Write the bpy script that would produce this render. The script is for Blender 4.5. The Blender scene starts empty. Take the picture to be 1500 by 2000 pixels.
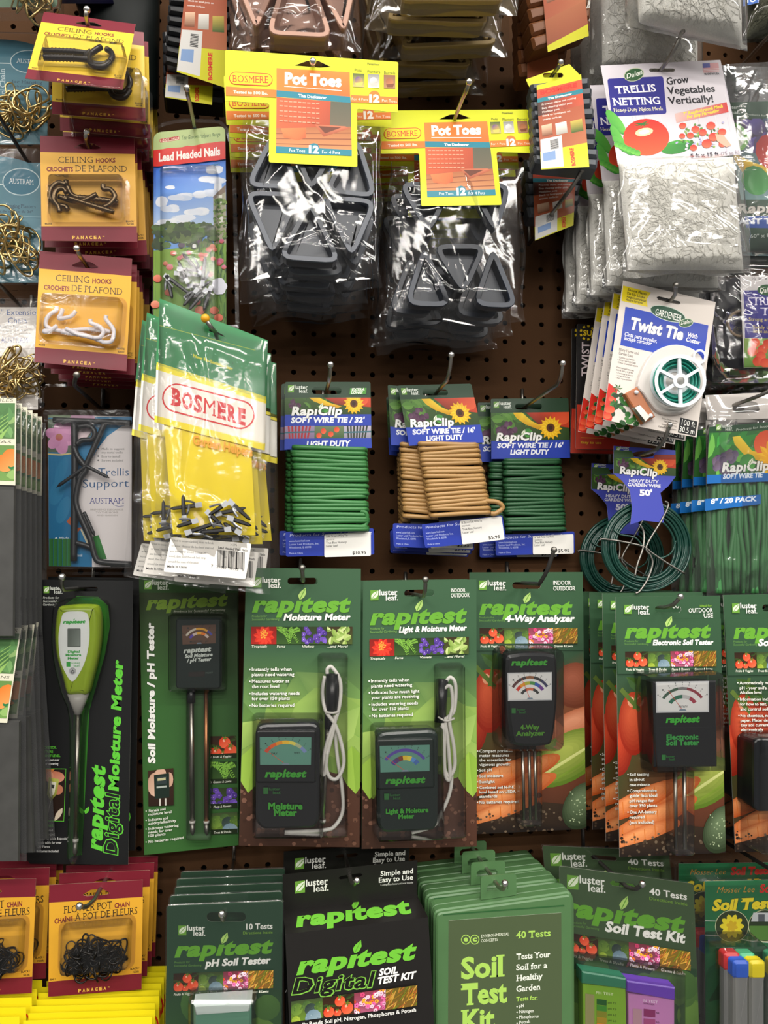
import bpy, math, random
import numpy as np
from mathutils import Vector, Matrix
from mathutils.geometry import tessellate_polygon
R = math.radians
SC = bpy.context.scene
COL = SC.collection
# ---------------------------------------------------------------- camera
F = 1500.0; CX, CY = 750.0, 1000.0          # focal length and centre of the 1500x2000 frame
YAW, PITCH = R(7.5), math.atan(116 / 1500)
CAM = Vector((0.0, -0.973, 1.45))           # the pegboard is the plane y = 0
FW = Vector((math.sin(YAW) * math.cos(PITCH), math.cos(YAW) * math.cos(PITCH), math.sin(PITCH)))
RT = Vector((math.cos(YAW), -math.sin(YAW), 0))
UP = RT.cross(FW)
cam_d = bpy.data.cameras.new('camera'); cam_d.sensor_fit = 'HORIZONTAL'; cam_d.sensor_width = 36; cam_d.lens = 36 * F / 1500
cam_d.clip_start = 0.02; cam_d.clip_end = 50
cam = bpy.data.objects.new('camera', cam_d); COL.objects.link(cam)
cam.matrix_world = Matrix(((RT.x, UP.x, -FW.x, CAM.x), (RT.y, UP.y, -FW.y, CAM.y), (RT.z, UP.z, -FW.z, CAM.z), (0, 0, 0, 1)))
SC.camera = cam
# ---------------------------------------------------------------- light: ceiling tubes of the shop aisle, grey ambient of the room
wd = bpy.data.worlds.new('world'); SC.world = wd; wd.use_nodes = True
bg = wd.node_tree.nodes['Background']; bg.inputs[0].default_value = (1.0, 0.97, 0.93, 1); bg.inputs[1].default_value = 0.25
def tube_light(x, y, z, lx, ly, e):
    l = bpy.data.lights.new('ceiling_tube', 'AREA'); l.shape = 'RECTANGLE'; l.size = lx; l.size_y = ly; l.energy = e
    l.color = (1.0, 0.955, 0.89)
    o = bpy.data.objects.new('ceiling_tube', l); COL.objects.link(o); o.location = (x, y, z)
for yy, ee in ((-0.8, 21), (-2.0, 29), (-3.2, 38), (-4.5, 48), (-5.9, 52)):
    for xx in (-1.6, 0.1, 1.8):
        tube_light(xx, yy, 3.0, 1.25, 0.16, ee)
vs = SC.view_settings; vs.view_transform = 'Standard'; vs.look = 'None'; vs.gamma = 1; vs.use_curve_mapping = False; vs.exposure = -0.18
SC.cycles.transparent_max_bounces = 24
# ---------------------------------------------------------------- helpers
def ray(px, py):
    return RT * ((px - CX) / F) - UP * ((py - CY) / F) + FW
def P(px, py, d):                            # pixel at d metres in front of the board
    r = ray(px, py); t = (-d - CAM.y) / r.y
    return CAM + r * t
def lin(h):
    if not isinstance(h, str): return h
    v = [int(h[i:i + 2], 16) / 255 for i in (0, 2, 4)]
    return tuple((c / 12.92 if c <= .04045 else ((c + .055) / 1.055) ** 2.4) for c in v)
def mixc(a, b, t):
    a, b = lin(a), lin(b); return tuple(a[i] * (1 - t) + b[i] * t for i in range(3))
MATS = {}
def mat(name, col='808080', rough=.5, metal=0., spec=.5, coat=0., noise=0., nscale=60., bump=0., bscale=200., trans=0., dist=0., bd=.002):
    if name in MATS: return MATS[name]
    m = bpy.data.materials.new(name); m.use_nodes = True; nt = m.node_tree; b = nt.nodes['Principled BSDF']
    c = lin(col); b.inputs['Base Color'].default_value = (*c, 1); b.inputs['Roughness'].default_value = rough
    b.inputs['Metallic'].default_value = metal; b.inputs['Specular IOR Level'].default_value = spec
    b.inputs['Coat Weight'].default_value = coat; b.inputs['Coat Roughness'].default_value = .08
    b.inputs['Transmission Weight'].default_value = trans
    tc = nt.nodes.new('ShaderNodeTexCoord')
    if noise:
        n = nt.nodes.new('ShaderNodeTexNoise'); n.inputs['Scale'].default_value = nscale; n.inputs['Detail'].default_value = 6; n.inputs['Distortion'].default_value = dist
        nt.links.new(tc.outputs['Object'], n.inputs['Vector'])
        mx = nt.nodes.new('ShaderNodeMix'); mx.data_type = 'RGBA'
        mx.inputs[6].default_value = (*[v * (1 - noise) for v in c], 1); mx.inputs[7].default_value = (*[min(1, v * (1 + noise)) for v in c], 1)
        nt.links.new(n.outputs['Fac'], mx.inputs[0]); nt.links.new(mx.outputs[2], b.inputs['Base Color'])
    if bump:
        n2 = nt.nodes.new('ShaderNodeTexNoise'); n2.inputs['Scale'].default_value = bscale; n2.inputs['Detail'].default_value = 4; n2.inputs['Distortion'].default_value = dist
        nt.links.new(tc.outputs['Object'], n2.inputs['Vector'])
        bp = nt.nodes.new('ShaderNodeBump'); bp.inputs['Strength'].default_value = bump; bp.inputs['Distance'].default_value = bd
        nt.links.new(n2.outputs['Fac'], bp.inputs['Height']); nt.links.new(bp.outputs['Normal'], b.inputs['Normal'])
    MATS[name] = m; return m
def print_mat(name, rough, coat):
    m = mat(name, 'ffffff', rough, coat=coat, spec=.3); nt = m.node_tree; b = nt.nodes['Principled BSDF']
    a = nt.nodes.new('ShaderNodeVertexColor'); a.layer_name = 'Col'; nt.links.new(a.outputs['Color'], b.inputs['Base Color']); return m
def film_mat(name, refl=1.0, haze=.03, rough=.06, bump=.0, bscale=40., tint='ffffff', ior=1.5):
    m = bpy.data.materials.new(name); m.use_nodes = True; nt = m.node_tree; nt.nodes.remove(nt.nodes['Principled BSDF']); out = nt.nodes['Material Output']
    N = nt.nodes.new; L = nt.links.new
    tr = N('ShaderNodeBsdfTransparent'); tr.inputs[0].default_value = (*lin(tint), 1)
    df = N('ShaderNodeBsdfDiffuse'); df.inputs[0].default_value = (.85, .86, .86, 1)
    gl = N('ShaderNodeBsdfGlossy'); gl.inputs['Roughness'].default_value = rough
    fr = N('ShaderNodeFresnel'); fr.inputs['IOR'].default_value = ior
    mm = N('ShaderNodeMath'); mm.operation = 'MULTIPLY'; mm.use_clamp = True; mm.inputs[1].default_value = refl
    m1 = N('ShaderNodeMixShader'); m1.inputs[0].default_value = haze; m2 = N('ShaderNodeMixShader')
    L(tr.outputs[0], m1.inputs[1]); L(df.outputs[0], m1.inputs[2]); L(fr.outputs[0], mm.inputs[0]); L(mm.outputs[0], m2.inputs[0])
    L(m1.outputs[0], m2.inputs[1]); L(gl.outputs[0], m2.inputs[2]); L(m2.outputs[0], out.inputs[0])
    if bump:
        tc = N('ShaderNodeTexCoord'); n = N('ShaderNodeTexNoise'); n.inputs['Scale'].default_value = bscale; n.inputs['Detail'].default_value = 3; n.inputs['Distortion'].default_value = 1.2
        L(tc.outputs['Object'], n.inputs['Vector']); bp = N('ShaderNodeBump'); bp.inputs['Strength'].default_value = bump; bp.inputs['Distance'].default_value = .004
        L(n.outputs['Fac'], bp.inputs['Height'])
        for s in (gl, fr, df): L(bp.outputs['Normal'], s.inputs['Normal'])
    MATS[name] = m; return m
PRINT = print_mat('printed_card', .42, .04)
MATTE = print_mat('printed_paper', .6, 0.)
CLEAR = film_mat('clear_blister', .9, .006, .09, .08, 30.)
FILM = film_mat('clear_bag_film', .9, .002, .07, .1, 18.)
SLEEVE = film_mat('clear_sleeve_film', 1.2, .04, .1, .2, 20.)
STEEL = mat('zinc_steel', 'b9b7b0', .28, 1.); DSTEEL = mat('dull_steel', '8d8a84', .4, 1.); BRASS = mat('brass', 'c4ac76', .3, 1.)
BLACKP = mat('black_plastic', '141517', .3); 
def empty(name, M):
    o = bpy.data.objects.new(name, None); o.empty_display_size = .01; COL.objects.link(o); o.matrix_world = M; return o
def tag(o, label, cat, group=None, kind=None):
    if label: o['label'] = label
    if cat: o['category'] = cat
    if group: o['group'] = group
    if kind: o['kind'] = kind
    return o
class MB:
    def __init__(s): s.v = []; s.f = []; s.c = []
    def add(s, vs, fs, col=None):
        n = len(s.v); s.v += [tuple(v) for v in vs]
        for f in fs: s.f.append([i + n for i in f]); s.c.append(col)
    def build(s, name, m, parent=None, smooth=False, M=None):
        me = bpy.data.meshes.new(name); me.from_pydata(s.v, [], s.f)
        if any(c is not None for c in s.c):
            buf = []
            for f, c in zip(s.f, s.c):
                for k in range(len(f)):
                    q = c[k] if isinstance(c, list) else c
                    buf += [*q, 1.]
            a = me.color_attributes.new('Col', 'FLOAT_COLOR', 'CORNER'); a.data.foreach_set('color', np.array(buf, np.float32))
        if smooth: me.polygons.foreach_set('use_smooth', [True] * len(me.polygons))
        me.materials.append(m); me.update()
        o = bpy.data.objects.new(name, me); COL.objects.link(o)
        if parent is not None: o.parent = parent
        elif M is not None: o.matrix_world = M
        return o
    # --- solids
    def rings(s, rs, closed=True, cap0=True, cap1=True, col=None):
        n = len(rs[0]); k0 = len(s.v)
        for r in rs: s.v += [tuple(p) for p in r]
        m = n if closed else n - 1
        for i in range(len(rs) - 1):
            for j in range(m):
                a = k0 + i * n + j; b = k0 + i * n + (j + 1) % n
                s.f.append([a, b, b + n, a + n]); s.c.append(col)
        if closed and cap0: s.f.append([k0 + j for j in range(n)][::-1]); s.c.append(col)
        if closed and cap1: s.f.append([k0 + (len(rs) - 1) * n + j for j in range(n)]); s.c.append(col)
    def tube(s, pts, r, n=8, col=None, closed=False, flat=1.):
        pts = [Vector(p) for p in pts]; N = len(pts); rs = []; up = None
        for i, p in enumerate(pts):
            t = (pts[(i + 1) % N] - pts[i - 1]) if closed else (pts[min(i + 1, N - 1)] - pts[max(i - 1, 0)])
            if t.length < 1e-9: t = Vector((0, 0, 1))
            t.normalize()
            if up is None:
                up = Vector((0, 0, 1)) if abs(t.z) < .9 else Vector((1, 0, 0))
            up = (up - t * up.dot(t)); 
            if up.length < 1e-6: up = t.orthogonal()
            up.normalize(); sd = t.cross(up)
            rr = r[i] if isinstance(r, (list, tuple)) else r
            rs.append([p + (sd * math.cos(a) + up * math.sin(a) * flat) * rr for a in (2 * math.pi * k / n for k in range(n))])
        if closed: rs.append(rs[0]); s.rings(rs, True, False, False, col)
        else: s.rings(rs, True, True, True, col)
    def ball(s, c, r, n=8, col=None):
        c = Vector(c); rs = []
        for i in range(1, n):
            a = math.pi * i / n
            rs.append([c + Vector((math.sin(a) * math.cos(b), math.sin(a) * math.sin(b), math.cos(a))) * r for b in (2 * math.pi * k / (n + 2) for k in range(n + 2))])
        s.rings(rs, col=col)
    def screw(s, p0, p1, r, turns=12, col=None):
        p0, p1 = Vector(p0), Vector(p1); k = turns * 2
        pts = [p0.lerp(p1, i / k) for i in range(k + 1)]
        rr = [(r if i % 2 else r * .68) * (1 if i < k - 3 else (k - i) / 4 + .1) for i in range(k + 1)]
        s.tube(pts, rr, 7, col)
def spline(pts, n=6, closed=False):
    pts = [Vector(p) for p in pts]; out = []; N = len(pts)
    for i in range(N if closed else N - 1):
        if closed: p0, p1, p2, p3 = pts[i - 1], pts[i], pts[(i + 1) % N], pts[(i + 2) % N]
        else: p0, p1, p2, p3 = pts[max(i - 1, 0)], pts[i], pts[i + 1], pts[min(i + 2, N - 1)]
        for k in range(n):
            t = k / n
            out.append(.5 * ((2 * p1) + (p2 - p0) * t + (2 * p0 - 5 * p1 + 4 * p2 - p3) * t * t + (3 * p1 - p0 - 3 * p2 + p3) * t ** 3))
    if not closed: out.append(pts[-1])
    return out
def rrect(x0, y0, x1, y1, r, n=4):
    o = []
    for cx, cy, a0 in ((x1 - r, y0 + r, -90), (x1 - r, y1 - r, 0), (x0 + r, y1 - r, 90), (x0 + r, y0 + r, 180)):
        for k in range(n + 1):
            a = R(a0 + 90 * k / n); o.append((cx + r * math.cos(a), cy + r * math.sin(a)))
    return o
def roundpoly(pts, r, n=4):
    o = []; N = len(pts)
    for i in range(N):
        p, a, b = Vector(pts[i]), Vector(pts[i - 1]), Vector(pts[(i + 1) % N])
        rr = r[i] if isinstance(r, (list, tuple)) else r
        da, db = (a - p), (b - p); k = min(rr, da.length * .45, db.length * .45)
        q0 = p + da.normalized() * k; q1 = p + db.normalized() * k
        for j in range(n + 1):
            t = j / n; o.append(tuple(q0 * (1 - t) ** 2 + p * 2 * t * (1 - t) + q1 * t * t))
    return o
def ell(cx, cy, rx, ry=None, n=20, rot=0., a0=0., a1=360.):
    ry = rx if ry is None else ry; c, s = math.cos(R(rot)), math.sin(R(rot)); o = []
    full = abs(a1 - a0) >= 360
    for k in range(n if full else n + 1):
        a = R(a0 + (a1 - a0) * k / n); x, y = rx * math.cos(a), ry * math.sin(a); o.append((cx + x * c - y * s, cy + x * s + y * c))
    return o
def inset(pts, d):                           # pts: closed loop of 2D vectors, moved inwards by d
    N = len(pts); A = sum(pts[i - 1][0] * pts[i][1] - pts[i][0] * pts[i - 1][1] for i in range(N)); sg = 1 if A > 0 else -1; o = []
    for i in range(N):
        p = Vector(pts[i][:2]); a = Vector(pts[i - 1][:2]); b = Vector(pts[(i + 1) % N][:2])
        e0, e1 = (p - a), (b - p)
        if e0.length < 1e-9: e0 = e1
        if e1.length < 1e-9: e1 = e0
        e0 = e0.normalized(); e1 = e1.normalized()
        n0, n1 = Vector((-e0.y, e0.x)) * sg, Vector((-e1.y, e1.x)) * sg; m = n0 + n1
        if m.length < 1e-6: m = n0
        m.normalize(); k = max(.5, m.dot(n0)); q = p + m * (d / k); o.append((q.x, q.y))
    return o
# --- lettering: outlines of the built-in font, widened / sheared / given slab serifs
_tc = bpy.data.curves.new('lettering', 'FONT'); _to = bpy.data.objects.new('lettering', _tc); _cache = {}; _first = {}
CAPH = .68
def glyphs(s, off=0., shear=0., serif=False, sp=1.0, res=2):
    k = (s, off, shear, serif, sp, res)
    if k in _cache: return _cache[k]
    _tc.body = s; _tc.offset = off; _tc.shear = 0.; _tc.resolution_u = res; _tc.space_character = sp
    me = bpy.data.meshes.new_from_object(_to); vs = [(v.co.x, v.co.y) for v in me.vertices]; fs = [list(p.vertices) for p in me.polygons]
    n0 = len(vs)
    if serif:
        cnt = {}
        for f in fs:
            for i in range(len(f)): e = (f[i - 1], f[i]); kk = (min(e), max(e)); cnt[kk] = cnt.get(kk, 0) + 1
        for (a, b), c in list(cnt.items()):
            if c != 1: continue
            (x0, y0), (x1, y1) = vs[a], vs[b]
            if abs(y0 - y1) > .002: continue
            if x0 > x1: x0, x1 = x1, x0
            L = x1 - x0; t = .065; g = .06
            base = abs(y0 + off) < .02; cap = serif != 'b' and ( abs(y0 - CAPH - off) < .03 or abs(y0 - .72 - off) < .03); xh = serif != 'b' and abs(y0 - .51 - off) < .05
            if not (base or cap or xh) or L < .04: continue
            l = x0 - g; r = x1 + (g if (L < .17 and not xh) else 0)
            if xh: r = x1
            q = (y0, y0 + t) if base else (y0 - t, y0)
            n = len(vs); vs += [(l, q[0]), (r, q[0]), (r, q[1]), (l, q[1])]; fs.append([n, n + 1, n + 2, n + 3])
    if shear: vs = [(x + y * shear, y) for x, y in vs]
    bpy.data.meshes.remove(me)
    xs = [v[0] for v in vs] or [0, 1]
    _cache[k] = (vs, fs, min(xs), max(xs)); _first[k] = n0; return _cache[k]
def clip_unit(poly):                         # poly: list of (x, y, r, g, b); Sutherland-Hodgman against the unit square
    for ax, lim, sg in ((0, 0, 1), (0, 1, -1), (1, 0, 1), (1, 1, -1)):
        o = []
        for i in range(len(poly)):
            a, b = poly[i - 1], poly[i]; da, db = (a[ax] - lim) * sg, (b[ax] - lim) * sg
            if (da >= 0) != (db >= 0):
                t = da / (da - db); o.append(tuple(a[k] + (b[k] - a[k]) * t for k in range(5)))
            if db >= 0: o.append(b)
        poly = o
        if len(poly) < 3: return []
    return poly
def homog(src, dst):
    A = []; B = []
    for (x, y), (u, v) in zip(src, dst):
        A += [[x, y, 1, 0, 0, 0, -u * x, -u * y], [0, 0, 0, x, y, 1, -v * x, -v * y]]; B += [u, v]
    h = np.linalg.solve(np.array(A, float), np.array(B, float)); return [float(q) for q in h]
def happly(h, x, y):
    w = h[6] * x + h[7] * y + 1; return (h[0] * x + h[1] * y + h[2]) / w, (h[3] * x + h[4] * y + h[5]) / w
AUTO = {'meter_face': 'meter_body', 'meter_bezel': 'meter_body', 'display_face': 'meter_body', 'probe_ring': 'probe', 'probe_tip': 'probe', 'probe_sleeve': 'probe', 'comparator_cap': 'comparator', 'colour_chart': 'comparator', 'chamber_lid': 'test_chamber', 'spool_hub': 'spool_rim', 'spool_spoke': 'spool_rim', 'cutter_blade': 'cutter_plate', 'rivet': 'cutter_plate', 'price_label': 'card_tab', 'cable_tie': 'cable', 'clamshell_bubble': 'clamshell', 'clamshell_tray': 'clamshell', 'cable_blister': 'blister', 'probe_blister': 'blister', 'blister_stem': 'blister', 'vial_cap': 'vial', 'paper_core': 'vinyl_roll', 'case_lid': 'case_body'}
class Card:
    """A hanging pack: a plane through its hang point, tilted as it hangs; pixels of the photograph are cast onto that plane."""
    def __init__(s, name, label, cat, quad, d, hang=None, pitch=0., yaw=0., design=None, group=None, inc=4e-6, bend=None, m=None):
        s.quad = quad; s.h = homog(design, quad) if design else None; s.inc = inc; s.bend = bend; s.m = m or PRINT
        h = hang or ((quad[0][0] + quad[1][0]) / 2, (quad[0][1] + quad[1][1]) / 2)
        s.O = P(*h, d); w = [P(*q, d) for q in quad]
        U = ((w[1] - w[0]) + (w[2] - w[3])); U.y = 0; U.normalize(); N = Vector((0, -1, 0)); V = N.cross(U)
        rot = Matrix.Rotation(R(-yaw), 3, V) @ Matrix.Rotation(R(-pitch), 3, U)    # pitch > 0: the bottom swings forward, yaw > 0: the right edge forward
        s.U, s.V, s.N = rot @ U, rot @ V, rot @ N
        s.M = Matrix(((s.U.x, s.V.x, s.N.x, s.O.x), (s.U.y, s.V.y, s.N.y, s.O.y), (s.U.z, s.V.z, s.N.z, s.O.z), (0, 0, 0, 1)))
        s.root = tag(empty(name, s.M), label, cat, group); s.mb = MB(); s.lay = 0.; s.base = 0.
        a = s.uv0(*quad[0]); b = s.uv0(*quad[1]); s.px = (Vector(b) - Vector(a)).length / (Vector(quad[1]) - Vector(quad[0])).length
        dq = design or quad
        v = Vector(dq[3]) + Vector(dq[2]) - Vector(dq[0]) - Vector(dq[1]); s.vd = v / v.y
    def uv0(s, px, py, z=0.):
        r = ray(px, py); t = ((s.O + s.N * z) - CAM).dot(s.N) / r.dot(s.N); p = CAM + r * t - s.O
        return p.dot(s.U), p.dot(s.V)
    def uv(s, px, py, z=0.):
        if s.h: px, py = happly(s.h, px, py)
        return s.uv0(px, py, z)
    def pt(s, px, py, z=0.):
        x, y = s.uv(px, py, z); return Vector((x, y, z))
    def Z(s, x, y): return s.bend(x, y) if s.bend else 0.
    # ---- printing: everything goes into one mesh, each shape a hair above the last
    def up(s): s.lay += s.inc; return s.base + s.lay
    def poly(s, pts, col, holes=(), z=None, loc=False):
        z = s.up() if z is None else z
        L = [p if loc else s.uv(*p) for p in pts]; H = [[s.uv(*p) for p in h] for h in holes]
        cols = None
        if isinstance(col, list): cols = [lin(c) for c in col]
        else: col = lin(col)
        if s.bend and len(L) == 4 and not holes:
            n = 10; vs = []; cc = []
            for j in range(n + 1):
                for i in range(n + 1):
                    a, b = i / n, j / n
                    x = (L[0][0] * (1 - a) + L[1][0] * a) * (1 - b) + (L[3][0] * (1 - a) + L[2][0] * a) * b
                    y = (L[0][1] * (1 - a) + L[1][1] * a) * (1 - b) + (L[3][1] * (1 - a) + L[2][1] * a) * b
                    vs.append((x, y, z + s.Z(x, y)))
                    cc.append(tuple((cols[0][k] * (1 - a) + cols[1][k] * a) * (1 - b) + (cols[3][k] * (1 - a) + cols[2][k] * a) * b for k in range(3)) if cols else col)
            for j in range(n):
                for i in range(n):
                    q = [j * (n + 1) + i, (j + 1) * (n + 1) + i, (j + 1) * (n + 1) + i + 1, j * (n + 1) + i + 1]
                    s.mb.add([vs[k] for k in q], [[0, 1, 2, 3]], [cc[k] for k in q])
            return
        flat = L + [p for h in H for p in h]
        tri = tessellate_polygon([[Vector((*p, 0)) for p in L]] + [[Vector((*p, 0)) for p in h] for h in H])
        vs = [(x, y, z + s.Z(x, y)) for x, y in flat]; n = len(s.mb.v); s.mb.v += vs
        for t in tri:
            (ax, ay), (bx, by), (cx, cy) = flat[t[0]], flat[t[1]], flat[t[2]]
            t = list(t) if (bx - ax) * (cy - ay) - (by - ay) * (cx - ax) > 0 else list(t)[::-1]
            s.mb.f.append([i + n for i in t]); s.mb.c.append([cols[i] for i in t] if cols else col)
    def box(s, x0, y0, x1, y1, h, col, holes=(), r=0):
        a, b = Vector((x0, y0)), Vector((x1, y1)); q = [a, b, b + s.vd * h, a + s.vd * h]
        q = [tuple(p) for p in q]
        s.poly(roundpoly(q, r) if r else q, col, holes); return q
    def disc(s, x, y, rx, ry, col, col2=None, n=18, rot=0.): 
        s.poly(ell(x, y, rx, ry, n, rot), col) if col2 is None else s.poly(ell(x, y, rx, ry, n, rot), [mixc(col, col2, .5 + .5 * math.sin(2 * math.pi * k / n)) for k in range(n)])
    def line(s, pts, w, col):
        for a, b in zip(pts, pts[1:]):
            a, b = Vector(a), Vector(b); d = (b - a); 
            if d.length < 1e-6: continue
            n = Vector((-d.y, d.x)).normalized() * w / 2; s.poly([tuple(a + n), tuple(b + n), tuple(b - n), tuple(a - n)], col)
    def text(s, t, x0, y0, x1, y1, h, col, b=.02, it=0., serif=False, out=None, sp=1., out_b=.05, res=2):
        """t printed from (x0, y0) to (x1, y1) along its baseline with capitals h pixels high"""
        if out: s.text(t, x0 - h * out_b, y0, x1 + h * out_b, y1, h, out, b + out_b, it, serif, None, sp, res=res)
        vs, fs, a, e = glyphs(t, b, it, serif, sp, res)
        if not vs: return
        p0 = Vector(s.uv(x0, y0)); p1 = Vector(s.uv(x1, y1)); pv = Vector(s.uv(x0 - s.vd.x * h, y0 - s.vd.y * h))
        if abs(x1 - x0) < abs(y1 - y0):       # upright lettering runs along the card, its capitals point left
            hv = Vector((y1 - y0, -(x1 - x0))).normalized() * h; pv = Vector(s.uv(x0 + hv.x, y0 + hv.y))
        ex = (p1 - p0) / max(e - a, 1e-6); ey = (pv - p0) / CAPH; z = s.up(); V = []; n0 = _first[(t, b, it, serif, sp, res)]
        for i, (x, y) in enumerate(vs):
            q = p0 + ex * (x - a) + ey * y; V.append((q.x, q.y, z + s.Z(q.x, q.y) + (2e-6 if i >= n0 else 0)))
        s.mb.add(V, fs, lin(col))
    def lines(s, rows, x, y, dy, h, col, cw=.62, b=.015, it=0., slope=0., serif=False, maxw=None):
        """small print: rows of lettering, width from the lettering itself"""
        for i, t in enumerate(rows):
            if not t: continue
            vs, fs, a, e = glyphs(t, b, it, serif); w = (e - a) / CAPH * h * cw / .62
            yy = y + i * dy; x0 = x + s.vd.x * (i * dy); s.text(t, x0, yy, x0 + w, yy + slope * w, h, col, b, it, serif)
    # ---- solids in the card's frame
    def solid(s, name, outline, prof, m, z_ref=None, parent=None, cap0=True, cap1=True, smooth=False, loc=False):
        """prof: [(z mm, inset px), ...] rings of the outline"""
        zr = (prof[-1][0] if z_ref is None else z_ref) * .001
        L = outline if loc else [s.uv(*p, zr) for p in outline]
        A = sum(L[i - 1][0] * L[i][1] - L[i][0] * L[i - 1][1] for i in range(len(L)))
        if A < 0: L = L[::-1]
        b = MB(); b.rings([[(x, y, z * .001) for x, y in (inset(L, i * s.px) if i else L)] for z, i in prof], True, cap0, cap1)
        return b.build(name, m, s.under(name, parent), smooth)
    def part(s, name, mb, m, smooth=True, parent=None): return mb.build(name, m, s.under(name, parent), smooth)
    def sub(s, base_mm=0.):                  # a second print surface, e.g. a sticker or the face of a device
        q = object.__new__(Card); q.__dict__.update(s.__dict__); q.mb = MB(); q.lay = 0.; q.base = base_mm * .001
        z = q.base; q.uv = lambda px, py, zz=None: Card.uv(s, px, py, z if zz is None else zz)
        return q
    def done(s, name='card', m=None, parent=None):
        return s.mb.build(name, m or s.m, s.under(name, parent))
    def under(s, name, parent=None):          # small pieces hang under the part they belong to
        if parent is None and name in AUTO:
            k = [o for o in s.root.children if o.name.split('.')[0] == AUTO[name]]
            if k: return k[-1]
        return parent or s.root
    def sheet(s, outline, col, slot=None, t=.45, back='d8d4cc', loc=False):
        """the board itself: front and back faces, edges, an open hang slot; returns the slot for further printing"""
        holes = [slot] if slot else []; front = s.base
        s.poly(outline, col, holes, z=front)
        L = [p if loc else s.uv(*p) for p in outline]
        for loop in [L] + [[s.uv(*p) for p in h] for h in holes]:
            for i in range(len(loop)):
                a, b = loop[i - 1], loop[i]
                s.mb.add([(*a, front + s.Z(*a)), (*b, front + s.Z(*b)), (*b, front - t * .001 + s.Z(*b)), (*a, front - t * .001 + s.Z(*a))], [[0, 1, 2, 3]], lin(back))
        s.poly(outline, back, holes, z=front - t * .001)
        return slot
    def copy(s, label, dd=0., dx=0., dz=0., roll=0., pitch=0., yaw=0., skip=()):
        """another pack of the same kind further along the hook: dd mm towards the board"""
        M = Matrix.Translation(s.O + Vector((dx * .001, dd * .001, dz * .001))) @ Matrix.Rotation(R(-yaw), 4, 'Z') @ Matrix.Rotation(R(-pitch), 4, 'X') @ Matrix.Rotation(R(roll), 4, 'Y') @ s.M.to_3x3().to_4x4()
        r = s.root.copy(); COL.objects.link(r); r.matrix_world = M; r['label'] = label
        for ch in list(s.root.children):
            if ch.name.split('.')[0] in skip: continue
            c = ch.copy(); COL.objects.link(c); c.parent = r; c.matrix_parent_inverse = ch.matrix_parent_inverse
            for g in list(ch.children):
                h = g.copy(); COL.objects.link(h); h.parent = c
        return r
class Pic:
    """a printed picture: shapes drawn in a unit square (x right, y down), clipped to it, mapped onto four pixels of the card"""
    def __init__(s, c, quad): s.c = c; s.h = homog([(0, 0), (1, 0), (1, 1), (0, 1)], quad); q = quad; s.asp = max(.05, (abs(q[1][0] - q[0][0]) + 1e-6) / (abs(q[3][1] - q[0][1]) + 1e-6))
    def poly(s, pts, col):
        cols = [lin(k) for k in col] if isinstance(col, list) else [lin(col)] * len(pts)
        p = clip_unit([(x, y, *k) for (x, y), k in zip(pts, cols)])
        if len(p) < 3: return
        z = s.c.up(); L = [s.c.uv(*happly(s.h, q[0], q[1])) for q in p]
        A = sum(L[i - 1][0] * L[i][1] - L[i][0] * L[i - 1][1] for i in range(len(L)))
        cc = [tuple(q[2:]) for q in p]
        if A < 0: L = L[::-1]; cc = cc[::-1]
        s.c.mb.add([(x, y, z + s.c.Z(x, y)) for x, y in L], [list(range(len(L)))], cc)
    def bg(s, a, b=None): b = b or a; s.poly([(0, 0), (1, 0), (1, 1), (0, 1)], [a, a, b, b])
    def disc(s, x, y, r, col, col2=None, ry=None, n=12, rot=0):   # r in units of the height
        ry = ry or r; pts = [(x + (px) / s.asp, y + py) for px, py in ell(0, 0, r, ry, n, rot)]
        s.poly(pts, [mixc(col, col2, .5 + .5 * math.sin(2 * math.pi * k / n + .6)) for k in range(n)] if col2 else col)
    def leaf(s, x, y, L, W, ang, a, b=None):
        c, q = math.cos(R(ang)), math.sin(R(ang)); sh = [(0, 0), (.25, .42), (.55, .5), (.8, .3), (1, 0)]
        for sg, col in ((1, a), (-1, b or a)):
            pts = [(u * L, v * W * sg) for u, v in sh]; s.poly([(x + (u * c - v * q) / s.asp, y + u * q + v * c) for u, v in pts], col)
def hexmix(rng, *cols): return rng.choice(cols)
# ---------------------------------------------------------------- the pegboard
def pegboard():
    ref = P(727, 1115.6, 0); pitch = .0254; x0 = ref.x - pitch * 27.5; z0 = ref.z - pitch * 30.5; nx, nz = 54, 66; r = .0034; b = MB(); n = 16
    sq = []
    for k in range(n):
        a = 2 * math.pi * k / n; c, s = math.cos(a), math.sin(a); m = max(abs(c), abs(s)); sq.append((c / m * .5, s / m * .5, c, s))
    for i in range(nx):
        for j in range(nz):
            cx, cz = x0 + (i + .5) * pitch, z0 + (j + .5) * pitch; k0 = len(b.v)
            b.v += [(cx + q[0] * pitch, 0, cz + q[1] * pitch) for q in sq] + [(cx + q[2] * r, 0, cz + q[3] * r) for q in sq] + [(cx + q[2] * r, .005, cz + q[3] * r) for q in sq]
            for k in range(n):
                l = (k + 1) % n
                b.f.append([k0 + k, k0 + l, k0 + n + l, k0 + n + k]); b.f.append([k0 + n + k, k0 + n + l, k0 + 2 * n + l, k0 + 2 * n + k]); b.c += [None, None]
    o = b.build('wall_back', mat('brown_pegboard', '4d3522', .8, spec=.1, noise=.22, nscale=9., bump=.12, bscale=500.)); tag(o, 'dark brown pegboard with rows of round holes', None, kind='structure')
    k = MB(); X0, X1, Z0, Z1 = x0, x0 + nx * pitch, z0, z0 + nz * pitch
    k.add([(X0, .03, Z0), (X1, .03, Z0), (X1, .03, Z1), (X0, .03, Z1)], [[0, 1, 2, 3]])
    k.build('cavity_shade_sheet', mat('cavity_shade', '15110e', .9), o)  # near-black sheet stands in for the shade of the cavity behind the holes
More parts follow.
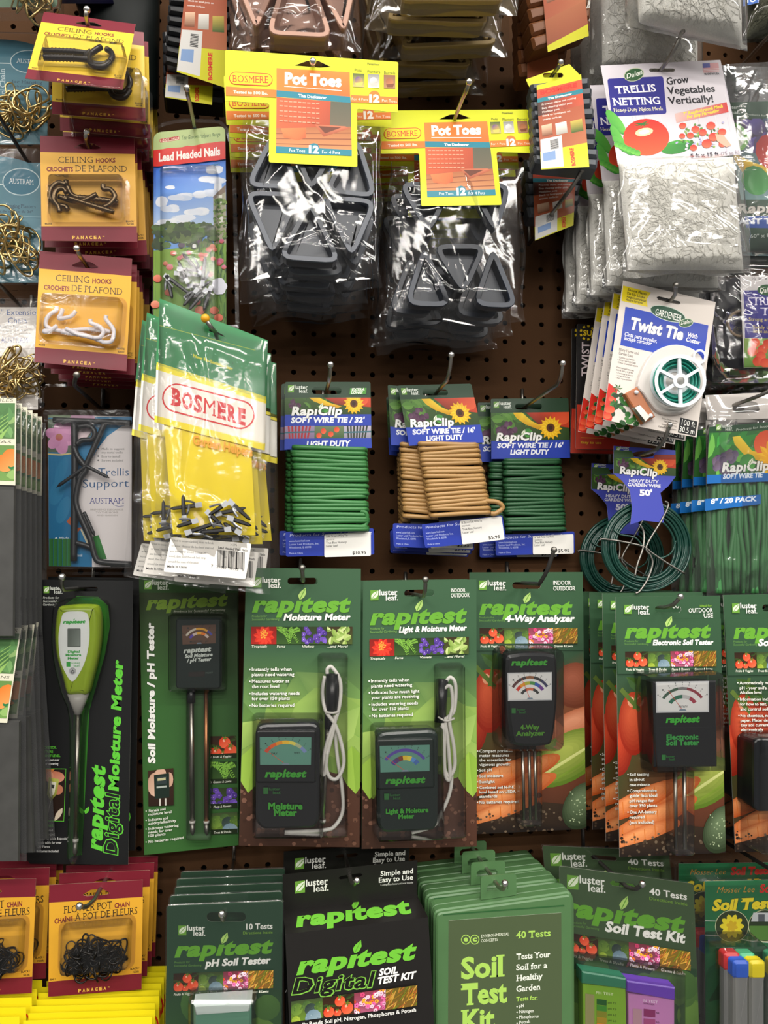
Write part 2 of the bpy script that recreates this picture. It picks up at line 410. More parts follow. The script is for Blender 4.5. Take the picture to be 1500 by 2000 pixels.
pegboard()
HOOKM = mat('hook_wire', 'a39f96', .33, 1.); HTIP = mat('hook_tip', 'd9d7d2', .25, 1.); HDARK = mat('hook_wire_dark', '4d4a47', .45, .7)
def hook(slot, ds, tip, dt, label, m=None, tm=None, r=.0023, rb=.0037, rise=0., side=0.):
    """a wire display hook: out of the board, through the pack at ds, its end bent up to a rounded tip at dt"""
    a = P(*slot, ds); t = P(*tip, dt); g = .022
    base = Vector((a.x - side, .006, a.z - rise)); run = (a - base).normalized() if (a - base).length else Vector((0, -1, 0))
    k = max(.004, (dt - ds) - g); e = a + run * k
    root = tag(empty('peg_hook', Matrix.Translation(Vector((base.x, 0, base.z)))), label, 'peg hook', 'wire display hooks')
    W = lambda p: Vector(p) - Vector((base.x, 0, base.z))
    b = MB(); pts = [W(base), W(base.lerp(a, .5)), W(a), W(e)] + [W(q) for q in spline([e, e.lerp(t, .45) + Vector((0, -.004, -.002)), t], 4)[1:]]
    b.tube(pts, r, 10); b.build('wire', m or HOOKM, root, True)
    b = MB(); b.ball(W(t), rb, 9); b.build('rounded_tip', tm or HTIP, root, True)
    b = MB(); b.tube([W(base + Vector((0, -.008, 0))), W(base + Vector((0, -.008, .012))), W(base + Vector((0, -.008, .0254))), W(base + Vector((0, .006, .0254)))], r, 8); b.build('wall_bracket', m or HOOKM, root, True)
    return root
# ================================================================ left column: ceiling hook cards
Q3 = [(78, 265), (262, 270), (268, 472), (81, 470)]
def slotpts(x, y, w, h): return rrect(x - w / 2, y - h / 2, x + w / 2, y + h / 2, h / 2 - .1)
BUR, GOLD = '741e2c', 'e0ac48'
def panacea(name, label, quad, d, hang, pitch=0, yaw=0, gold=GOLD, words=None, group=None):
    c = Card(name, label, 'hardware card', quad, d, hang, pitch, yaw, design=Q3, group=group)
    sl = roundpoly([(143, 288), (160, 280), (182, 280), (199, 289), (190, 291.5), (152, 291)], 4)
    c.sheet([Q3[0], Q3[1], Q3[2], Q3[3]], BUR, sl, back='b9a58c')
    g2 = mixc(gold, '9a5a10', .25)
    c.poly([(78.6, 297), (263.6, 301), (266.8, 442), (81, 442)], [gold, gold, g2, gold])
    if words == 'chain':
        c.text('FLOWER POT', 108, 319, 203, 317, 13, '2c2118', .0, serif=True); c.text('CHAIN', 208, 317, 238, 316, 8.5, BUR, .03)
        c.text('CHAÎNE', 90, 336, 126, 334, 8.5, BUR, .03); c.text('À POT DE FLEURS', 130, 334, 254, 331, 12.5, '2c2118', .0, serif=True)
        c.text('BLACK /', 244, 434, 262, 433, 3.6, '3a2a18', .03); c.text('NOIR', 249, 440, 262, 440, 3.6, '3a2a18', .03); c.text('86411', 83, 440, 95, 440, 3.6, '3a2a18', .03)
    else:
        c.text('CEILING', 114, 318, 181.5, 318, 12, '3b2d20', -.008, serif=True); c.text('HOOKS', 187.5, 318, 225.5, 317, 8.2, BUR, .035)
        c.text('CROCHETS', 91, 334.5, 143, 334.8, 8.2, BUR, .035); c.text('DE PLAFOND', 147, 334.8, 248, 335.8, 12, '3b2d20', -.008, serif=True)
        c.text('86203', 87.5, 438.5, 101, 438.5, 3.2, '4a3418', .03); c.text('WHITE/' if words == 'white' else 'BLACK/', 246, 434, 262, 434, 3.4, '4a3418', .03); c.text('BLANC' if words == 'white' else 'NOIR', 248, 439.5, 262, 439.5, 3.6, '4a3418', .03)
    x = 141
    for ch in 'PANACEA':
        c.text(ch, x, 466.5, x + 5.6, 466.5, 5.6, 'e8b84c', .05); x += 8.4
    c.text('TM', 200, 463, 204, 463, 2, 'e8b84c', .03)
    return c
def blister(c, x0, y0, x1, y1, h, r=9, name='blister', flange=8):
    c.solid(name, rrect(x0, y0, x1, y1, r), [(.25, -flange), (.35, -.5), (.4, 0), (h * .8, 1.5), (h, 4)], CLEAR, z_ref=h * .9, cap0=False, smooth=False)
def hookset(c, m, kind, pre='screw_hook'):
    f = (lambda x, y: (x / 4.545, 280 + y / 4.545))
    def T(pts, z, r=.0021): return spline([c.pt(*f(x, y), zz * .001) for (x, y), zz in zip(pts, z if isinstance(z, list) else [z] * len(pts))], 5)
    sets = {
     'bronze': [([(585, 330), (583, 365), (520, 350), (455, 400), (445, 480), (500, 540), (580, 560), (600, 590)], [(600, 380), (660, 470), (860, 490), (1045, 520)]),
                ([(915, 365), (920, 405), (980, 410), (1020, 470), (975, 540), (900, 575)], [(860, 450), (700, 520), (520, 470)]),
                ([(530, 610), (520, 560), (480, 500), (500, 420), (560, 400), (590, 440)], [(600, 480), (800, 545), (1010, 610)])],
     'white': [([(545, 385), (540, 420), (490, 450), (455, 500), (470, 560), (600, 585)], [(600, 585), (900, 545), (1050, 560)]),
               ([(600, 400), (590, 440), (570, 480), (640, 470), (690, 450), (720, 410)], [(560, 540), (480, 600), (430, 596)]),
               ([(1000, 430), (1000, 460), (1060, 520), (1080, 570), (1060, 640), (980, 650)], [(1000, 650), (800, 600), (600, 590)]),
               ([(860, 470), (870, 500), (940, 520), (985, 560), (960, 610), (900, 620)], [(900, 620), (760, 600), (640, 560)])],
     'black': [([(990, 350), (1040, 390), (1060, 470), (1010, 560), (900, 560), (830, 480), (860, 410)], [(840, 440), (700, 440), (450, 470)]),
               ([(940, 330), (900, 380), (860, 470), (900, 590), (1000, 600), (1050, 520)], [(860, 520), (700, 530), (470, 560)])]}
    for i, (curl, shaft) in enumerate(sets[kind]):
        b = MB(); z = 5 + 2.5 * i
        rr = {'bronze': .0027, 'white': .0023, 'black': .003}[kind]; b.tube(T(curl, z), rr, 8); sp = T(shaft, z)
        b.tube([T(curl, z)[-1] if False else sp[0]] + sp[1:], rr, 8); b.screw(sp[int(len(sp) * .4)], sp[-1], rr * 1.25, 9)
        c.part(pre, b, m)
HB = mat('bronze_hook', '6b5a44', .3, 1.); HW = mat('white_hook', 'ece8ee', .35); HK = mat('black_hook', '1c1512', .3, .3)
# top: black hooks
c = panacea('ceiling_hook_card', 'black ceiling hook card tipped forward on the top hook, front of its row', [(86, 23), (265, 47), (239, 175), (49, 153)], .172, (172, 49), 25, 2, gold='e3c038', group='ceiling hook cards')  # gold shifted to yellow: overhead light on the tipped card mixed into its colour
blister(c, 92, 334, 252, 428, 16); hookset(c, HK, 'black'); c.done()
hook((172, 48), .172, (170, 19), .185, 'wire hook with silvery tip above the tipped black ceiling hook card')
ords = ['second', 'third', 'fourth', 'fifth', 'sixth', 'seventh', 'eighth', 'ninth']
rng = random.Random(4)
for i, (dd, pi, dx) in enumerate([(18, -14, 6), (34, -21, 8), (52, -26, 2), (72, -27, 3), (92, -27, 3), (112, -28, 2), (128, -25, 2)]):
    c.copy(f'black ceiling hook card on the top hook, {ords[i]} from the front', dd, dx, 0, rng.uniform(-2, 2) - 3.5, pi, rng.uniform(-4, 4))
# middle: bronze hooks
c = panacea('ceiling_hook_card', 'bronze ceiling hook card with curled hooks in a blister, front of the middle row', Q3, .138, (171, 282), 2, 0, group='ceiling hook cards')
blister(c, 91, 338, 240, 420, 17); hookset(c, HB, 'bronze'); c.done()
hook((171, 281), .138, (170, 258), .152, 'wire hook with silvery tip above the bronze ceiling hook card')
for i, dd in enumerate((19, 36, 54, 72, 90, 108)):
    c.copy(f'bronze ceiling hook card on the middle hook, {ords[i]} from the front', dd, rng.uniform(-1, 2), 0, rng.uniform(-2, 1), rng.uniform(-3, 2), rng.uniform(-3, 3))
# lower: white hooks
c = panacea('ceiling_hook_card', 'white ceiling hook card with white screw hooks, front of the lower row', [(78, 490), (258, 505), (247, 725), (67, 707)], .128, (167, 512), 1, 0, gold='e4ac34', words='white', group='ceiling hook cards')
blister(c, 84, 338, 246, 420, 16); hookset(c, HW, 'white'); c.done()
hook((165, 512), .128, (150, 485), .15, 'wire hook with silvery tip above the white ceiling hook card')
for i, dd in enumerate((20, 38, 56, 76, 96)):
    c.copy(f'white ceiling hook card on the lower hook, {ords[i]} from the front', dd, rng.uniform(-1, 2), 0, rng.uniform(-3.5, -1), rng.uniform(-2, 2), rng.uniform(-3, 3))
# ================================================================ chain packs at the left edge
LINK = None
def chain_links(c, cx, cy, w, h, n, seed, m=BRASS, name='chain_link', r=.0011, s=1., zm=.017):
    """a heap of loose links, every link an object of its own sharing one mesh"""
    global LINK
    if LINK is None:
        b = MB(); b.tube([(math.cos(a) * .0155, math.sin(a) * .0085 * (1 + .25 * math.cos(a)), .002 * math.sin(2 * a)) for a in (2 * math.pi * k / 22 for k in range(22))], .0011, 6, closed=True)
        LINK = b.build('chain_link', BRASS, None, True); LINK.data.materials[0] = BRASS; COL.objects.unlink(LINK)
    g = random.Random(seed)
    for i in range(n):
        a = g.uniform(0, 2 * math.pi); q = math.sqrt(g.random()); o = bpy.data.objects.new(name, LINK.data); COL.objects.link(o); o.parent = c.root
        if m is not BRASS: o.material_slots[0].link = 'OBJECT'; o.material_slots[0].material = m
        o.location = c.pt(cx + math.cos(a) * q * w, cy + math.sin(a) * q * h, g.uniform(.004, zm)); o.rotation_euler = (g.uniform(-1, 1), g.uniform(-1, 1), g.uniform(0, 6.3)); k = g.uniform(.75, 1.3) * s; o.scale = (k, k, k)
def austram_blue(label, quad, d, hang, seed, word):
    c = Card('hanging_chain_pack', label, 'chain pack', quad, d, hang, group='blue chain packs at the left edge', design=[(-110, 290), (82, 290), (82, 552), (-110, 552)])
    b = '588694'
    c.sheet(rrect(-110, 318, 82, 552, 2), b, None)
    c.solid('clamshell', rrect(-112, 286, 84, 555, 14), [(-.6, 0), (1, 0), (2.5, 5)], CLEAR, cap0=False)
    c.poly(ell(-15, 345, 95, 40, 28, 0, 180, 360) + [(82, 345), (82, 318), (-110, 318)][:0], '4a7f90')
    c.line([(-110, 358), (5, 360)], 2, 'd9e4e4'); 
    c.poly(ell(41, 355, 37, 27, 28), 'cfdede'); c.poly(ell(41, 355, 35, 25, 28), '35748a')
    c.text('AUSTRAM', 17, 358, 65, 361, 10, 'f0f3f0', -.01, serif=True)
    c.text(word, 8, 405, 69, 407, 7, '2d3f55', 0, serif=True); c.text('Rallonge de chaîne de 36"', -30, 414, 64, 416, 4.5, '2d3f55', 0, serif=True); c.line([(-110, 420), (82, 424)], 1.2, '9cc0cc')
    c.text('Extension Chain', -1, 500, -6, 372, 11, 'd8e6e8', 0, serif=True)
    for (x, y) in ((-20, 500), (60, 450)): c.disc(x, y, 40, 24, '628f9e', '4a7f90')
    chain_links(c, 20, 475, 62, 48, 26, seed); c.done(); return c
austram_blue('blue chain pack with brass links, upper one at the left edge', [(-95, 62), (98, 66), (92, 282), (-95, 282)], .085, (72, 48), 3, 'for Hanging')
austram_blue('blue chain pack with white oval and brass links, middle one at the left edge', [(-110, 290), (82, 290), (84, 552), (-108, 552)], .1, (35, 300), 5, 'Hanging Planters')
hook((66, 40), .085, (46, -40), .2, 'dark wire hook crossing the corner above the upper blue chain pack', HDARK, HDARK, .0021)
hook((42, 297), .1, (-8, 205), .2, 'dark wire hook running to the middle blue chain pack', HDARK, HDARK, .0021)
c = Card('extension_chain_pack', 'white card chain pack with brass links at the left edge', 'chain pack', [(-110, 560), (84, 572), (86, 800), (-108, 800)], .075, (20, 575))
c.sheet([(-108, 600), (72, 600), (74, 800), (-106, 800)], 'ded8d2'); f = lambda x, y: (x / 4.6875, 560 + y / 4.6875)
c.text('36" Extension', *f(-70, 260), *f(370, 260), 11, '3c5a94', 0); c.text('Chain', *f(72, 335), *f(243, 335), 11, '3c5a94', 0); c.text('for Hanging Planters', *f(-80, 375), *f(245, 375), 5, '55555c', 0)
c.text('Rallonge de 36"', *f(-60, 410), *f(255, 408), 3.6, '66666a', 0); c.text('à Jardinières à Suspendre', *f(-110, 436), *f(280, 436), 3.6, '66666a', 0)
c.text('AUSTRAM', *f(6, 512), *f(255, 512), 10, '3a468e', -.01, serif=True); c.line([f(-300, 562), f(340, 566)], 1, 'bdb8b0'); c.text('MADE IN CHINA', *f(130, 1100), *f(335, 1100), 2.6, '77716a', 0)
c.solid('clamshell', rrect(-110, 566, 86, 802, 10), [(-.6, 0), (1, 0), (2, 4)], CLEAR, cap0=False)
chain_links(c, 22, 735, 48, 40, 34, 11); c.done()
hook((20, 577), .075, (-25, 540), .17, 'steel wire hook at the left edge beside the white chain pack')
# clear pack of brass in the top left corner
c = Card('brass_chain_pack', 'clear pack with brass pieces cut by the top left corner', 'chain pack', [(-80, -120), (118, -120), (118, 22), (-80, 22)], .13, (40, -100))
c.sheet(rrect(-80, -120, 112, 14, 8), '6f8a72'); c.solid('clamshell', rrect(-80, -122, 118, 22, 8), [(-.6, 0), (12, 1), (14, 5)], CLEAR, cap0=False); chain_links(c, 60, -8, 45, 16, 14, 8); c.done()
# dark netting roll behind
DKG = mat('dark_green_bag', '060c0b', .5, spec=.15, noise=.5, nscale=40.); NVY = mat('navy_bag', '14143c', .5)
c = Card('netting_bundle', 'dark green bundle with navy band behind the black ceiling hook cards', 'bundle', [(112, -120), (330, -120), (335, 215), (190, 215)], .05, (220, -110))
b = MB(); g = random.Random(2); rs = []
for i in range(16):
    t = i / 15; y = -120 + 330 * t; w0, w1 = 118 + 80 * t, 314 - 4 * t
    rs.append([c.pt((w0 + w1) / 2 + (w1 - w0) / 2 * math.cos(a), y + 4 * math.sin(3 * a + i), (20 + 26 * math.sin(a) + g.uniform(-2, 2)) * .001) for a in (2 * math.pi * k / 20 for k in range(20))])
b.rings(rs); c.part('roll', b, DKG)
b = MB(); b.rings([[p + Vector((0, 0, .0008)) for p in r] for r in [[c.pt(180 + 62 * math.cos(a), y, (26 + 27 * math.sin(a)) * .001) for a in (2 * math.pi * k / 20 for k in range(20))] for y in (-60, 8)]]); c.part('paper_band', b, NVY)
# ================================================================ trellis support clamshell
c = Card('trellis_support_pack', 'clear clamshell with black trellis bracket over a blue and white card', 'bracket pack', [(85, 752), (266, 757), (264, 1122), (80, 1120)], .062, (187, 783))
f = lambda x, y: (x / 5, 740 + y / 5)
sl = slotpts(*f(870, 200), 56, 11)
c.base = .0005; c.sheet([f(468, 350), f(1290, 370), f(1285, 1840), f(480, 1830)], 'dcd6d6')
c.poly([f(470, 380), f(1288, 370), f(1290, 440), f(1180, 470), f(1050, 560), f(950, 690), f(860, 850), f(760, 1000), f(740, 1290), f(830, 1500), f(900, 1640), f(900, 1835), f(480, 1830)], ['2f7fae', '2f7fae', '2f7fae', '2b7fae', '2b7fae', '1f76a6', '1f76a6', '1573a3', '1573a3', '1573a3', '0e6c9c', '0e6c9c', '0e6c9c'])
c.poly([f(470, 350), f(720, 352), f(720, 385), f(470, 380)], '8aa07c'); c.poly([f(700, 352), f(920, 360), f(935, 392), f(680, 388)], 'd6a6c4')
c.poly([f(468, 390), f(720, 400), f(900, 470), f(890, 560), f(710, 640), f(705, 720), f(468, 715)], '5d6d5c')
for a, L in ((200, 26), (265, 24), (320, 30), (20, 28), (75, 30), (135, 26)):
    x, y = f(580, 565); tx, ty = x + L * math.cos(R(a)), y + L * math.sin(R(a)) * 1.15; c.poly(ell((x + tx) / 2, (y + ty) / 2, L * .6, L * .42, 16, a), [mixc('e3a3cb', 'c987b4', (k % 16) / 16) for k in range(16)])
c.disc(*f(578, 570), 7, 7, 'b8845f', 'c05c6c'); c.line([f(468, 735), f(600, 742), f(700, 728)], 3, 'd8c98a'); c.poly([f(755, 520), f(830, 470), f(905, 500), f(850, 570), f(760, 600)], 'e8d3d8')
for x, y, w in ((600, 900, 10), (560, 1100, 14), (620, 1280, 12)): c.poly(ell(*f(x, y), w, 28, 14, 20), '2a80ad')
c.text('Trellis', *f(960, 948), *f(1258, 945), 15, '2c5a88', -.005); c.text('Support', *f(808, 1062), *f(1258, 1056), 15.5, '2c5a88', -.005)
c.text('AUSTRAM', *f(875, 1218), *f(1210, 1218), 11, '2d3487', -.012, serif=True); c.line([f(1080, 1180), f(1110, 1230), f(1160, 1248), f(1210, 1240)], .8, '2d3487')
for t, y, x0, x1 in (('BRINGING ELEGANCE', 1284, 883, 1205), ('TO THE HOME', 1312, 935, 1155), ('AND GARDEN', 1340, 945, 1150)): c.text(t, *f(x0, y), *f(x1, y), 3, '9a948f', 0, serif=True)
for t, y, x1, bu in (('Made to support', 694, 1215, 1), ('any metal trellis', 728, 1200, 0), ('Easy to install', 768, 1175, 1), ('Screws included', 808, 1205, 1)):
    c.text(t, *f(992, y), *f(x1, y), 4, '70706f', 0, serif=True)
    if bu: c.disc(*f(960, y - 12), 1.6, 1.6, '555555')
c.text('Made', *f(580, 1570), *f(675, 1568), 5, 'e6eef2', 0, serif=True); c.poly([f(537, 1558), f(550, 1545), f(563, 1558), f(550, 1571)], 'e6eef2'); c.text('Easy to Install', *f(690, 1735), *f(805, 1735), 5, 'e6eef2', 0, serif=True)
c.poly([f(650, 1395), f(690, 1345), f(730, 1460), f(800, 1450), f(760, 1500), f(690, 1430)], 'c05e33'); c.poly([f(785, 1470), f(800, 1462), f(870, 1610), f(850, 1612)], 'd8d0b0')
for i in range(5): c.poly([f(482 + i * 44, 1560), f(522 + i * 44, 1560), f(522 + i * 44, 1830), f(482 + i * 44, 1830)], ['2d7a35', '1f5f28', '1f5f28', '2d7a35'])
c.poly([f(905, 1540), f(965, 1525), f(1045, 1760), f(950, 1760)], ['2f8038', '2f8038', '2a6d30', '1e5a26'])
c.done()
cs = c.solid('clamshell', rrect(80, 750, 268, 1123, 14), [(-.6, 0), (.4, 0), (.5, 6)], CLEAR, z_ref=0, cap0=False, cap1=False)
c.solid('clamshell_tray', rrect(*f(440, 310), *f(1310, 1870), 9), [(.6, -1), (13, 1), (15, 4)], CLEAR, z_ref=.6, cap0=False)
BR = mat('black_bracket', '26282b', .38); b = MB()
def seg(pts, z, r): b.tube(spline([c.pt(*f(x, y), z * .001) for x, y in pts], 5), r, 8)
seg([(520, 402), (900, 415), (1280, 430)], 7, .0034); seg([(725, 420), (730, 800), (725, 1300), (720, 1780)], 6, .0038); seg([(1020, 440), (930, 640), (830, 860), (760, 980)], 8, .0032)
seg([(760, 470), (870, 460), (925, 520), (900, 590), (800, 600), (750, 640)], 8, .003); seg([(720, 660), (760, 760), (840, 880), (780, 980), (740, 1180), (780, 1330), (880, 1560), (930, 1740), (1000, 1790), (1280, 1810)], 8, .0034); seg([(740, 1600), (830, 1625), (890, 1650)], 7, .003)
c.part('bracket', b, BR)
for p, q in (((840, 850), (550, 1060)), ((840, 850), (1070, 968)), ((820, 1300), (925, 1535))):
    b = MB(); b.screw(c.pt(*f(*p), .011), c.pt(*f(*q), .011), .0024, 14); c.part('screw', b, BR)
b = MB(); b.screw(c.pt(*f(1080, 1822), .008), c.pt(*f(1275, 1822), .008), .002, 14); c.part('screw', b, BR)
hook(f(880, 200), .062, (150, 732), .15, 'grey wire hook bent through the trellis bracket clamshell', HDARK, DSTEEL)
# ================================================================ bags: a pillow of clear film around the goods
def bag(c, quad, thick, seed, m=None, name='clear_bag', nx=38, ny=42, wr=1.0, zf=0., back=True, sharp=.5, fringe=0.):
    """front and back film; thick mm in the middle, creased"""
    g = random.Random(seed); h = homog([(0, 0), (1, 0), (1, 1), (0, 1)], quad)
    W = [(g.uniform(2, 9), g.uniform(-6, 6), g.uniform(0, 6.28), g.uniform(.3, 1.)) for _ in range(9)]
    K = [(g.random(), g.random(), g.uniform(-1, 1), g.uniform(-1, 1), g.uniform(.014, .04), g.uniform(.8, 2.2)) for _ in range(22)]
    def crease(u, v):
        z = sum(a * math.sin(fx * 6.28 * u * .7 + fy * 3.1 * v + p) for fx, fy, p, a in W) * .12
        for x, y, dx, dy, w, a in K:
            L = math.hypot(dx, dy) + 1e-6; q = abs((u - x) * dy - (v - y) * dx) / L; along = abs((u - x) * dx + (v - y) * dy) / L
            if q < w and along < .45: z += a * (1 - q / w) * (1 - along / .45)
        return z * wr
    b = MB()
    for sg in ((1, -1) if back else (1,)):
        k0 = len(b.v)
        for j in range(ny + 1):
            for i in range(nx + 1):
                u, v = i / nx, j / ny; e = (max(0., 4 * u * (1 - u)) ** sharp) * (max(0., min(1, v * 8 + .2)) ** .7) * (max(0., min(1, (1 - v) * 6)) ** .6)
                z = sg * (thick * (.78 if sg > 0 else .3) * e) + crease(u + (0 if sg > 0 else .37), v) * (.35 + .65 * e)
                x, y = happly(h, u, v); 
                if fringe: y += fringe * math.sin(9 * u + seed) * max(0, v - .9) * 10; x += fringe * .8 * math.sin(11 * v + seed) * (1 if u in (0, 1) else 0)
                p = c.uv(x, y); b.v.append((p[0], p[1], (z + zf) * .001))
        for j in range(ny):
            for i in range(nx):
                a = k0 + j * (nx + 1) + i; f = [a, a + nx + 1, a + nx + 2, a + 1]; b.f.append(f if sg > 0 else f[::-1]); b.c.append(None)
    return c.part(name, b, m or FILM, True)
def dish(c, pts, z1, depth, m, rim=9, r=9, name='pot_foot', floor=True):
    """a hollow three-cornered foot, its open side to the front"""
    cx, cy = sum(p[0] for p in pts) / 3, sum(p[1] for p in pts) / 3; o = roundpoly([(cx + (x - cx) * 1.09, cy + (y - cy) * 1.09) for x, y in pts], r); 
    return c.solid(name, o, [(z1 - depth, 2), (z1 - 1.2, 0), (z1, 1.2), (z1, rim - 1), (z1 - 1.5, rim), (z1 - depth * .8, rim + 2.5)], m, z_ref=z1, cap0=True, cap1=floor)
def lead_nail(c, f, p, q, z, bend=0., r=.0022, hs=6.5):
    P0, P1 = c.pt(*f(*p), z * .001), c.pt(*f(*q), (z + bend) * .001); b = MB()
    b.tube([P0, P0.lerp(P1, .5), P0.lerp(P1, .9), P1], [r, r, r * .8, r * .2], 6); o = c.part('nail', b, NAILM, False)
    x, y = f(*p); b = MB(); dx, dy = f(q[0], q[1]); d = Vector((dx - x, dy - y)).normalized(); n = Vector((-d.y, d.x)); s = hs
    L = [Vector((x, y)) + d * a * s + n * bb * s * .8 for a, bb in ((-.8, -.8), (.9, -.7), (1., .8), (-.7, .9))]
    b.rings([[c.pt(k.x, k.y, zz * .001) for k in L] for zz in (z - 2.6, z + 2.6)]); t = L[2]
    b.tube(spline([c.pt(t.x, t.y, z * .001), c.pt(*(t + n * s * .5 + d * s), (z + 2) * .001), c.pt(*(t + n * s * .9 + d * s * 2.6), (z + 1) * .001)], 4), .0013, 5)
    b.build('lead_strip', LEADM, o)
NAILM = mat('dark_nail', '3a3a3c', .35, .9); LEADM = mat('lead', '9fa1a5', .5, 1.)
# ---------------------------------------------------------------- lead headed nails clamshell
f = lambda x, y: (280 + x / 4.2536, 210 + y / 4.2536)
c = Card('wall_nail_clamshell', 'clamshell of lead headed nails with a blue sky garden picture', 'nail pack', [f(85, 215), f(682, 165), f(690, 1830), f(85, 1830)], .105, f(440, 130))
out = roundpoly([f(85, 215), f(682, 160), f(690, 1830), f(85, 1830)], [18, 14, 3, 3]); c.sheet(out, '6fa3e8')
c.poly([f(85, 700), f(685, 560), f(690, 1000), f(85, 1000)], ['5f97e6', '5f97e6', 'c8dcf4', 'bcd4f2']); c.poly([f(85, 495), f(684, 435), f(686, 700), f(85, 740)], ['2f6fdc', '3c7ce0', '8ab4ee', '5c95e6'])
g = random.Random(9)
for x, y, w, h in ((230, 660, 60, 22), (560, 610, 130, 45), (300, 740, 130, 40), (520, 730, 120, 50), (120, 790, 90, 60), (230, 840, 90, 40), (440, 870, 120, 45), (330, 930, 160, 45), (610, 520, 90, 40), (200, 960, 110, 36), (640, 660, 60, 40)):
    for k in range(4): c.poly(ell(*f(min(max(x + g.uniform(-w, w) * .5, 150), 620), y + g.uniform(-h, h) * .4), w * .55 / 4.25, h * .6 / 4.25, 12), g.choice(['eef2fa', 'e2e9f6', 'f6f8fc', 'd6e2f4']))
c.poly([f(580, 745), f(684, 650), f(690, 1200), f(585, 1180)], 'a9a58c'); c.poly([f(575, 745), f(684, 640), f(684, 700), f(590, 760)], '8a7868')
for x, y in ((640, 760), (645, 930)): c.poly([f(x - 14, y - 30), f(x + 14, y - 34), f(x + 14, y + 34), f(x - 14, y + 36)], 'e8e6da')
for i in range(90):
    x, y = g.uniform(590, 685), g.uniform(760, 1160); c.poly(ell(*f(x, y), g.uniform(2, 4), g.uniform(2, 3), 7), g.choice(['5c7a36', '6d8a40', '48642c', '7d9a4c']))
c.poly([f(85, 1190), f(688, 1130), f(690, 1830), f(85, 1830)], ['86ad2e', '7aa634', '4c7428', '5d8a2a'])
for i in range(150):
    x, y = g.uniform(100, 590), g.uniform(970, 1150); c.poly(ell(*f(x, y + (20 if x < 150 else 0)), g.uniform(4, 11), g.uniform(4, 9), 8), g.choice(['3d5424', '2f4420', '4c6a2a', '587a30', '62763c', '3a4a2c', '5b4a5e' if y > 1090 else '48622a']))
for i in range(110):
    x, y = g.uniform(330, 685), g.uniform(1150, 1800); c.poly(ell(*f(x, y), 1.2, g.uniform(5, 14), 6, g.uniform(-20, 20)), g.choice(['4f7d2b', '3f6a24', '6c9638', '2f5420']))
for x, y, r in ((250, 1215, 6), (575, 1160, 6), (480, 1230, 6), (520, 1230, 5), (650, 1115, 5), (380, 1210, 5), (300, 1255, 5), (185, 1300, 5), (220, 1330, 7), (120, 1425, 9), (210, 1540, 8), (580, 1260, 5), (640, 1280, 7), (630, 1300, 5), (555, 1390, 6), (490, 1340, 5), (590, 1690, 9), (625, 1750, 9), (470, 1690, 10), (450, 1620, 7), (100, 1640, 9), (545, 1185, 6), (595, 1185, 5), (490, 1265, 5), (330, 1240, 5), (670, 1330, 5)):
    c.disc(*f(x, y), r, r * .85, g.choice(['ef8d6c', 'e87858', 'f29c7c', 'e58a9a'] if x < 620 else ['d86a9c', 'e87858', 'cf5f94']), 'c8563c', 10)
for k in range(6): c.poly(ell(*f(630 + 30 * math.cos(k), 1490 + 34 * math.sin(k)), 9, 9, 10), 'e6e6f2')
c.disc(*f(425, 1155), 4, 4, 'f0f0ee')
red = [f(85, 362)] + [f(85 + 40 * k, 362 - 5 * k + g.uniform(-5, 5)) for k in range(1, 15)] + [f(682, 290), f(684, 435)] + [f(684 - 40 * k, 435 + 4.2 * k + g.uniform(-5, 5)) for k in range(1, 15)] + [f(85, 495)]
gr = roundpoly([f(85, 215), f(682, 160), f(682, 300), f(85, 370)], [18, 14, 0, 0]); c.poly(gr, 'b3c684'); c.poly(red, 'd8241c')
c.text('Lead Headed Nails', *f(130, 455), *f(640, 400), 15.5, 'f5efe8', .035)
c.poly(roundpoly([f(135, 270), f(300, 243), f(303, 275), f(140, 302)], 3), 'c33a3c'); c.poly(roundpoly([f(140, 273), f(296, 247), f(299, 272), f(144, 298)], 3), 'e9d8c0'); c.text('BOSMERE', *f(148, 293), *f(292, 268), 5, 'b8262a', .03, serif=True)
c.text('The Garden Helpers Range', *f(318, 275), *f(640, 243), 7.5, '2c5a2c', 0, .15); c.text('A complete range of all the essential garden helpers', *f(135, 538), *f(636, 482), 3.8, '2d6f6a', .02, .15); c.done()
c.solid('clamshell', roundpoly([f(72, 150), f(300, 90), f(650, 100), f(720, 200), f(770, 420), f(800, 1840), f(72, 1840)], [20, 20, 20, 30, 30, 4, 4]), [(-.6, 0), (.5, .5), (.6, 8)], CLEAR, cap0=False, cap1=False, z_ref=0)
c.solid('clamshell_bubble', rrect(*f(150, 520), *f(620, 1800), 10), [(.6, -1), (13, 1), (15, 5)], CLEAR, z_ref=1, cap0=False)
for i, (p, q) in enumerate([((465, 1370), (325, 1210)), ((275, 1375), (480, 1400)), ((190, 1400), (400, 1560)), ((360, 1440), (290, 1275)), ((385, 1480), (500, 1470)), ((490, 1460), (515, 1240)), ((440, 1520), (330, 1650)), ((520, 1520), (380, 1680)), ((360, 1575), (560, 1440)), ((560, 1500), (500, 1690)), ((200, 1410), (240, 1590)), ((300, 1340), (460, 1360))]): lead_nail(c, f, p, q, 5 + (i % 4) * 2)
hook(f(425, 165), .105, (365, 172), .175, 'thin wire hook rising above the lead headed nail clamshell')
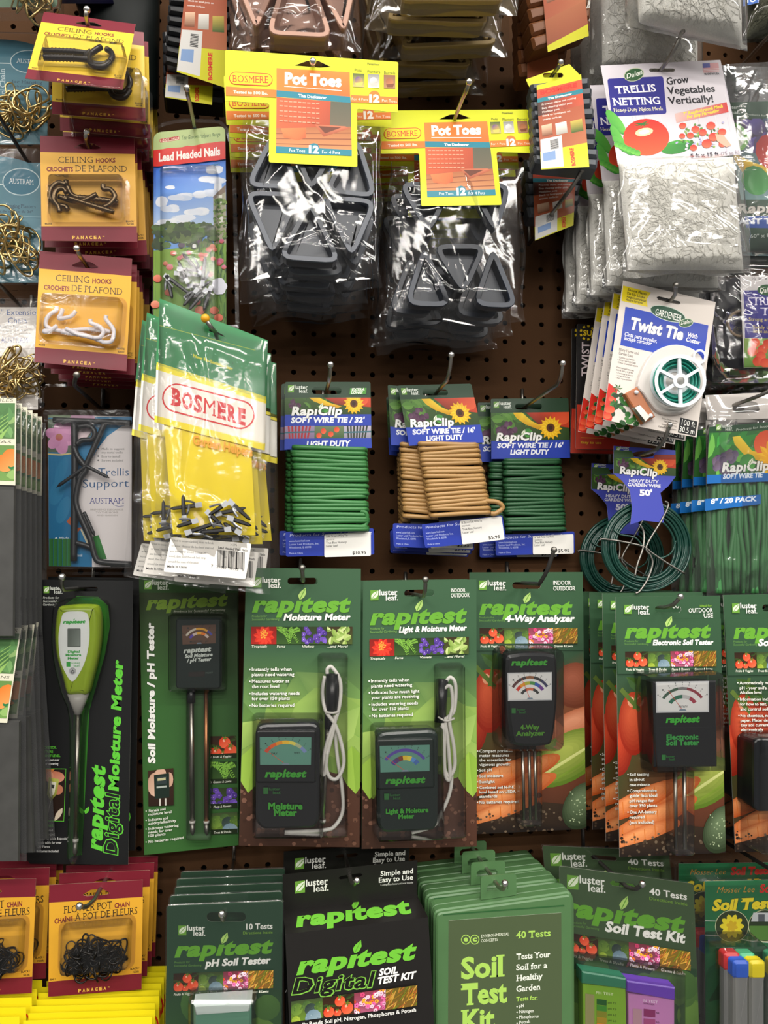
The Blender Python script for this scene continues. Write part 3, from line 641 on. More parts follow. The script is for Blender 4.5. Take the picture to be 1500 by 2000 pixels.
# ---------------------------------------------------------------- garden helper bags
f = lambda x, y: (x / 2.7273, 750 + y / 2.7273); f3 = lambda x, y: (x / 3, 450 + y / 3)
c = Card('nail_bag', 'green and yellow resealable bag of wall nails, front of its row', 'nail bag', [(312, 583), (523, 665), (513, 1147), (300, 1120)], .17, (424, 652), 2, 0, group='green and yellow nail bags', m=mat('printed_film', 'ffffff', .22) if False else print_mat('printed_film', .3, .12))
GRN, YEL = '0d7a3e', 'f2e01c'
sl = [f3(1225, 580), f3(1245, 580), f3(1310, 615), f3(1328, 640), f3(1315, 652), f3(1250, 635), f3(1215, 615)]
c.sheet([(312, 583), (523, 665), (520, 782), (304, 711)], GRN, sl, t=.2, back='2a8a52')
c.poly([f3(935, 555), f3(1495, 700), f3(1495, 704), f3(935, 559)], '8fae2a')
for i in range(60):
    u = g.random(); x, y = 318 + 195 * u, 645 + 68 * u + g.uniform(0, 18) * (1 + .0); c.poly(ell(x, y, g.uniform(.6, 2.2), g.uniform(.4, 1.), 6, g.uniform(0, 90)), g.choice(['5fae84', '15965a', '0a5c34']))
c.sheet([f3(918, 772), (520, 775), (520, 790), f3(915, 815)], YEL, t=.2, back='e8d820'); c.sheet([f3(915, 815), (520, 788), (517, 868), f3(907, 1085)], 'efece4', t=.2, back='e8e4da'); c.sheet([f3(907, 1083), (518, 866), (517, 880), f3(904, 1122)], YEL, t=.2, back='e8d820')
c.text('New Re-Sealable bag', *f3(1132, 742), *f3(1363, 820), 6, 'd6d42a', .03)
def capsule(x0, y0, x1, y1, r): 
    a = math.degrees(math.atan2(y1 - y0, x1 - x0)); return ell(x1, y1, r, r, 10, 0, a - 90, a + 90) + ell(x0, y0, r, r, 10, 0, a + 90, a + 270)
A, B = f3(1035, 982), f3(1408, 1080); c.poly(capsule(*A, *B, 28.5), 'd2141c'); c.poly(capsule(*A, *B, 25.5), 'efece4')
for i, (ch, w) in enumerate(zip('BOSMERE', (22, 23, 19, 27, 20, 21, 18))):
    x = 333 + sum((22, 23, 19, 27, 20, 21, 18)[:i]) * .985; y = 789 + (x - 333) * .285; hh = 31 - i * .25; c.text(ch, x + .6, y, x + w - 1.6, y + (w - 2) * .285, hh, 'd2141c', (0. if ch == 'M' else .04), serif='b' if ch == 'M' else True)
c.base = -.002; c.sheet([(319, 822), (490, 868), (499, 1045), (337, 1043)], 'f0d80e', t=.3, back='e8d010'); c.base = 0
c.text('Garden Helpers', *f3(1130, 1252), *f3(1480, 1325), 17, 'f0a818', .035); c.done('printed_film')
f = lambda x, y: (x / 2.7273, 750 + y / 2.7273)
for i, (p, q) in enumerate([((1060, 645), (905, 665)), ((980, 720), (975, 590)), ((1110, 685), (1185, 760)), ((1040, 730), (940, 760)), ((1160, 690), (1310, 660)), ((1230, 630), (1335, 725)), ((1225, 715), (1340, 755)), ((1215, 775), (1060, 790)), ((1060, 775), (1165, 795)), ((1270, 790), (1190, 740)), ((1000, 790), (1180, 730)), ((1200, 640), (1110, 700))]): lead_nail(c, f, p, q, 5 + (i % 4) * 2, hs=8)
st = c.sub(7.5); L4 = [f(910, 815), f(1340, 850), f(1308, 1040), f(870, 1000)]; st.sheet(roundpoly(L4, 4), 'ebe7e0', t=.2)
for t, x0, y0, x1, y1 in (('Used to secure climbing plants to brick', 920, 838, 1138, 853), ('or wood. Hammer the hardened steel nail', 914, 866, 1138, 880), ('into the mortar around brick or into', 906, 895, 1105, 905), ('wood, then bend the soft lead strip', 900, 922, 1095, 932), ('around the stem of the plant.', 896, 950, 1060, 958)): st.text(t, *f(x0, y0), *f(x1, y1), 4, '4a4a4a', 0, serif=True)
st.text('Made In China', *f(890, 977), *f(995, 981), 4.2, '1c1c1c', .02, serif=True); st.text('H195', *f(1228, 862), *f(1262, 864), 4.6, '3a3a3a', 0, serif=True); st.text('Lead Headed Wall Nails', *f(1162, 877), *f(1318, 893), 4.6, '2a2a2a', .02, serif=True)
g2 = random.Random(77)
def barcode(st, x0, y0, x1, y1, h, n=34):
    v = st.vd; x = 0.
    for i in range(n):
        w = g2.choice([.4, .6, .6, 1.]); a = i / n; xx, yy = x0 + (x1 - x0) * a, y0 + (y1 - y0) * a; ww = (x1 - x0) / n * w; st.poly([(xx, yy), (xx + ww, yy + (y1 - y0) / n * w), (xx + ww + v.x * h, yy + v.y * h), (xx + v.x * h, yy + v.y * h)], '1a1a1a')
barcode(st, *f(1160, 882), *f(1305, 898), 34); st.text('7   21082  08195   3', *f(1125, 975), *f(1297, 998), 5, '222222', 0); st.done('sticker')
bag(c, [(312, 590), (523, 668), (513, 1147), (300, 1120)], 12, 5, film_mat('nail_bag_film', .9, .006, .08, .12, 20.), wr=1.2, fringe=0)
hook((421, 650), .17, (401, 622), .185, 'wire hook with a yellow rubber tip in the green bag', tm=mat('yellow_rubber_tip', 'e0a010', .45), rb=.0046)
c.copy('green and yellow nail bag just behind the front one, its label showing below', 22, 3, -9, -1, 0, 0)
c.copy('green and yellow nail bag in the row, leftmost one peeking out', 62, -30, -6, 2.5, 0, 0); c.copy('green and yellow nail bag in the row, peeking out left between two others', 42, -21, -3, 1.5, 0, 0)
c.copy('green and yellow nail bag peeking out at the right of its row', 82, 8, -4, -2, 0, 0)
# ================================================================ pot feet in clear bags with a yellow header
HQ = [(440, 97), (778, 121), (777, 220), (440, 200)]
def terracotta(c, quad, dark='6d4a3c'):
    p = Pic(c, quad); p.bg('5a5a4a', '7a6a54'); p.poly([(0, 0), (.72, 0), (.7, .62), (0, .66)], ['d4623a', 'b84e30', 'a8482c', 'd0603a']); p.poly([(0, .62), (1, .5), (1, 1), (0, 1)], ['b06a44', 'a8643c', 'c88a58', 'd08a58'])
    for k in range(3): p.poly([(0, .72 + .1 * k), (1, .62 + .13 * k), (1, .64 + .13 * k), (0, .735 + .1 * k)], '8a4a30')
    p.poly([(.06, .62), (.38, .58), (.38, .78), (.28, .84), (.1, .8)], ['e8824c', 'e07040', 'c85a34', 'd86a3c', 'd86a3c']); p.poly([(.5, .5), (.92, .5), (.97, .54), (.62, .74)], ['c06a48', 'c87454', 'b05a3c', 'a05034']); p.poly([(.55, .53), (.86, .53), (.64, .67)], '6a3826')
    for k in range(5):
        for j in range(9): p.poly([(.04 + j * .06, .06 + k * .1), (.085 + j * .06, .06 + k * .1), (.085 + j * .06, .085 + k * .1), (.04 + j * .06, .085 + k * .1)], 'e89a7c')
def header(c, n=1):
    T = [(440, 97), (778, 121), (777, 220), (697, 212), (698, 326), (525, 317), (526, 202), (440, 197)]; Y = 'd8dc18'
    sl = [(574.5, 128), (600, 119), (622, 119), (647, 131), (625, 132), (600, 130)]
    c.sheet(roundpoly(T, [4, 4, 3, 5, 4, 4, 5, 3], 3), Y, sl, back='c8c4b0')
    c.poly([(540, 133), (683, 141), (684, 192), (540, 180)], ['e0822e', 'e0822e', 'd86a2c', 'e0822e']); c.poly([(540, 176), (684, 189), (685, 201), (540, 189)], '1f7f92')
    c.text('Pot Toes', 556, 163, 667, 169, 21, 'f6f2ea', .05); c.line([(555, 168.5), (667, 177)], 1.2, 'f6f2ea'); c.text('The Decksaver', 583, 189.5, 638, 193.5, 5.6, 'f0f4f2', .04)
    terracotta(c, [(540, 189.5), (685, 201), (687, 295), (539, 288)]); c.poly([(539, 286), (687, 293), (687, 305), (539, 299)], '1f7f92'); c.poly(ell(613, 291, 11, 11, 16), '1f7f92')
    c.text('12', 603, 298.5, 623, 299.5, 13.5, 'f6f2ea', .06); c.text('Pot Toes', 565, 296.5, 596, 298, 6, 'e8f0ee', .0); c.text('For 4 Pots', 629, 300, 664, 301.5, 6, 'e8f0ee', .0)
    c.poly(capsule(460, 153, 520, 156, 12.5), 'd2341c'); c.poly(capsule(460, 153, 520, 156, 11), 'e8d41c'); c.text('BOSMERE', 454, 160.5, 524, 163, 13.5, 'd2341c', .0, serif=True)
    c.poly([(441, 169), (540, 176), (540, 191), (441, 187)], 'e07a2c'); c.text('Tested to 500 lbs.', 456, 182.5, 523, 185.5, 5.6, 'f4e6d0', .03)
    c.text('Patented', 717.5, 126.5, 741, 128, 4, '6a6a2a', .01)
    for t, x0, x1, y in (('Pots', 692.6, 706.5, 139.5), ('Planters', 717.5, 742.5, 142.5), ('Barrels', 750, 772, 144.5)): c.text(t, x0, y, x1, y + 1, 5.6, '6a6a1c', .0)
    for k, x in enumerate((689, 718.5, 749.5)):
        q = [(x, 143.5 + k * 1.4), (x + 22.5, 144.5 + k * 1.4), (x + 22.5, 171 + k * 1.4), (x, 170 + k * 1.4)]; p = Pic(c, q); p.bg(('4a5a2c', '8a8a86', '8a5a3a')[k], ('c8b870', 'd6d2ca', 'b0825c')[k])
        p.disc(.5, .5, .28, ('6a4a8a', 'e6e2da', '9a5a34')[k], ('c8a83a', 'b0aca4', 'c07a4c')[k]); p.poly([(.2, .7), (.9, .62), (.8, .9), (.3, .92)], ('d8c060', 'c4beb4', '7a4428')[k])
    c.poly([(685, 186), (777, 190), (777, 203.5), (685, 200.5)], 'e07a2c'); c.poly(ell(731, 189, 11.5, 11.5, 18), 'e07a2c'); c.text('12', 721, 199.5, 741, 200, 13.5, 'f6f2ea', .06); c.text('For 4 Pots', 687, 196, 718.5, 197.5, 4.8, 'f4e0c8', 0); c.text('Pot Toes', 746, 199, 775, 201, 5.2, 'f4e0c8', 0)
    c.done('header_card')
GT = mat('grey_feet', '464b55', .34, noise=.06); NT = mat('navy_feet', '272e3b', .34, noise=.06); TT = mat('terracotta_feet', 'b08672', .45, noise=.08); TN = mat('tan_feet', 'a38a58', .5, noise=.08)
f = lambda x, y: (440 + x / 2.4194, 250 + y / 2.4194)
c = Card('pot_feet_bag', 'clear bag of grey pot feet under a yellow header, left front bag', 'pot feet bag', HQ, .19, (611, 127), 3, 0, group='bags of grey pot feet', inc=5e-6)
header(c)
for T in ([(232, 10), (98, 272), (352, 282)], [(625, 40), (468, 295), (716, 325)], [(92, 300), (352, 312), (222, 600)], [(458, 322), (716, 342), (598, 612)], [(402, 340), (252, 612), (545, 632)], [(290, 20), (560, 30), (405, 300)]): dish(c, [f(*p) for p in T], -4, 17, GT, 11, 34)
bag(c, [(470, 208), (752, 224), (744, 534), (466, 530)], 22, 21, fringe=5, wr=1.2, ny=44, zf=-19)
hook((611, 126), .19, (611, 120), .205, 'round hook tip in the slot of the left yellow header')
for i, (dd, ro, pi, dx) in enumerate(((36, -3, 0, -4), (70, 1, -1, 0), (104, -2, 0, -3), (136, -3, -1, -6))): c.copy(f'clear bag of grey pot feet, {ords[i]} from the front on the left hook', dd, dx, 0, ro, pi, 0)
c = Card('pot_feet_bag', 'clear bag of navy pot feet under a yellow header, right front bag', 'pot feet bag', [(742, 216), (1032, 214), (1041, 299), (744, 303)], .14, (888, 233), 2, 0, design=HQ, group='bags of navy pot feet', inc=5e-6)
header(c); cc = object.__new__(Card); cc.__dict__.update(c.__dict__); cc.h = None
for T in ([(982, 552), (1234, 552), (1128, 785)], [(940, 555), (850, 832), (1072, 838)], [(1266, 560), (1385, 845), (1172, 835)], [(820, 258), (1080, 262), (962, 500)], [(1150, 262), (1350, 262), (1280, 500)]): dish(cc, [f(*p) for p in T], -4, 15, NT, 11, 34)
bag(cc, [(764, 300), (1028, 300), (1034, 622), (764, 622)], 19, 33, fringe=5, wr=1.2, ny=44, zf=-16)
hook((888, 232), .14, (916, 160), .2, 'thick wire hook reaching up over the right yellow header', rise=0)
for i, (dd, ro, pi, dx) in enumerate(((32, 2, 0, -6), (60, -2, -1, -3), (88, 1, 0, -9), (112, -1, -1, -4))): c.copy(f'clear bag of navy pot feet, {ords[i]} from the front on the right hook', dd, dx, 0, ro, pi, 0)
# terracotta and tan bags on the hooks above
c = Card('pot_feet_bag', 'clear bag of terracotta pot feet cut by the top edge', 'pot feet bag', [(445, -260), (705, -255), (702, 100), (452, 96)], .17, (580, -250), 0, 0)
for T in ([(524, 62), (646, 68), (580, -120)], [(440, -95), (568, -100), (500, 54)], [(585, -100), (708, -100), (672, 60)], [(450, -250), (560, -250), (500, -110)], [(590, -250), (700, -250), (640, -110)]): dish(c, T, 14, 26, TT, 10, 28)
bag(c, [(447, -250), (705, -250), (702, 104), (450, 96)], 22, 41, fringe=4, wr=1.2); c.copy('clear bag of terracotta pot feet behind the front one at the top edge', 45, 2, 0, 2, 1, 0)
c = Card('pot_feet_bag', 'clear bag of tan pot feet at the top edge, lowest and nearest of the stack', 'pot feet bag', [(735, -380), (1010, -380), (1005, 5), (742, 5)], .19, (870, -370), 0, 0, group='bags of tan pot feet')
for T in ([(785, -4), (985, -4), (885, -165)], [(742, -175), (862, -175), (800, -8)], [(890, -175), (1004, -175), (966, -8)], [(745, -370), (860, -370), (800, -225)], [(885, -370), (1000, -370), (950, -225)]): dish(c, T, 12, 26, TN, 9, 26)
bag(c, [(738, -370), (1010, -370), (1012, 26), (738, 26)], 27, 43, fringe=5, wr=1.2)
for i, (dd, ro) in enumerate(((38, 2), (76, -2), (114, 2), (150, -1))): c.copy(f'clear bag of tan pot feet at the top edge, {ords[i]} from the front', dd, (-2, 3, -3, 1)[i], 0, ro, 1, 0)
# ---------------------------------------------------------------- sleeved packs of pot feet
def sleeve_pack(label, quad, d, hang, m, body, layers, tilt, sleeve_art, zf=20, group='sleeved pot feet packs'):
    """a column of nested feet with a printed sleeve wrapped around its front"""
    c = Card('sleeved_feet_pack', label, 'pot feet pack', quad, d, hang, tilt[0], tilt[1], group=group)
    (x0, y0), (x1, y1), (x2, y2), (x3, y3) = body
    for i in range(layers):
        a, b = i / layers, (i + .94) / layers; L0, L1 = (x0 + (x3 - x0) * a, y0 + (y3 - y0) * a), (x0 + (x3 - x0) * b, y0 + (y3 - y0) * b); R0, R1 = (x1 + (x2 - x1) * a, y1 + (y2 - y1) * a), (x1 + (x2 - x1) * b, y1 + (y2 - y1) * b)
        k = 3 if i % 2 else 0
        c.solid('pot_foot', roundpoly([L0, (R0[0] + k, R0[1]), (R1[0] - 3 + k, R1[1]), (L1[0] + 3, L1[1])], 4, 2), [(-zf, 4), (-zf + 3, 0), (zf - 6, 0), (zf - 2, 5)], m, z_ref=zf - 4)
    s = c.sub(zf); sleeve_art(s, c); s.done('printed_sleeve')
    return c
def decksaver_art(quad, sticker=True):
    def art(s, c):
        h = homog([(0, 0), (1, 0), (1, 1), (0, 1)], quad); q = lambda u, v: happly(h, u, v); T = lambda t, u0, u1, v, hh, col, b=.02: s.text(t, *q(u0, v), *q(u1, v), hh, col, b)
        s.sheet([q(0, 0), q(1, 0), q(1, 1), q(0, 1)], 'd8552e', t=.4, back='c8b8a0'); p = Pic(s, [q(0, .06), q(1, .06), q(1, 1), q(0, 1)])
        p.poly([(0, 0), (1, 0), (1, .34), (0, .34)], ['d8502c', 'd8502c', 'c8583c', '3a2620']); p.poly([(0, .15), (.5, .15), (.6, .34), (0, .36)], ['3a2a24', 'a84830', 'b05038', '2e221e']); p.poly([(0, .34), (1, .3), (1, .74), (0, .8)], ['a8502f', 'b05a3a', 'b8704a', 'a8583a'])
        s.poly([q(0, 0), q(1, 0), q(1, .06), q(0, .06)], 'd8d818'); T('BOSMERE', .08, .9, .13, 8, 'e82c1c', .05); s.poly([q(0, .165), q(1, .165), q(1, .215), q(0, .215)], '1f7f8e'); T('The Decksaver', .25, .78, .205, 3.6, 'f0f0e8', .05)
        for i, t in enumerate(('Prevents stains and rotting', 'Easy cleaning under pots', 'Healthier pots', 'Stack to level pots on', 'uneven surfaces')): T(t, .1, .1 + .028 * len(t), .26 + .045 * i, 3.4, 'e6dcd4', .02)
        for i in range(3): Pic(s, [q(.06 + .32 * i, .5), q(.3 + .32 * i, .49), q(.31 + .32 * i, .62), q(.07 + .32 * i, .63)]).bg(('e8c0a0', 'e8e4dc', 'c8b050')[i], ('7a4428', 'a8a298', '3a5a24')[i])
        y_ = .8 if sticker else .95; s.poly([q(0, .75), q(1, .7), q(1, 1), q(0, 1)], ['a8603c', 'b06844', '9a4c30', '8a4428']) if not sticker else None; s.poly([q(0, y_), q(1, y_ - .05), q(1, 1), q(0, 1)], 'd0cc20')
        if sticker:
            s.poly([q(.02, .66), q(.5, .64), q(.5, .98), q(.0, .99)], 'd6d4d0'); s.poly([q(.06, .82), q(.34, .8), q(.34, .9), q(.06, .91)], '7f9cc8')
            for i in range(9): s.poly([q(.24, .68 + .012 * i), q(.42, .675 + .012 * i), q(.42, .682 + .012 * i), q(.24, .687 + .012 * i)], '2a2a2a')
        s.text('BOSMERE', *q(.74, .98), *q(.72, .79), 7, 'd2341c', .05) if sticker else None
    return art
BKF = mat('black_feet', '1b1c1f', .35); GYF = mat('slate_feet', '484c52', .4, noise=.08); TCF = mat('clay_feet', '7d4c2a', .45, noise=.1)
q = [(367, -70), (444, -70), (442, 172), (345, 140)]
sleeve_pack('black sleeved pot feet pack at the top left, tilted, sticker on its sleeve', q, .13, (400, -60), BKF, [(334, -70), (452, -70), (452, 160), (318, 125)], 10, (-14, -8), decksaver_art(q), 22)
q = [(330, 60), (420, 60), (414, 205), (322, 190)]
sleeve_pack('black sleeved pot feet pack half hidden below the tilted black one', q, .075, (380, 50), BKF, [(316, 60), (440, 60), (440, 200), (318, 190)], 6, (4, -5), decksaver_art(q), 18)
q = [(1048, 167), (1135, 145), (1151, 326), (1057, 331)]
c = sleeve_pack('slate grey sleeved pot feet pack with a white sticker', q, .15, (1085, 140), GYF, [(1035, 163), (1152, 150), (1170, 330), (1042, 318)], 9, (3, 6), decksaver_art(q), 16)
s = c.sub(4.); s.sheet([(1027, 155), (1112, 125), (1136, 150), (1036, 174)], 'd8d81c', slotpts(1080, 147, 40, 9), back='d0cc70'); s.done('hang_tab')
hook((1079, 147), .15, (1095, 122), .17, 'wire hook in the yellow tab of the slate grey sleeved pack')
q = [(1040, 320), (1125, 330), (1120, 440), (1045, 470)]
sleeve_pack('slate grey sleeved pot feet pack hanging low behind another, blue mark on its sticker', q, .07, (1085, 300), GYF, [(1022, 310), (1140, 320), (1128, 420), (1030, 425)], 5, (3, 6), decksaver_art(q), 16)
q = [(1048, -150), (1130, -160), (1150, 70), (1070, 102)]
sleeve_pack('clay brown sleeved pot feet pack at the top edge', q, .15, (1085, -150), TCF, [(1008, -150), (1140, -160), (1155, 62), (1040, 100)], 9, (-10, 7), decksaver_art(q, False), 22)
q = [(1030, -40), (1090, -40), (1090, 160), (1030, 165)]
sleeve_pack('clay brown sleeved pot feet pack behind the front clay one', q, .08, (1060, -40), TCF, [(1008, -40), (1110, -40), (1105, 140), (1012, 150)], 7, (3, 3), decksaver_art(q, False), 18)
hook((1000, 475), .01, (1137, 332), .15, 'long bare wire hook slanting up beside the netting bags', DSTEEL, DSTEEL, .0022) if False else None
a = P(1033, 478, .0)
hook((1038, 470), .012, (1137, 331), .16, 'long bare wire hook slanting up beside the netting bags', DSTEEL, DSTEEL)
# ================================================================ printed motifs shared by the green packs
def logo(c, x, y, s, col='f2f2ea', slope=0., sq='6b9f3c'):
    """the leaf square and its two-line name, s = side of the square"""
    c.poly([(x, y), (x + s * .95, y + slope * s), (x + s * .95, y + s * 1.15 + slope * s), (x, y + s * 1.15)], sq)
    P_ = [(.12, 1.0), (.1, .6), (.35, .3), (.95, .05), (.9, .55), (.6, .9), (.3, .95)]; c.poly([(x + a * s, y + b * s + slope * a * s) for a, b in P_], 'dfe8d0'); c.line([(x + .12 * s, y + 1.02 * s), (x + .85 * s, y + .15 * s)], s * .07, sq)
    c.text('luster', x + s * 1.05, y + s * .58 + slope * s, x + s * 3.15, y + s * .58 + slope * s * 3, s * .62, col, .022); c.text('leaf.', x + s * 1.78, y + s * 1.2 + slope * s * 1.8, x + s * 3.2, y + s * 1.2 + slope * s * 3, s * .62, col, .012)
def leafmark(c, x, y, s, col='a8cf5c'): 
    P_ = [(-.3, 1.), (-.45, .55), (-.2, .15), (.35, -.3), (.42, .3), (.2, .75), (-.1, .95)]; c.poly([(x + a * s, y + b * s) for a, b in P_], col); c.line([(x - .25 * s, y + .95 * s), (x + .3 * s, y - .15 * s)], s * .08, '5d9a2e')
def rapitest(c, x0, y0, x1, y1, h, col='69aa36', out=None):
    if out: c.text('rapıtest', x0 - h * .08, y0, x1 + h * .08, y1, h, out, .07, .22, sp=1.08)
    c.text('rapıtest', x0, y0, x1, y1, h, col, .05, .22, sp=1.08, res=3); t = .49; leafmark(c, x0 + (x1 - x0) * t + h * .12, y0 + (y1 - y0) * t - h * 1.42, h * .62, 'b6d87a' if col == '69aa36' else col)
def tomato_pic(p, seed=1):
    p.bg('2e2014', '4a2c18'); g = random.Random(seed)
    for i in range(10): p.leaf(g.random(), g.random(), .4, .16, g.uniform(0, 360), '3a4a20', '2a3818')
    for x, y, r in ((.55, .3, .26), (.78, .68, .3), (.2, .76, .27), (.48, .85, .18)):
        p.disc(x, y, r, 'd8361c', 'f0704a'); p.disc(x - .03, y - r * .35, r * .22, 'f6a890'); 
        for a in (10, 80, 150, 220, 290): p.leaf(x, y - r * .8, r * .55, r * .2, a, '4a7a2a')
def shrub_pic(p, seed=2):
    g = random.Random(seed); p.bg('3a4a2c', '6a8a2e')
    for x, y, r, a, b in ((.18, .42, .3, '4a6a2c', '76963c'), (.5, .3, .24, '3f5c30', '63803c'), (.62, .5, .3, '2c3a36', '4a5c54'), (.9, .42, .26, '3a5a2a', '6c8c38'), (.7, .92, .4, '6f8a9a', '9cb2bc'), (.15, .95, .22, '8aa432', 'b0c44a')):
        p.disc(x, y, r, a, b)
        for i in range(14): q = g.uniform(0, 6.28); k = r * math.sqrt(g.random()) * .85; p.disc(x + k * math.cos(q) / p.asp, y + k * math.sin(q), .035, mixc(a, b, g.random()), n=5)
def flower_pic(p, seed=3):
    g = random.Random(seed); p.bg('8a3a4a', 'b05a78')
    for i in range(46):
        x, y = g.random(), g.random(); a = g.choice(['e86aa8', 'f0a0c8', 'f4c8dc', 'e8742c', 'f0b030', 'd84a7a', 'f6e4ec'] if x + y > .6 else ['e8742c', 'f0b030', 'e0482c', 'd84a7a']); r = g.uniform(.07, .12)
        for k in range(5): p.disc(x + r * .6 * math.cos(k * 1.257) / p.asp, y + r * .6 * math.sin(k * 1.257), r * .55, a, n=6)
        p.disc(x, y, r * .3, '7a2a3c', n=5)
def grass_pic(p, seed=4, a=('b8842c', 'd0a040', '8a6a20', '6a7a24', 'c89a4a', 'a8602c')):
    g = random.Random(seed); p.bg('6a5a20', '7a5a24')
    for i in range(70): p.leaf(g.uniform(-.2, 1.1), g.uniform(.1, 1.2), g.uniform(.4, .8), .06, g.uniform(-75, -20), g.choice(a))
def tropical_pic(p):
    p.bg('8a1a14', 'a8241c')
    for a in range(0, 360, 36): p.leaf(.5, .55, .62, .34, a + 8, 'd42a1c', 'e2402c')
    for i in range(16): q = i * 2.4; p.disc(.5 + .16 * math.sqrt(i / 16) * math.cos(q) / p.asp * 1.4, .42 + .26 * math.sqrt(i / 16) * math.sin(q), .05, 'f0902c', 'f6c04a', n=6)
def fern_pic(p):
    p.bg('1e3a18', '3a5a28'); 
    for x0, ang in ((0, -20), (.1, 15), (.3, 60), (.6, 100), (.9, 140), (.5, 40)):
        for k in range(9):
            t = k / 9; x, y = x0 + t * .7 * math.cos(R(ang)) / max(p.asp, .6), .1 + t * .9 * abs(math.sin(R(ang + 25)))
            for sg in (1, -1): p.leaf(x, y, .2 * (1 - t * .6), .06, ang + 65 * sg, '6aa43a', '8cc04e')
def violet_pic(p):
    g = random.Random(5); p.bg('2e3a20', '3a5428')
    for i in range(22):
        x, y = g.uniform(.05, .95), g.uniform(.1, .9); a = g.choice(['5c3f9a', '6d4fb2', '7a5cc0', '4a3488'])
        for k in range(5): p.disc(x + .08 * math.cos(k * 1.257) / p.asp, y + .08 * math.sin(k * 1.257), .075, a, n=7)
        p.disc(x, y, .025, 'd8c8f0', n=5)
def hosta_pic(p):
    g = random.Random(6); p.bg('3a2a18', '4a5a28')
    for i in range(13): p.leaf(g.uniform(0, .9), g.uniform(.1, .9), g.uniform(.4, .6), .28, g.uniform(0, 360), g.choice(['b8cc7a', '98b45c', 'c8d890']), g.choice(['8aa84e', '7a9a44']))
    p.leaf(.35, .75, .55, .36, -30, 'c8d890', 'a0bc64'); p.leaf(.95, .5, .5, .36, 150, 'b8cc7a', '98b45c')
def strip4(c, x0, y0, x1, y1, h, kinds, names, ty, gap=0., col='e6ead8', th=None):
    n = len(kinds)
    for i, k in enumerate(kinds):
        a, b = i / n, (i + 1 - gap) / n; X = lambda t: x0 + (x1 - x0) * t; Y = lambda t: y0 + (y1 - y0) * t
        k(Pic(c, [(X(a), Y(a)), (X(b), Y(b)), (X(b) + c.vd.x * h, Y(b) + h), (X(a) + c.vd.x * h, Y(a) + h)]))
        if names: c.text(names[i], X(a) + 1 + c.vd.x * (h + ty), Y(a) + h + ty, X(a) + (X(b) - X(a)) * min(.82, .07 * len(names[i])) + c.vd.x * h, Y(b) + h + ty, th or 4.4, col, .02, .15)
VEG = (tomato_pic, shrub_pic, flower_pic, grass_pic); VEGN = ('Fruits & Veggies', 'Trees & Shrubs', 'Plants & Flowers', 'Grasses & Lawns')
def clip_pic(p, seed=7, flower=(.76, .55, .42), grapes=(.2, .62)):
    g = random.Random(seed); p.bg('3a5a24', '2c4420')
    for i in range(16): p.leaf(g.uniform(0, .5), g.uniform(-.1, .8), .5, .3, g.uniform(0, 360), g.choice(['3f6a28', '4f7d30', '2c4c22']), g.choice(['5c8a38', '3a5f26']))
    p.poly([(.45, 0), (1, 0), (1, .55), (.6, .4)], ['b0341c', 'd84a24', 'c03a1c', '7a2a18']); p.disc(.9, .12, .34, 'c83a1c', 'e05a30')
    p.poly([(.28, .0), (.4, .0), (.52, .3), (.66, .5), (.6, .6), (.44, .42), (.33, .2)], ['e0b420', 'f0cc30', 'f0cc30', 'd8a418', 'c89010', 'd8a418', 'e8bc24'])
    for i in range(26): q, r = g.uniform(0, 6.28), math.sqrt(g.random()); p.disc(grapes[0] + r * .2 * math.cos(q) / max(p.asp, .8) * 1.6, grapes[1] + r * .28 * math.sin(q), .085, g.choice(['3c2238', '4c2e4a', '5a3a54']), g.choice(['6a4a62', '54304a']), n=9)
    p.disc(.47, .72, .16, '2f7a30', '5aa848', n=10); p.leaf(.4, .7, .3, .14, 20, '3f8a3c', '246a28')
    x, y, r = flower
    for k in range(15): p.leaf(x, y, r, r * .34, k * 24 + 5, 'f2c018', 'e8aa10')
    for k in range(15): p.leaf(x, y, r * .8, r * .28, k * 24 + 17, 'f8d030', 'f0bc1c')
    p.disc(x, y, r * .36, '4a2810', '6a3a18', n=14); p.disc(x, y, r * .18, '38200c', n=10)
# ================================================================ soft wire ties
f = lambda x, y: (500 + x / 2.3077, 680 + y / 2.3077)
DKG2, BLU = '23402a', '2740a8'
def coil(c, TL, TR, BR_, BL_, n, r, m, seed, loose=None, zc=3., depth=.007):
    """one wire wound n times round the card"""
    g = random.Random(seed); pts = []
    for i in range(n):
        t = (i + .5) / n; jl, jr = g.uniform(-.35, .35) / n, g.uniform(-.35, .35) / n
        def at(u, tt, z): 
            x = (TL[0] * (1 - u) + TR[0] * u) * (1 - tt) + (BL_[0] * (1 - u) + BR_[0] * u) * tt; y = (TL[1] * (1 - u) + TR[1] * u) * (1 - tt) + (BL_[1] * (1 - u) + BR_[1] * u) * tt; return c.pt(*f(x, y), z)
        wob = g.uniform(-3, 3) / 200
        pts += [at(.0 + wob, t + jl, zc * .001), at(.04 + wob, t + jl, zc * .001 + depth * .8), at(.35, t + jl * .6 + jr * .2, zc * .001 + depth), at(.7, t + jr * .7, zc * .001 + depth), at(.96 + wob, t + jr, zc * .001 + depth * .8), at(1. + wob, t + jr, zc * .001), at(.95, t + .5 / n + jr, zc * .001 - depth), at(.05, t + .6 / n, zc * .001 - depth)]
    b = MB(); b.tube(spline(pts, 3), r, 7)
    if loose: b.tube(spline([c.pt(*f(x, y), z * .001) for x, y, z in loose], 6), r, 8)
    return c.part('wound_wire', b, m)
SQ = [(1058, 228), (1408, 225), (1415, 495), (1060, 500)]; SQp = [f(*p) for p in SQ]
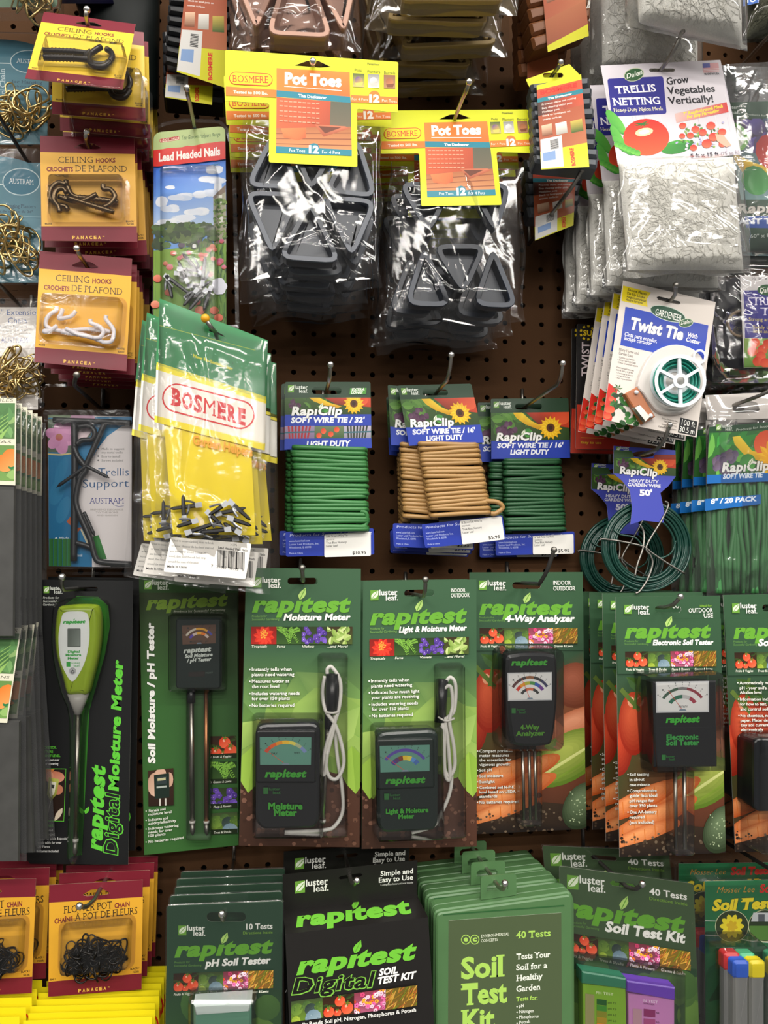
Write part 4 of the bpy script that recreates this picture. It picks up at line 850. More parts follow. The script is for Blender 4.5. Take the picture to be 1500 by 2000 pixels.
def soft_tie(label, quad, d, hang, long=False, tab=None, sticker=None, words=None, group=None, pitch=0):
    c = Card('wire_tie_pack', label, 'wire tie pack', quad, d, hang, pitch, 0, design=SQp, group=group)
    sl = [f(*p) for p in rrect(1168, 250, 1288, 276, 12)]
    c.sheet(roundpoly([f(*p) for p in SQ], 4), DKG2, sl, t=.8, back='1c1c1e'); logo(c, *f(1071, 241), 11, 'dfe6dc')
    if long:
        p = Pic(c, [f(1059, 292), f(1409, 290), f(1411, 360), f(1060, 362)]); clip_pic(p, 3, (.8, .35, .62), (.12, .4)); c.poly([f(1060, 360), f(1411, 358), f(1412, 404), f(1060, 406)], BLU)
        for i, (a, b) in enumerate(((1060, 1180), (1180, 1300), (1300, 1411))):
            p = Pic(c, [f(a, 406), f(b, 405), f(b, 456), f(a, 457)]); p.bg(('9a8aa8', '6a7a5a', 'b8b0c0')[i], ('7a6a8a', '3a5a30', '8a8898')[i])
            if i == 1: 
                for x, y in ((.3, .4), (.55, .65), (.75, .3), (.15, .75)): p.disc(x, y, .22, 'd03a20', 'ea6a40')
            else:
                for k in range(7): p.poly([(.1 + .12 * k, 0), (.16 + .12 * k, 0), (.2 + .1 * k, 1), (.14 + .1 * k, 1)], ('a82a34', '2f3a2c')[i // 2])
                p.poly([(0, .45), (1, .4), (1, .52), (0, .57)], '3a6a78')
        c.poly([f(1060, 456), f(1412, 455), f(1415, 495), f(1060, 500)], BLU); c.text("SOFT WIRE TIE / 32'", *f(1084, 393), *f(1386, 391), 9, 'eef0f6', .045, .15); c.text('LIGHT DUTY', *f(1148, 489), *f(1328, 487), 9.5, 'eef0f6', .045, .15)
        c.poly([f(1324, 252), f(1392, 250), f(1389, 276), f(1321, 278)], '4f9a3a'); c.text('EXTRA', *f(1330, 263), *f(1384, 262), 4.6, 'eef0e6', .04, .15); c.text('LONG!', *f(1328, 275), *f(1376, 274), 4.6, 'eef0e6', .04, .15); c.text('RapıClip', *f(1086, 362), *f(1292, 360), 14, 'f2f2ee', .04, .15, sp=1.06, out='2a3020', out_b=.03)
    else:
        clip_pic(Pic(c, [f(1059, 292), f(1410, 288), f(1413, 416), f(1060, 420)])); c.poly([f(1060, 418), f(1413, 414), f(1415, 495), f(1060, 500)], BLU)
        c.text("SOFT WIRE TIE / 16'", *f(1086, 450), *f(1386, 447), 9, 'eef0f6', .045, .15); c.text('LIGHT DUTY', *f(1145, 480), *f(1322, 478), 9, 'eef0f6', .045, .15); c.text('RapıClip', *f(1082, 417), *f(1290, 414), 14.5, 'f2f2ee', .04, .15, sp=1.06, out='2a3020', out_b=.03)
    leafmark(c, *f(1205, 372 if not long else 318), 9, 'e8ecd8'); c.done()
    cc = object.__new__(Card); cc.__dict__.update(c.__dict__); cc.h = None; v = Vector(quad[3]) + Vector(quad[2]) - Vector(quad[0]) - Vector(quad[1]); cc.vd = v / v.y
    t = cc.sub(0.); T = [f(*p) for p in tab]; b0, b1 = Vector(quad[3]), Vector(quad[2]); i0, i1 = b0.lerp(b1, .22), b0.lerp(b1, .8); e0, e1 = Vector(T[0]).lerp(Vector(T[1]), .22), Vector(T[0]).lerp(Vector(T[1]), .8)
    t.sheet([tuple(i0), tuple(i1), tuple(e1), tuple(e0)], '17181c', t=.8, back='17181c'); t.base = .0009; t.sheet(roundpoly(T, 4), '2138a0', t=.8, back='17181c'); h = homog([(0, 0), (1, 0), (1, 1), (0, 1)], T); q = lambda u, v: happly(h, u, v)
    t.text('Products for Successful Gardening', *q(.05, .2), *q(.98, .2), 5, 'c8d0ec', .0, .12)
    for k, s in enumerate(('www.lusterleaf.com', 'Luster Leaf Products, Inc.', 'Woodstock, IL 60098')): t.text(s, *q(.04, .42 + .13 * k), *q(.04 + .0135 * len(s), .42 + .13 * k), 3.8, 'b8c4ea', .0)
    t.text('Made in China', *q(.04, .9), *q(.2, .9), 3., 'b8c4ea', .0); t.done('card_tab')
    st = cc.sub(2.2); S = [f(*p) for p in sticker]; st.sheet(roundpoly(S, 3), 'eae8e2', t=.15); h2 = homog([(0, 0), (1, 0), (1, 1), (0, 1)], S); q2 = lambda u, v: happly(h2, u, v)
    for k, (s, u1, vv, hh) in enumerate(((words[0], .52, .14, 4), ('GROWN BY:', .24, .27, 2.6), ('True Blue Nursery', .5, .42, 4), ('Luster Leaf', .3, .56, 4))): st.text(s, *q2(.04, vv), *q2(u1, vv), hh, '2a2a2a', .01)
    st.text(words[1], *q2(.62, .92), *q2(.9, .92), 6, '1c1c1c', .02); st.done('price_label'); return cc
GW = mat('green_soft_wire', '3a7a40', .45); GW2 = mat('dark_green_soft_wire', '2a5a36', .45); BW = mat('tan_soft_wire', 'a8824e', .42)
c = soft_tie('green soft wire tie on a wide blue card marked 32 feet, front of its hook', [f(130, 152), f(516, 152), f(522, 450), f(128, 458)], .09, f(320, 195), True, [(133, 828), (530, 812), (533, 930), (135, 940)], [(308, 840), (517, 826), (518, 936), (308, 942)], ('Soft Green Wire Tie', '$10.95'), 'wire tie packs')
coil(c, (172, 440), (488, 446), (494, 828), (172, 828), 21, .0028, GW, 3, [(470, 735, 9), (495, 745, 8), (496, 790, 6), (470, 808, 9)]); hook(f(320, 186), .09, f(336, 74), .15, 'wire hook above the card marked 32 feet')
c.copy('green soft wire tie behind the front one marked 32 feet', 17, -4, 1, 1, 0, 0)
c = soft_tie('tan soft wire tie tilted on its hook, price label on its tab', [f(638, 168), f(970, 160), f(1027, 425), f(690, 440)], .085, f(822, 198), False, [(745, 795), (1110, 753), (1126, 868), (762, 900)], [(918, 778), (1106, 757), (1121, 862), (930, 885)], ("16' Brown Soft Wire Tie", '$5.95'), 'wire tie packs')
coil(c, (740, 425), (988, 420), (1048, 745), (795, 758), 18, .0029, BW, 8, [(985, 690, 8), (1080, 692, 8), (1112, 718, 7), (1080, 745, 6), (1060, 745, 4)]); hook(f(822, 190), .085, f(880, 30), .155, 'wire hook above the tilted tan wire tie')
for i, (dd, dx, dz, ro) in enumerate(((16, -11, -2, 7.5), (36, -8, -6, 8), (52, -8, -9, 8))): c.copy(f'tan soft wire tie hanging straight, {ords[i]} from the front', dd, dx, dz, ro, 0, 0)
c = soft_tie('dark green soft wire tie card marked 16 feet, front of the right hook', SQp, .022, f(1228, 262), False, [(1078, 842), (1434, 826), (1436, 925), (1080, 935)], [(1248, 846), (1431, 838), (1432, 926), (1248, 930)], ("16' Soft Twist Tie Wire", '$5.95'), 'wire tie packs')
coil(c, (1122, 498), (1362, 496), (1386, 818), (1130, 824), 20, .0026, GW2, 12); hook(f(1222, 258), .022, f(1382, 68), .155, 'long bent wire hook above the dark green tie card')
c.copy('dark green soft wire tie card behind the front one marked 16 feet', 14, -14, -3, 1, 0, 0)
# ================================================================ trellis netting bags
NETM = mat('white_netting', 'eceae2', .6, noise=.18, nscale=330., bump=.6, bscale=260., dist=2.5, bd=.002); OLV = mat('olive_netting', '4f503c', .7, noise=.5, nscale=60., bump=1., bscale=240.)
def fluff(c, quad, thick, seed, m=NETM, name='folded_netting'):
    g = random.Random(seed); h = homog([(0, 0), (1, 0), (1, 1), (0, 1)], quad); b = MB(); nx, ny = 60, 60
    W = [(g.uniform(4, 22), g.uniform(-18, 18), g.uniform(0, 6.28), g.uniform(.3, 1.)) for _ in range(18)]
    for sg in (1, -1):
        k0 = len(b.v)
        for j in range(ny + 1):
            for i in range(nx + 1):
                u, v = i / nx, j / ny; e = (max(0, 4 * u * (1 - u)) ** .4) * (max(0, 4 * v * (1 - v)) ** .4); z = sg * thick * .5 * e + sum(a * math.sin(x * u * 3 + y * v * 3 + p) for x, y, p, a in W) * .42 * e + g.uniform(-.9, .9) * e
                p = c.uv(*happly(h, u, v)); b.v.append((p[0], p[1], z * .001))
        for j in range(ny):
            for i in range(nx):
                a = k0 + j * (nx + 1) + i; q = [a, a + nx + 1, a + nx + 2, a + 1]; b.f.append(q if sg > 0 else q[::-1]); b.c.append(None)
    for k in range(300):                          # loose strands of the net
        u, v = g.random(), g.random(); a = g.uniform(0, 6.28); L = []
        for j in range(9):
            u += .035 * math.cos(a); v += .035 * math.sin(a); a += g.uniform(-.8, .8)
            if not (.03 < u < .97 and .03 < v < .97): break
            e = ((4 * u * (1 - u)) ** .4) * ((4 * v * (1 - v)) ** .4); z = thick * .5 * e + sum(q * math.sin(x * u * 3 + y * v * 3 + p) for x, y, p, q in W) * .42 * e + g.uniform(.1, 1.3); p = c.uv(*happly(h, u, v)); L.append((p[0], p[1], z * .001))
        if len(L) > 2: b.tube(L, .0004, 4)
    return c.part(name, b, m, True)
WF = film_mat('netting_bag_film', 1.2, .05, .08, .22, 22.)
f4 = lambda x, y: (1000 + x / 3, y / 3)
NQ = [(1173, 128), (1407, 117), (1448, 302), (1207, 322)]
c = Card('netting_bag', 'white trellis netting bag with a tomato card, front one', 'netting bag', NQ, .165, (1293, 137), 3, -2, group='white netting bags')
c.sheet(NQ, 'd3ccd2', slotpts(1293, 137, 50, 7)); g = random.Random(31)
for i in range(26):
    u = g.random(); a = Vector(NQ[0]).lerp(Vector(NQ[1]), u); b_ = Vector(NQ[3]).lerp(Vector(NQ[2]), u); v0, v1 = sorted((g.uniform(.14, 1), g.uniform(.14, 1))); p0, p1 = a.lerp(b_, v0), a.lerp(b_, v1); w = g.uniform(.6, 1.6); c.poly([tuple(p0), (p0.x + w, p0.y), (p1.x + w, p1.y), tuple(p1)], g.choice(['c4bcc6', 'dcd6da', 'bdb4c0']))
c.poly(roundpoly([(1186, 154), (1295, 149), (1302, 222), (1195, 228)], 5), '2b2a86'); c.text('TRELLIS', 1202, 183, 1282, 178.5, 14, 'f2eef4', .018, serif=True); c.text('NETTING', 1198, 206, 1290, 203, 14, 'f2eef4', .018, serif=True); c.text('Heavy-Duty Nylon Mesh', 1199, 218.5, 1295, 215.5, 7, 'f0e8b8', .0, serif=True)
c.poly(ell(1238, 146, 20, 13, 18, -14), 'b8c0a0'); c.poly(ell(1238, 146, 18.5, 11.5, 18, -14), '2f5a34'); c.text('Dalen', 1224, 154, 1255, 145, 9, 'f0f2e6', .01, .2)
for t, x0, y0, x1, y1, h in (('Grow', 1303, 166, 1346, 161, 13.5), ('Vegetables', 1304, 184, 1397, 179, 13.5), ('Vertically!', 1306, 203.5, 1394, 199.5, 13.5)): c.text(t, x0, y0, x1, y1, h, '1e1c24', .025)
c.poly([(1372, 124), (1403, 122.5), (1405, 141), (1374, 143)], 'd89a9c'); c.poly([(1372, 124), (1386, 123.3), (1387, 132), (1373, 133)], '3a3f9a')
for k in range(3): c.poly([(1374, 135 + 3 * k), (1404.6, 133.4 + 3 * k), (1404.8, 134.7 + 3 * k), (1374.2, 136.3 + 3 * k)], 'e6d4d6')
c.text('MADE IN USA', 1376, 146.5, 1405, 145.5, 3.4, '3a3a40', .03); c.poly([(1318, 222), (1419, 199.5), (1423, 219), (1321, 240)], ['d8b8b0', 'c8201c', 'c8201c', 'd8a8a0']); c.text('7" Reach-through Mesh', 1335, 226, 1412, 210, 6, 'f0d830', .03, .15); c.text('For Easy Harvesting', 1342, 232, 1405, 218.5, 6, 'f0d830', .03, .15)
for x, y, L, W, a in ((1188, 220, 60, 26, 52), (1196, 250, 60, 22, 62), (1200, 270, 55, 20, 42), (1215, 280, 50, 24, 30)): c.poly(ell(x + L * .4 * math.cos(R(a)), y + L * .4 * math.sin(R(a)), L * .5, W * .4, 14, a), [mixc('2f8a34', '6cc04a', k / 14) for k in range(14)])
c.poly(ell(1322, 287, 32, 13, 16, -12), [mixc('1f6a2c', '4aa83e', k / 16) for k in range(16)]); c.disc(1262, 268, 45, 36, 'c81c14', 'f05a34', 24); c.poly(ell(1258, 258, 18, 8, 12, -10), 'f8c8a0'); c.poly(ell(1258, 258, 11, 4.5, 12, -10), 'fbe8d0')
for a in range(-30, 220, 42): c.poly([(1252, 241), (1252 + 18 * math.cos(R(a)), 240 + 10 * math.sin(R(a))), (1254, 245)], '2f6a28')
for k in range(6): c.disc(1205 + k * 8, 282 + k * 3.4, 6.2, 6, '3f9a38', '78c850', 10)
for i in range(70):
    x, y = g.uniform(1318, 1412), g.uniform(240, 290); c.poly(ell(x, y - (x - 1365) * .06, g.uniform(2, 5), g.uniform(1.2, 3), 6, g.uniform(0, 180)), g.choice(['5a8a3a', '3f6a2c', '8aac5a', 'c8c8d0', 'a8a4c8']))
for x, y, r in ((1333, 246, 7), (1358, 253, 8), (1388, 246, 9), (1372, 259, 8), (1348, 265, 7), (1410, 258, 8), (1393, 268, 10), (1380, 281, 10), (1354, 289, 7), (1410, 282, 7), (1332, 266, 6)): c.disc(x, y, r, r * .85, 'cf2018', 'f06a4c', 12)
c.poly([(1396, 262), (1412, 264), (1428, 284), (1418, 288), (1400, 276)], 'e0a890'); c.text('5 ft x 15 ft', 1349, 308.5, 1404, 304, 7, '2a2838', .025); c.text('(75 sq ft)', 1408, 304, 1444, 300.5, 7, '8a8490', .0); c.done('header_card')
fluff(c, [(1208, 318), (1432, 306), (1452, 528), (1226, 528)], 20, 4); bag(c, [(1205, 318), (1448, 303), (1470, 534), (1220, 540)], 24, 51, WF, fringe=4, wr=1.1)
for i, (dd, dx, ro) in enumerate(((36, 2, 1.5), (70, -1, 2), (104, -2, 3), (136, -4, 3))): c.copy(f'white trellis netting bag on the tomato card hook, {ords[i]} from the front', dd, dx, -2, ro, -2, 0)
hook((1290, 137), .165, (1333, 60), .2, 'steel hook running up from the tomato netting card', DSTEEL, DSTEEL)
c = Card('netting_bag', 'white netting bag cut by the top edge, swung forward', 'netting bag', [(1215, -170), (1440, -190), (1452, 88), (1240, 42)], .2, (1330, -180), 0, 0, group='white netting bags')
fluff(c, [(1240, -170), (1436, -190), (1450, 90), (1248, 44)], 40, 14); bag(c, [(1218, -175), (1445, -190), (1460, 100), (1222, 52)], 46, 57, WF, wr=1.1)
c.copy('white netting bag behind the one cut by the top edge', 70, -10, -4, 0, -3, 0); c.copy('white netting bag furthest back at the top edge', 128, -14, -8, -1, -3, 0)
# ---------------------------------------------------------------- right edge packs
c = Card('olive_netting_bag', 'olive netting bag with a blue label in the top right corner', 'netting bag', [(1448, -190), (1640, -190), (1640, 72), (1452, 78)], .055, (1545, -180))
fluff(c, [(1452, -100), (1640, -100), (1640, 70), (1455, 76)], 40, 24, OLV); s = c.sub(19.); s.sheet([(1452, -110), (1482, -110), (1482, 5), (1452, 12)], '1f56a8'); s.text('TO', 1456, 6, 1476, 3, 8, 'e8eef4', .03); s.done('label_card'); bag(c, [(1448, -190), (1640, -190), (1640, 78), (1450, 84)], 44, 58, FILM)
hook((1442, 136), .03, (1571, -6), .15, 'steel hook slanting into the top right of the picture', DSTEEL, DSTEEL)
f5 = lambda x, y: (1340 + x / 4, y / 4)
c = Card('plant_trellis_bag', 'clear bag with vegetable picture card at the right edge', 'trellis bag', [(1412, 150), (1640, 150), (1640, 480), (1440, 480)], .1, (1560, 150))
c.sheet([f5(310, 800), f5(1100, 780), f5(1100, 1960), f5(480, 1960)], '2c4a36'); p = Pic(c, [f5(320, 930), f5(1100, 920), f5(1100, 1560), f5(430, 1560)]); p.bg('2c2a3a', '7aa0a0')
for i in range(14): p.disc(g.uniform(.0, .5), g.uniform(.0, .35), .1, g.choice(['3a2a4a', '4a3a6a', '5a4a9a', '2f4a6a']), '4a3a5a')
p.poly([(-.05, .35), (.2, .5), (.5, .62), (.5, .75), (.1, .7)], ['d8b020', 'e8c830', 'e0b824', 'c89c18', 'd0a41c']); p.disc(.42, .38, .22, 'b0241c', 'd84a38'); p.disc(.2, .74, .2, '2c7a38', '4fa852'); p.disc(.05, .2, .17, '4f8a3a', '6aa84a'); p.disc(.05, .2, .12, 'b8c4b0')
c.text('luster', *f5(310, 852), *f5(408, 850), 6.5, 'd0d8d0', .01); c.text('leaf.', *f5(340, 890), *f5(420, 888), 6.5, 'd0d8d0', .01); c.text('Products for Successful Gardening', *f5(465, 900), *f5(900, 930), 4, 'c0ccc0', .0); c.text('RapıClip', *f5(400, 1665), *f5(900, 1650), 17, 'ddd6cc', .04, .12, sp=1.06, out='3a3630', out_b=.03)
c.poly([f5(455, 1690), f5(1100, 1680), f5(1100, 1790), f5(470, 1780)], '2550a8'); c.text('PLANT TRELLIS', *f5(330, 1750), *f5(900, 1745), 10, 'e6eaf2', .05); c.text('60" x 84"', *f5(500, 1860), *f5(700, 1850), 7, 'c8d0c8', .02); c.done(); bag(c, [(1410, 128), (1640, 128), (1640, 500), (1436, 500)], 26, 61, WF, wr=1.4)
c.copy('clear bag with vegetable picture card behind the one at the right edge', 30, -6, -4, 0, 0, 0)
f6 = lambda x, y: (1340 + x / 4.7619, 480 + y / 4.7619)
c = Card('stretch_tie_pack', 'black roll of stretch tie with a violet card at the right edge', 'tie roll', [(1400, 540), (1640, 540), (1640, 745), (1400, 745)], .1, (1540, 520))
def roll(z, cx, cy):
    b = MB(); A = [[c.pt(cx + r * math.cos(a), cy + r * math.sin(a), zz) for a in (2 * math.pi * k / 48 for k in range(48))] for r, zz in ((27, z - .012), (90, z - .012), (91, z - .0), (89, z + .001), (40, z + .002), (27, z + .001))]
    b.rings(A + [A[0]], True, False, False); o = c.part('vinyl_roll', b, mat('black_vinyl', '14151c', .3), True)
    b = MB(); A = [[c.pt(cx + r * math.cos(a), cy + r * math.sin(a), zz) for a in (2 * math.pi * k / 32 for k in range(32))] for r, zz in ((27, z - .012), (27, z + .003), (22, z + .003), (22, z - .012))]; b.rings(A + [A[0]], True, False, False); c.part('paper_core', b, mat('tan_paper_core', '8a7660', .7), True)
roll(-.004, 1447, 632)
c.base = .003; c.sheet([f6(490, 288), f6(1300, 280), f6(1300, 1130), f6(525, 1140)], 'd0cccb'); c.poly([f6(520, 425), f6(1280, 410), f6(1280, 870), f6(535, 865)], '3a3584'); c.poly(ell(*f6(735, 420), 18, 11, 16), '2f5a34'); c.text('Dalen', *f6(672, 445), *f6(800, 440), 9, 'e8ecdc', .01, .15)
c.text('½ in x 150 ft', *f6(596, 328), *f6(900, 322), 6.5, '4a4850', .0); c.text('STRETCH', *f6(560, 560), *f6(1000, 555), 15, 'e4dff0', .0, serif=True); c.text('TIE', *f6(674, 655), *f6(860, 652), 15, 'e4dff0', .0, serif=True); c.text('Strong and Stretchy', *f6(570, 705), *f6(960, 712), 6.5, 'd8c86a', .0, serif=True); c.text('Safely ties', *f6(610, 778), *f6(800, 782), 6.5, 'd8c86a', .0, serif=True); c.text('limbs and vines', *f6(610, 815), *f6(860, 822), 6.5, 'd8c86a', .0, serif=True)
p = Pic(c, [f6(525, 868), f6(1280, 870), f6(1290, 1132), f6(526, 1138)]); p.bg('8aa85a', '5c8a3a')
for i in range(20): p.leaf(g.random(), g.random(), .4, .25, g.uniform(0, 360), g.choice(['7aa04a', '9cc060', '5a8038']))
for x, y in ((.13, .15), (.1, .45), (.22, .4), (.2, .62), (.16, .8), (.25, .85), (.28, .2)): p.disc(x, y, .17, 'c83020', 'e86a44')
c.done(); bag(c, [(1385, 505), (1640, 505), (1640, 748), (1392, 748)], 16, 66, FILM, wr=1.2)
for i in range(3): c.copy(f'black roll of stretch tie at the right edge, {ords[i]} from the front', 26 * (i + 1), -3, -3, 0, 0, 0)
# ---------------------------------------------------------------- twist tie cards
f7 = lambda x, y: (1050 + x / 3.3333, 500 + y / 3.3333)
c = Card('twist_tie_card', 'twist tie card with white spool of teal wire, front of four', 'twist tie card', [f7(557, 160), f7(1160, 300), f7(1035, 1178), f7(425, 1062)], .145, f7(850, 285), 2, 0, group='twist tie cards')
sl = [f7(*p) for p in ((775, 268), (790, 262), (925, 296), (932, 312), (915, 316), (785, 286))]
c.sheet([f7(*p) for p in ((557, 160), (1160, 300), (1035, 1180), (860, 1150), (425, 1065))], 'd9d0c8', sl); c.poly([f7(*p) for p in ((557, 192), (738, 238), (712, 280), (716, 332), (546, 292))], 'e6cf1c')
for t, x0, y0, x1, y1 in (('Secure Plants', 585, 224, 708, 256), ('Tie Up Limbs', 580, 248, 697, 278), ('Asegure sus plantas', 578, 270, 705, 300), ('Amarre las ramas', 574, 290, 685, 314)): c.text(t, *f7(x0, y0), *f7(x1, y1), 4.6, '3a3418', .02, .15)
c.poly([f7(*p) for p in ((572, 330), (1112, 452), (1078, 700), (538, 580))], '1c3fb0'); c.poly(ell(*f7(848, 376), 36.5, 14, 20, 17), 'c8d4c8'); c.poly(ell(*f7(848, 376), 35, 12.6, 20, 17), '1f4f38'); c.text('GARDENEER', *f7(765, 382), *f7(938, 428), 12, 'f2f2ea', .01, serif=True); c.poly(ell(*f7(966, 436), 14.5, 8.6, 16, -10), 'c8d4b8'); c.poly(ell(*f7(966, 436), 13.3, 7.4, 16, -10), '2f5f3a'); c.text('Dalen', *f7(932, 448), *f7(1000, 436), 7.4, 'f2f2ea', .01, .2)
c.text('Twist Tie', *f7(600, 472), *f7(945, 548), 21.5, 'f4f2ee', .045, .15, out='16307e', out_b=.02); c.text('With', *f7(975, 524), *f7(1040, 540), 8, 'f4f2ee', .03, .2); c.text('Cutter', *f7(965, 554), *f7(1058, 577), 8, 'f4f2ee', .03, .2); c.text('Cinta para enrollar,', *f7(565, 518), *f7(776, 566), 7.4, 'e8eaf2', .02, .2); c.text('incluye cortador', *f7(562, 545), *f7(742, 583), 7.4, 'e8eaf2', .02, .2)
for t, x0, y0, x1, y1, h in (('Many Home and', 530, 616, 656, 643, 5.6), ('Garden Uses', 527, 640, 622, 661, 5.6), ('• Contain yard waste', 522, 662, 630, 684, 3.6), ('• Secure garbage bags', 520, 679, 638, 703, 3.6), ('• Minor household repairs', 518, 697, 652, 724, 3.6), ('Diversas aplicaciones', 514, 728, 626, 752, 3.6), ('para la casa y el jardín.', 511, 744, 622, 768, 3.6), ('• Contenga la basura', 512, 764, 620, 784, 2.8), ('• Amarre bolsas', 510, 780, 600, 797, 2.8), ('• Para reparaciones', 508, 796, 610, 815, 2.8)): c.text(t, *f7(x0, y0), *f7(x1, y1), h, '33302e', .0)
c.poly([f7(*p) for p in ((462, 825), (520, 870), (500, 1000), (480, 1076), (425, 1062))], ['c82418', 'b8281c', 'd8341c', 'c02018', 'd02a18']); g = random.Random(61)
for i in range(26): x, y = g.uniform(470, 650), g.uniform(880, 1100); c.poly(ell(*f7(x, y + (x - 470) * .12 if x > 560 else y), g.uniform(4, 9), g.uniform(3, 6), 8, g.uniform(0, 180)), g.choice(['1f4a24', '2f6a30', '17381c', '3f7a38']))
for x, y, r in ((470, 1000, 10), (455, 1040, 8), (480, 930, 6)): c.disc(*f7(x, y), r, r * .8, 'd8301c', 'f06a44', 12)
for x, y in ((520, 860), (500, 960), (640, 1080)): 
    for a in range(0, 360, 60): c.poly([f7(x, y), f7(x + 34 * math.cos(R(a)), y + 30 * math.sin(R(a))), f7(x + 20 * math.cos(R(a + 30)), y + 18 * math.sin(R(a + 30)))], '2f6a2c')
c.poly([f7(*p) for p in ((930, 1052), (1040, 1078), (1025, 1172), (912, 1148))], '1b1c1e'); c.text('100 ft', *f7(936, 1098), *f7(1022, 1118), 10.5, 'f0efe8', .0); c.text('30.5 m', *f7(922, 1142), *f7(1018, 1162), 10.5, 'f0efe8', .0)
for t, x0, y0, x1, y1 in (('Dalen Products, Inc.', 808, 1062, 912, 1082), ('700 Dalen Lane', 822, 1082, 906, 1098), ('Knoxville, TN 37932', 806, 1098, 902, 1116), ('DalenProducts.com', 786, 1114, 900, 1136)): c.text(t, *f7(x0, y0), *f7(x1, y1), 3, '4a4542', .0)
c.done()
WP = mat('white_spool', 'dfe3e8', .35); TEAL = mat('teal_wire', '0e8c78', .35)
def ring(c, cx, cy, r0, r1, z0, z1, name, m, k=40, sx=1.):
    b = MB(); A = [[c.pt(*f7(cx + r * sx * math.cos(a), cy + r * math.sin(a)), z * .001) for a in (2 * math.pi * i / k for i in range(k))] for r, z in ((r0, z0), (r0, z1), (r1, z1), (r1, z0))]; b.rings(A + [A[0]], True, False, False); return c.part(name, b, m, False)
o = c.solid('spool_holder', [f7(p[0], p[1]) for p in spline([(690, 720, 0), (760, 622, 0), (870, 574, 0), (980, 586, 0), (1062, 640, 0), (1102, 740, 0), (1085, 890, 0), (1000, 1000, 0), (890, 1032, 0), (790, 1015, 0), (735, 960, 0), (690, 900, 0), (650, 845, 0)], 3, True)], [(.6, 0), (5, 1), (6, 3)], mat('spool_holder', 'cbc5c0', .35))
for i in range(9):
    b = MB(); r = 92 + i * 7.2; b.tube([c.pt(*f7(905 + r * math.cos(a) * 1., 815 + r * math.sin(a)), (8 + (i % 3) * 3) * .001) for a in (2 * math.pi * k / 36 for k in range(36))], .0011, 6, closed=True); c.part('twist_wire', b, TEAL)
ring(c, 930, 812, 150, 172, 17, 21, 'spool_rim', WP, sx=.98); ring(c, 932, 812, 26, 48, 17, 22, 'spool_hub', WP)
ring(c, 895, 815, 60, 165, 6, 7, 'spool_back', WP)
for k in range(6):
    a = R(k * 60 + 28); b = MB(); n_ = (-math.sin(a), math.cos(a)); q = [(930 + rr * math.cos(a) + n_[0] * w, 812 + rr * math.sin(a) + n_[1] * w) for rr, w in ((44, -11), (155, -9), (155, 9), (44, 11))]; c.solid('spool_spoke', [f7(*p) for p in q], [(17.5, 0), (20.5, 0)], WP)
ring(c, 1055, 655, 34, 48, 5, 9, 'pull_ring', WP, sx=.9)
c.solid('cutter_plate', [f7(*p) for p in ((568, 895), (650, 850), (768, 1045), (690, 1092))], [(.6, 0), (7, 0), (8, 2)], mat('cutter_plate', 'a8643c', .4)); c.solid('cutter_blade', [f7(*p) for p in ((622, 985), (668, 962), (742, 1048), (700, 1088), (690, 1070))], [(8, 0), (12, 2)], STEEL)
for x, y in ((643, 888), (736, 1040)):
    b = MB(); b.ball(c.pt(*f7(x, y), .009), .0026, 7); c.part('rivet', b, WP)
for i, dd in enumerate((25, 50, 74)): c.copy(f'twist tie card with spool, {("second", "third", "rearmost")[i]} of four', dd, 0, 0, 0, 0, 0)
hook(f7(862, 290), .145, f7(900, 190), .17, 'steel hook in the slot of the front twist tie card', DSTEEL, DSTEEL)
for i, (dx, dd, lab) in enumerate(((0, .045, 'black twist pack with red tomato foot behind the twist tie cards'), (-10, .025, 'black twist pack furthest left behind the twist tie cards'))):
    c = Card('black_twist_pack', lab, 'twist tie card', [(1127 + dx, 632 + i * 8), (1235 + dx, 640 + i * 8), (1230 + dx, 880 + i * 8), (1124 + dx, 878 + i * 8)], dd, (1185 + dx, 650), group='black twist packs')
    c.sheet(roundpoly([(1127 + dx, 632 + i * 8), (1235 + dx, 640 + i * 8), (1230 + dx, 880 + i * 8), (1124 + dx, 878 + i * 8)], 5), '1c1a1a'); c.poly([(1127 + dx, 790 + i * 8), (1232 + dx, 795 + i * 8), (1230 + dx, 879 + i * 8), (1124 + dx, 877 + i * 8)], ['b83420', 'b83420', 'c8281c', 'b04030'])
    for a in range(0, 360, 40): c.poly([(1147 + dx, 650), (1147 + dx + 15 * math.cos(R(a - 10)), 650 + 15 * math.sin(R(a - 10))), (1147 + dx + 15 * math.cos(R(a + 10)), 650 + 15 * math.sin(R(a + 10)))], 'd8b81c')
    c.disc(1147 + dx, 650, 11, 11, '1c1a1a'); c.text('SU', 1139 + dx, 655, 1156 + dx, 656, 10, 'e0c020', .03); c.text('TWIST', 1150 + dx, 735 + i * 8, 1151 + dx, 668 + i * 8, 14, 'd8c8cc', .02, sp=1.05); c.text('Easy to use', 1134 + dx, 866 + i * 8, 1175 + dx, 867 + i * 8, 4.5, 'e0b030', .03); c.line([(1134 + dx, 855 + i * 8), (1180 + dx, 856 + i * 8)], 1, 'e0b030'); c.disc(1150 + dx, 820 + i * 8, 22, 18, 'c03018', 'd8583c'); c.done()
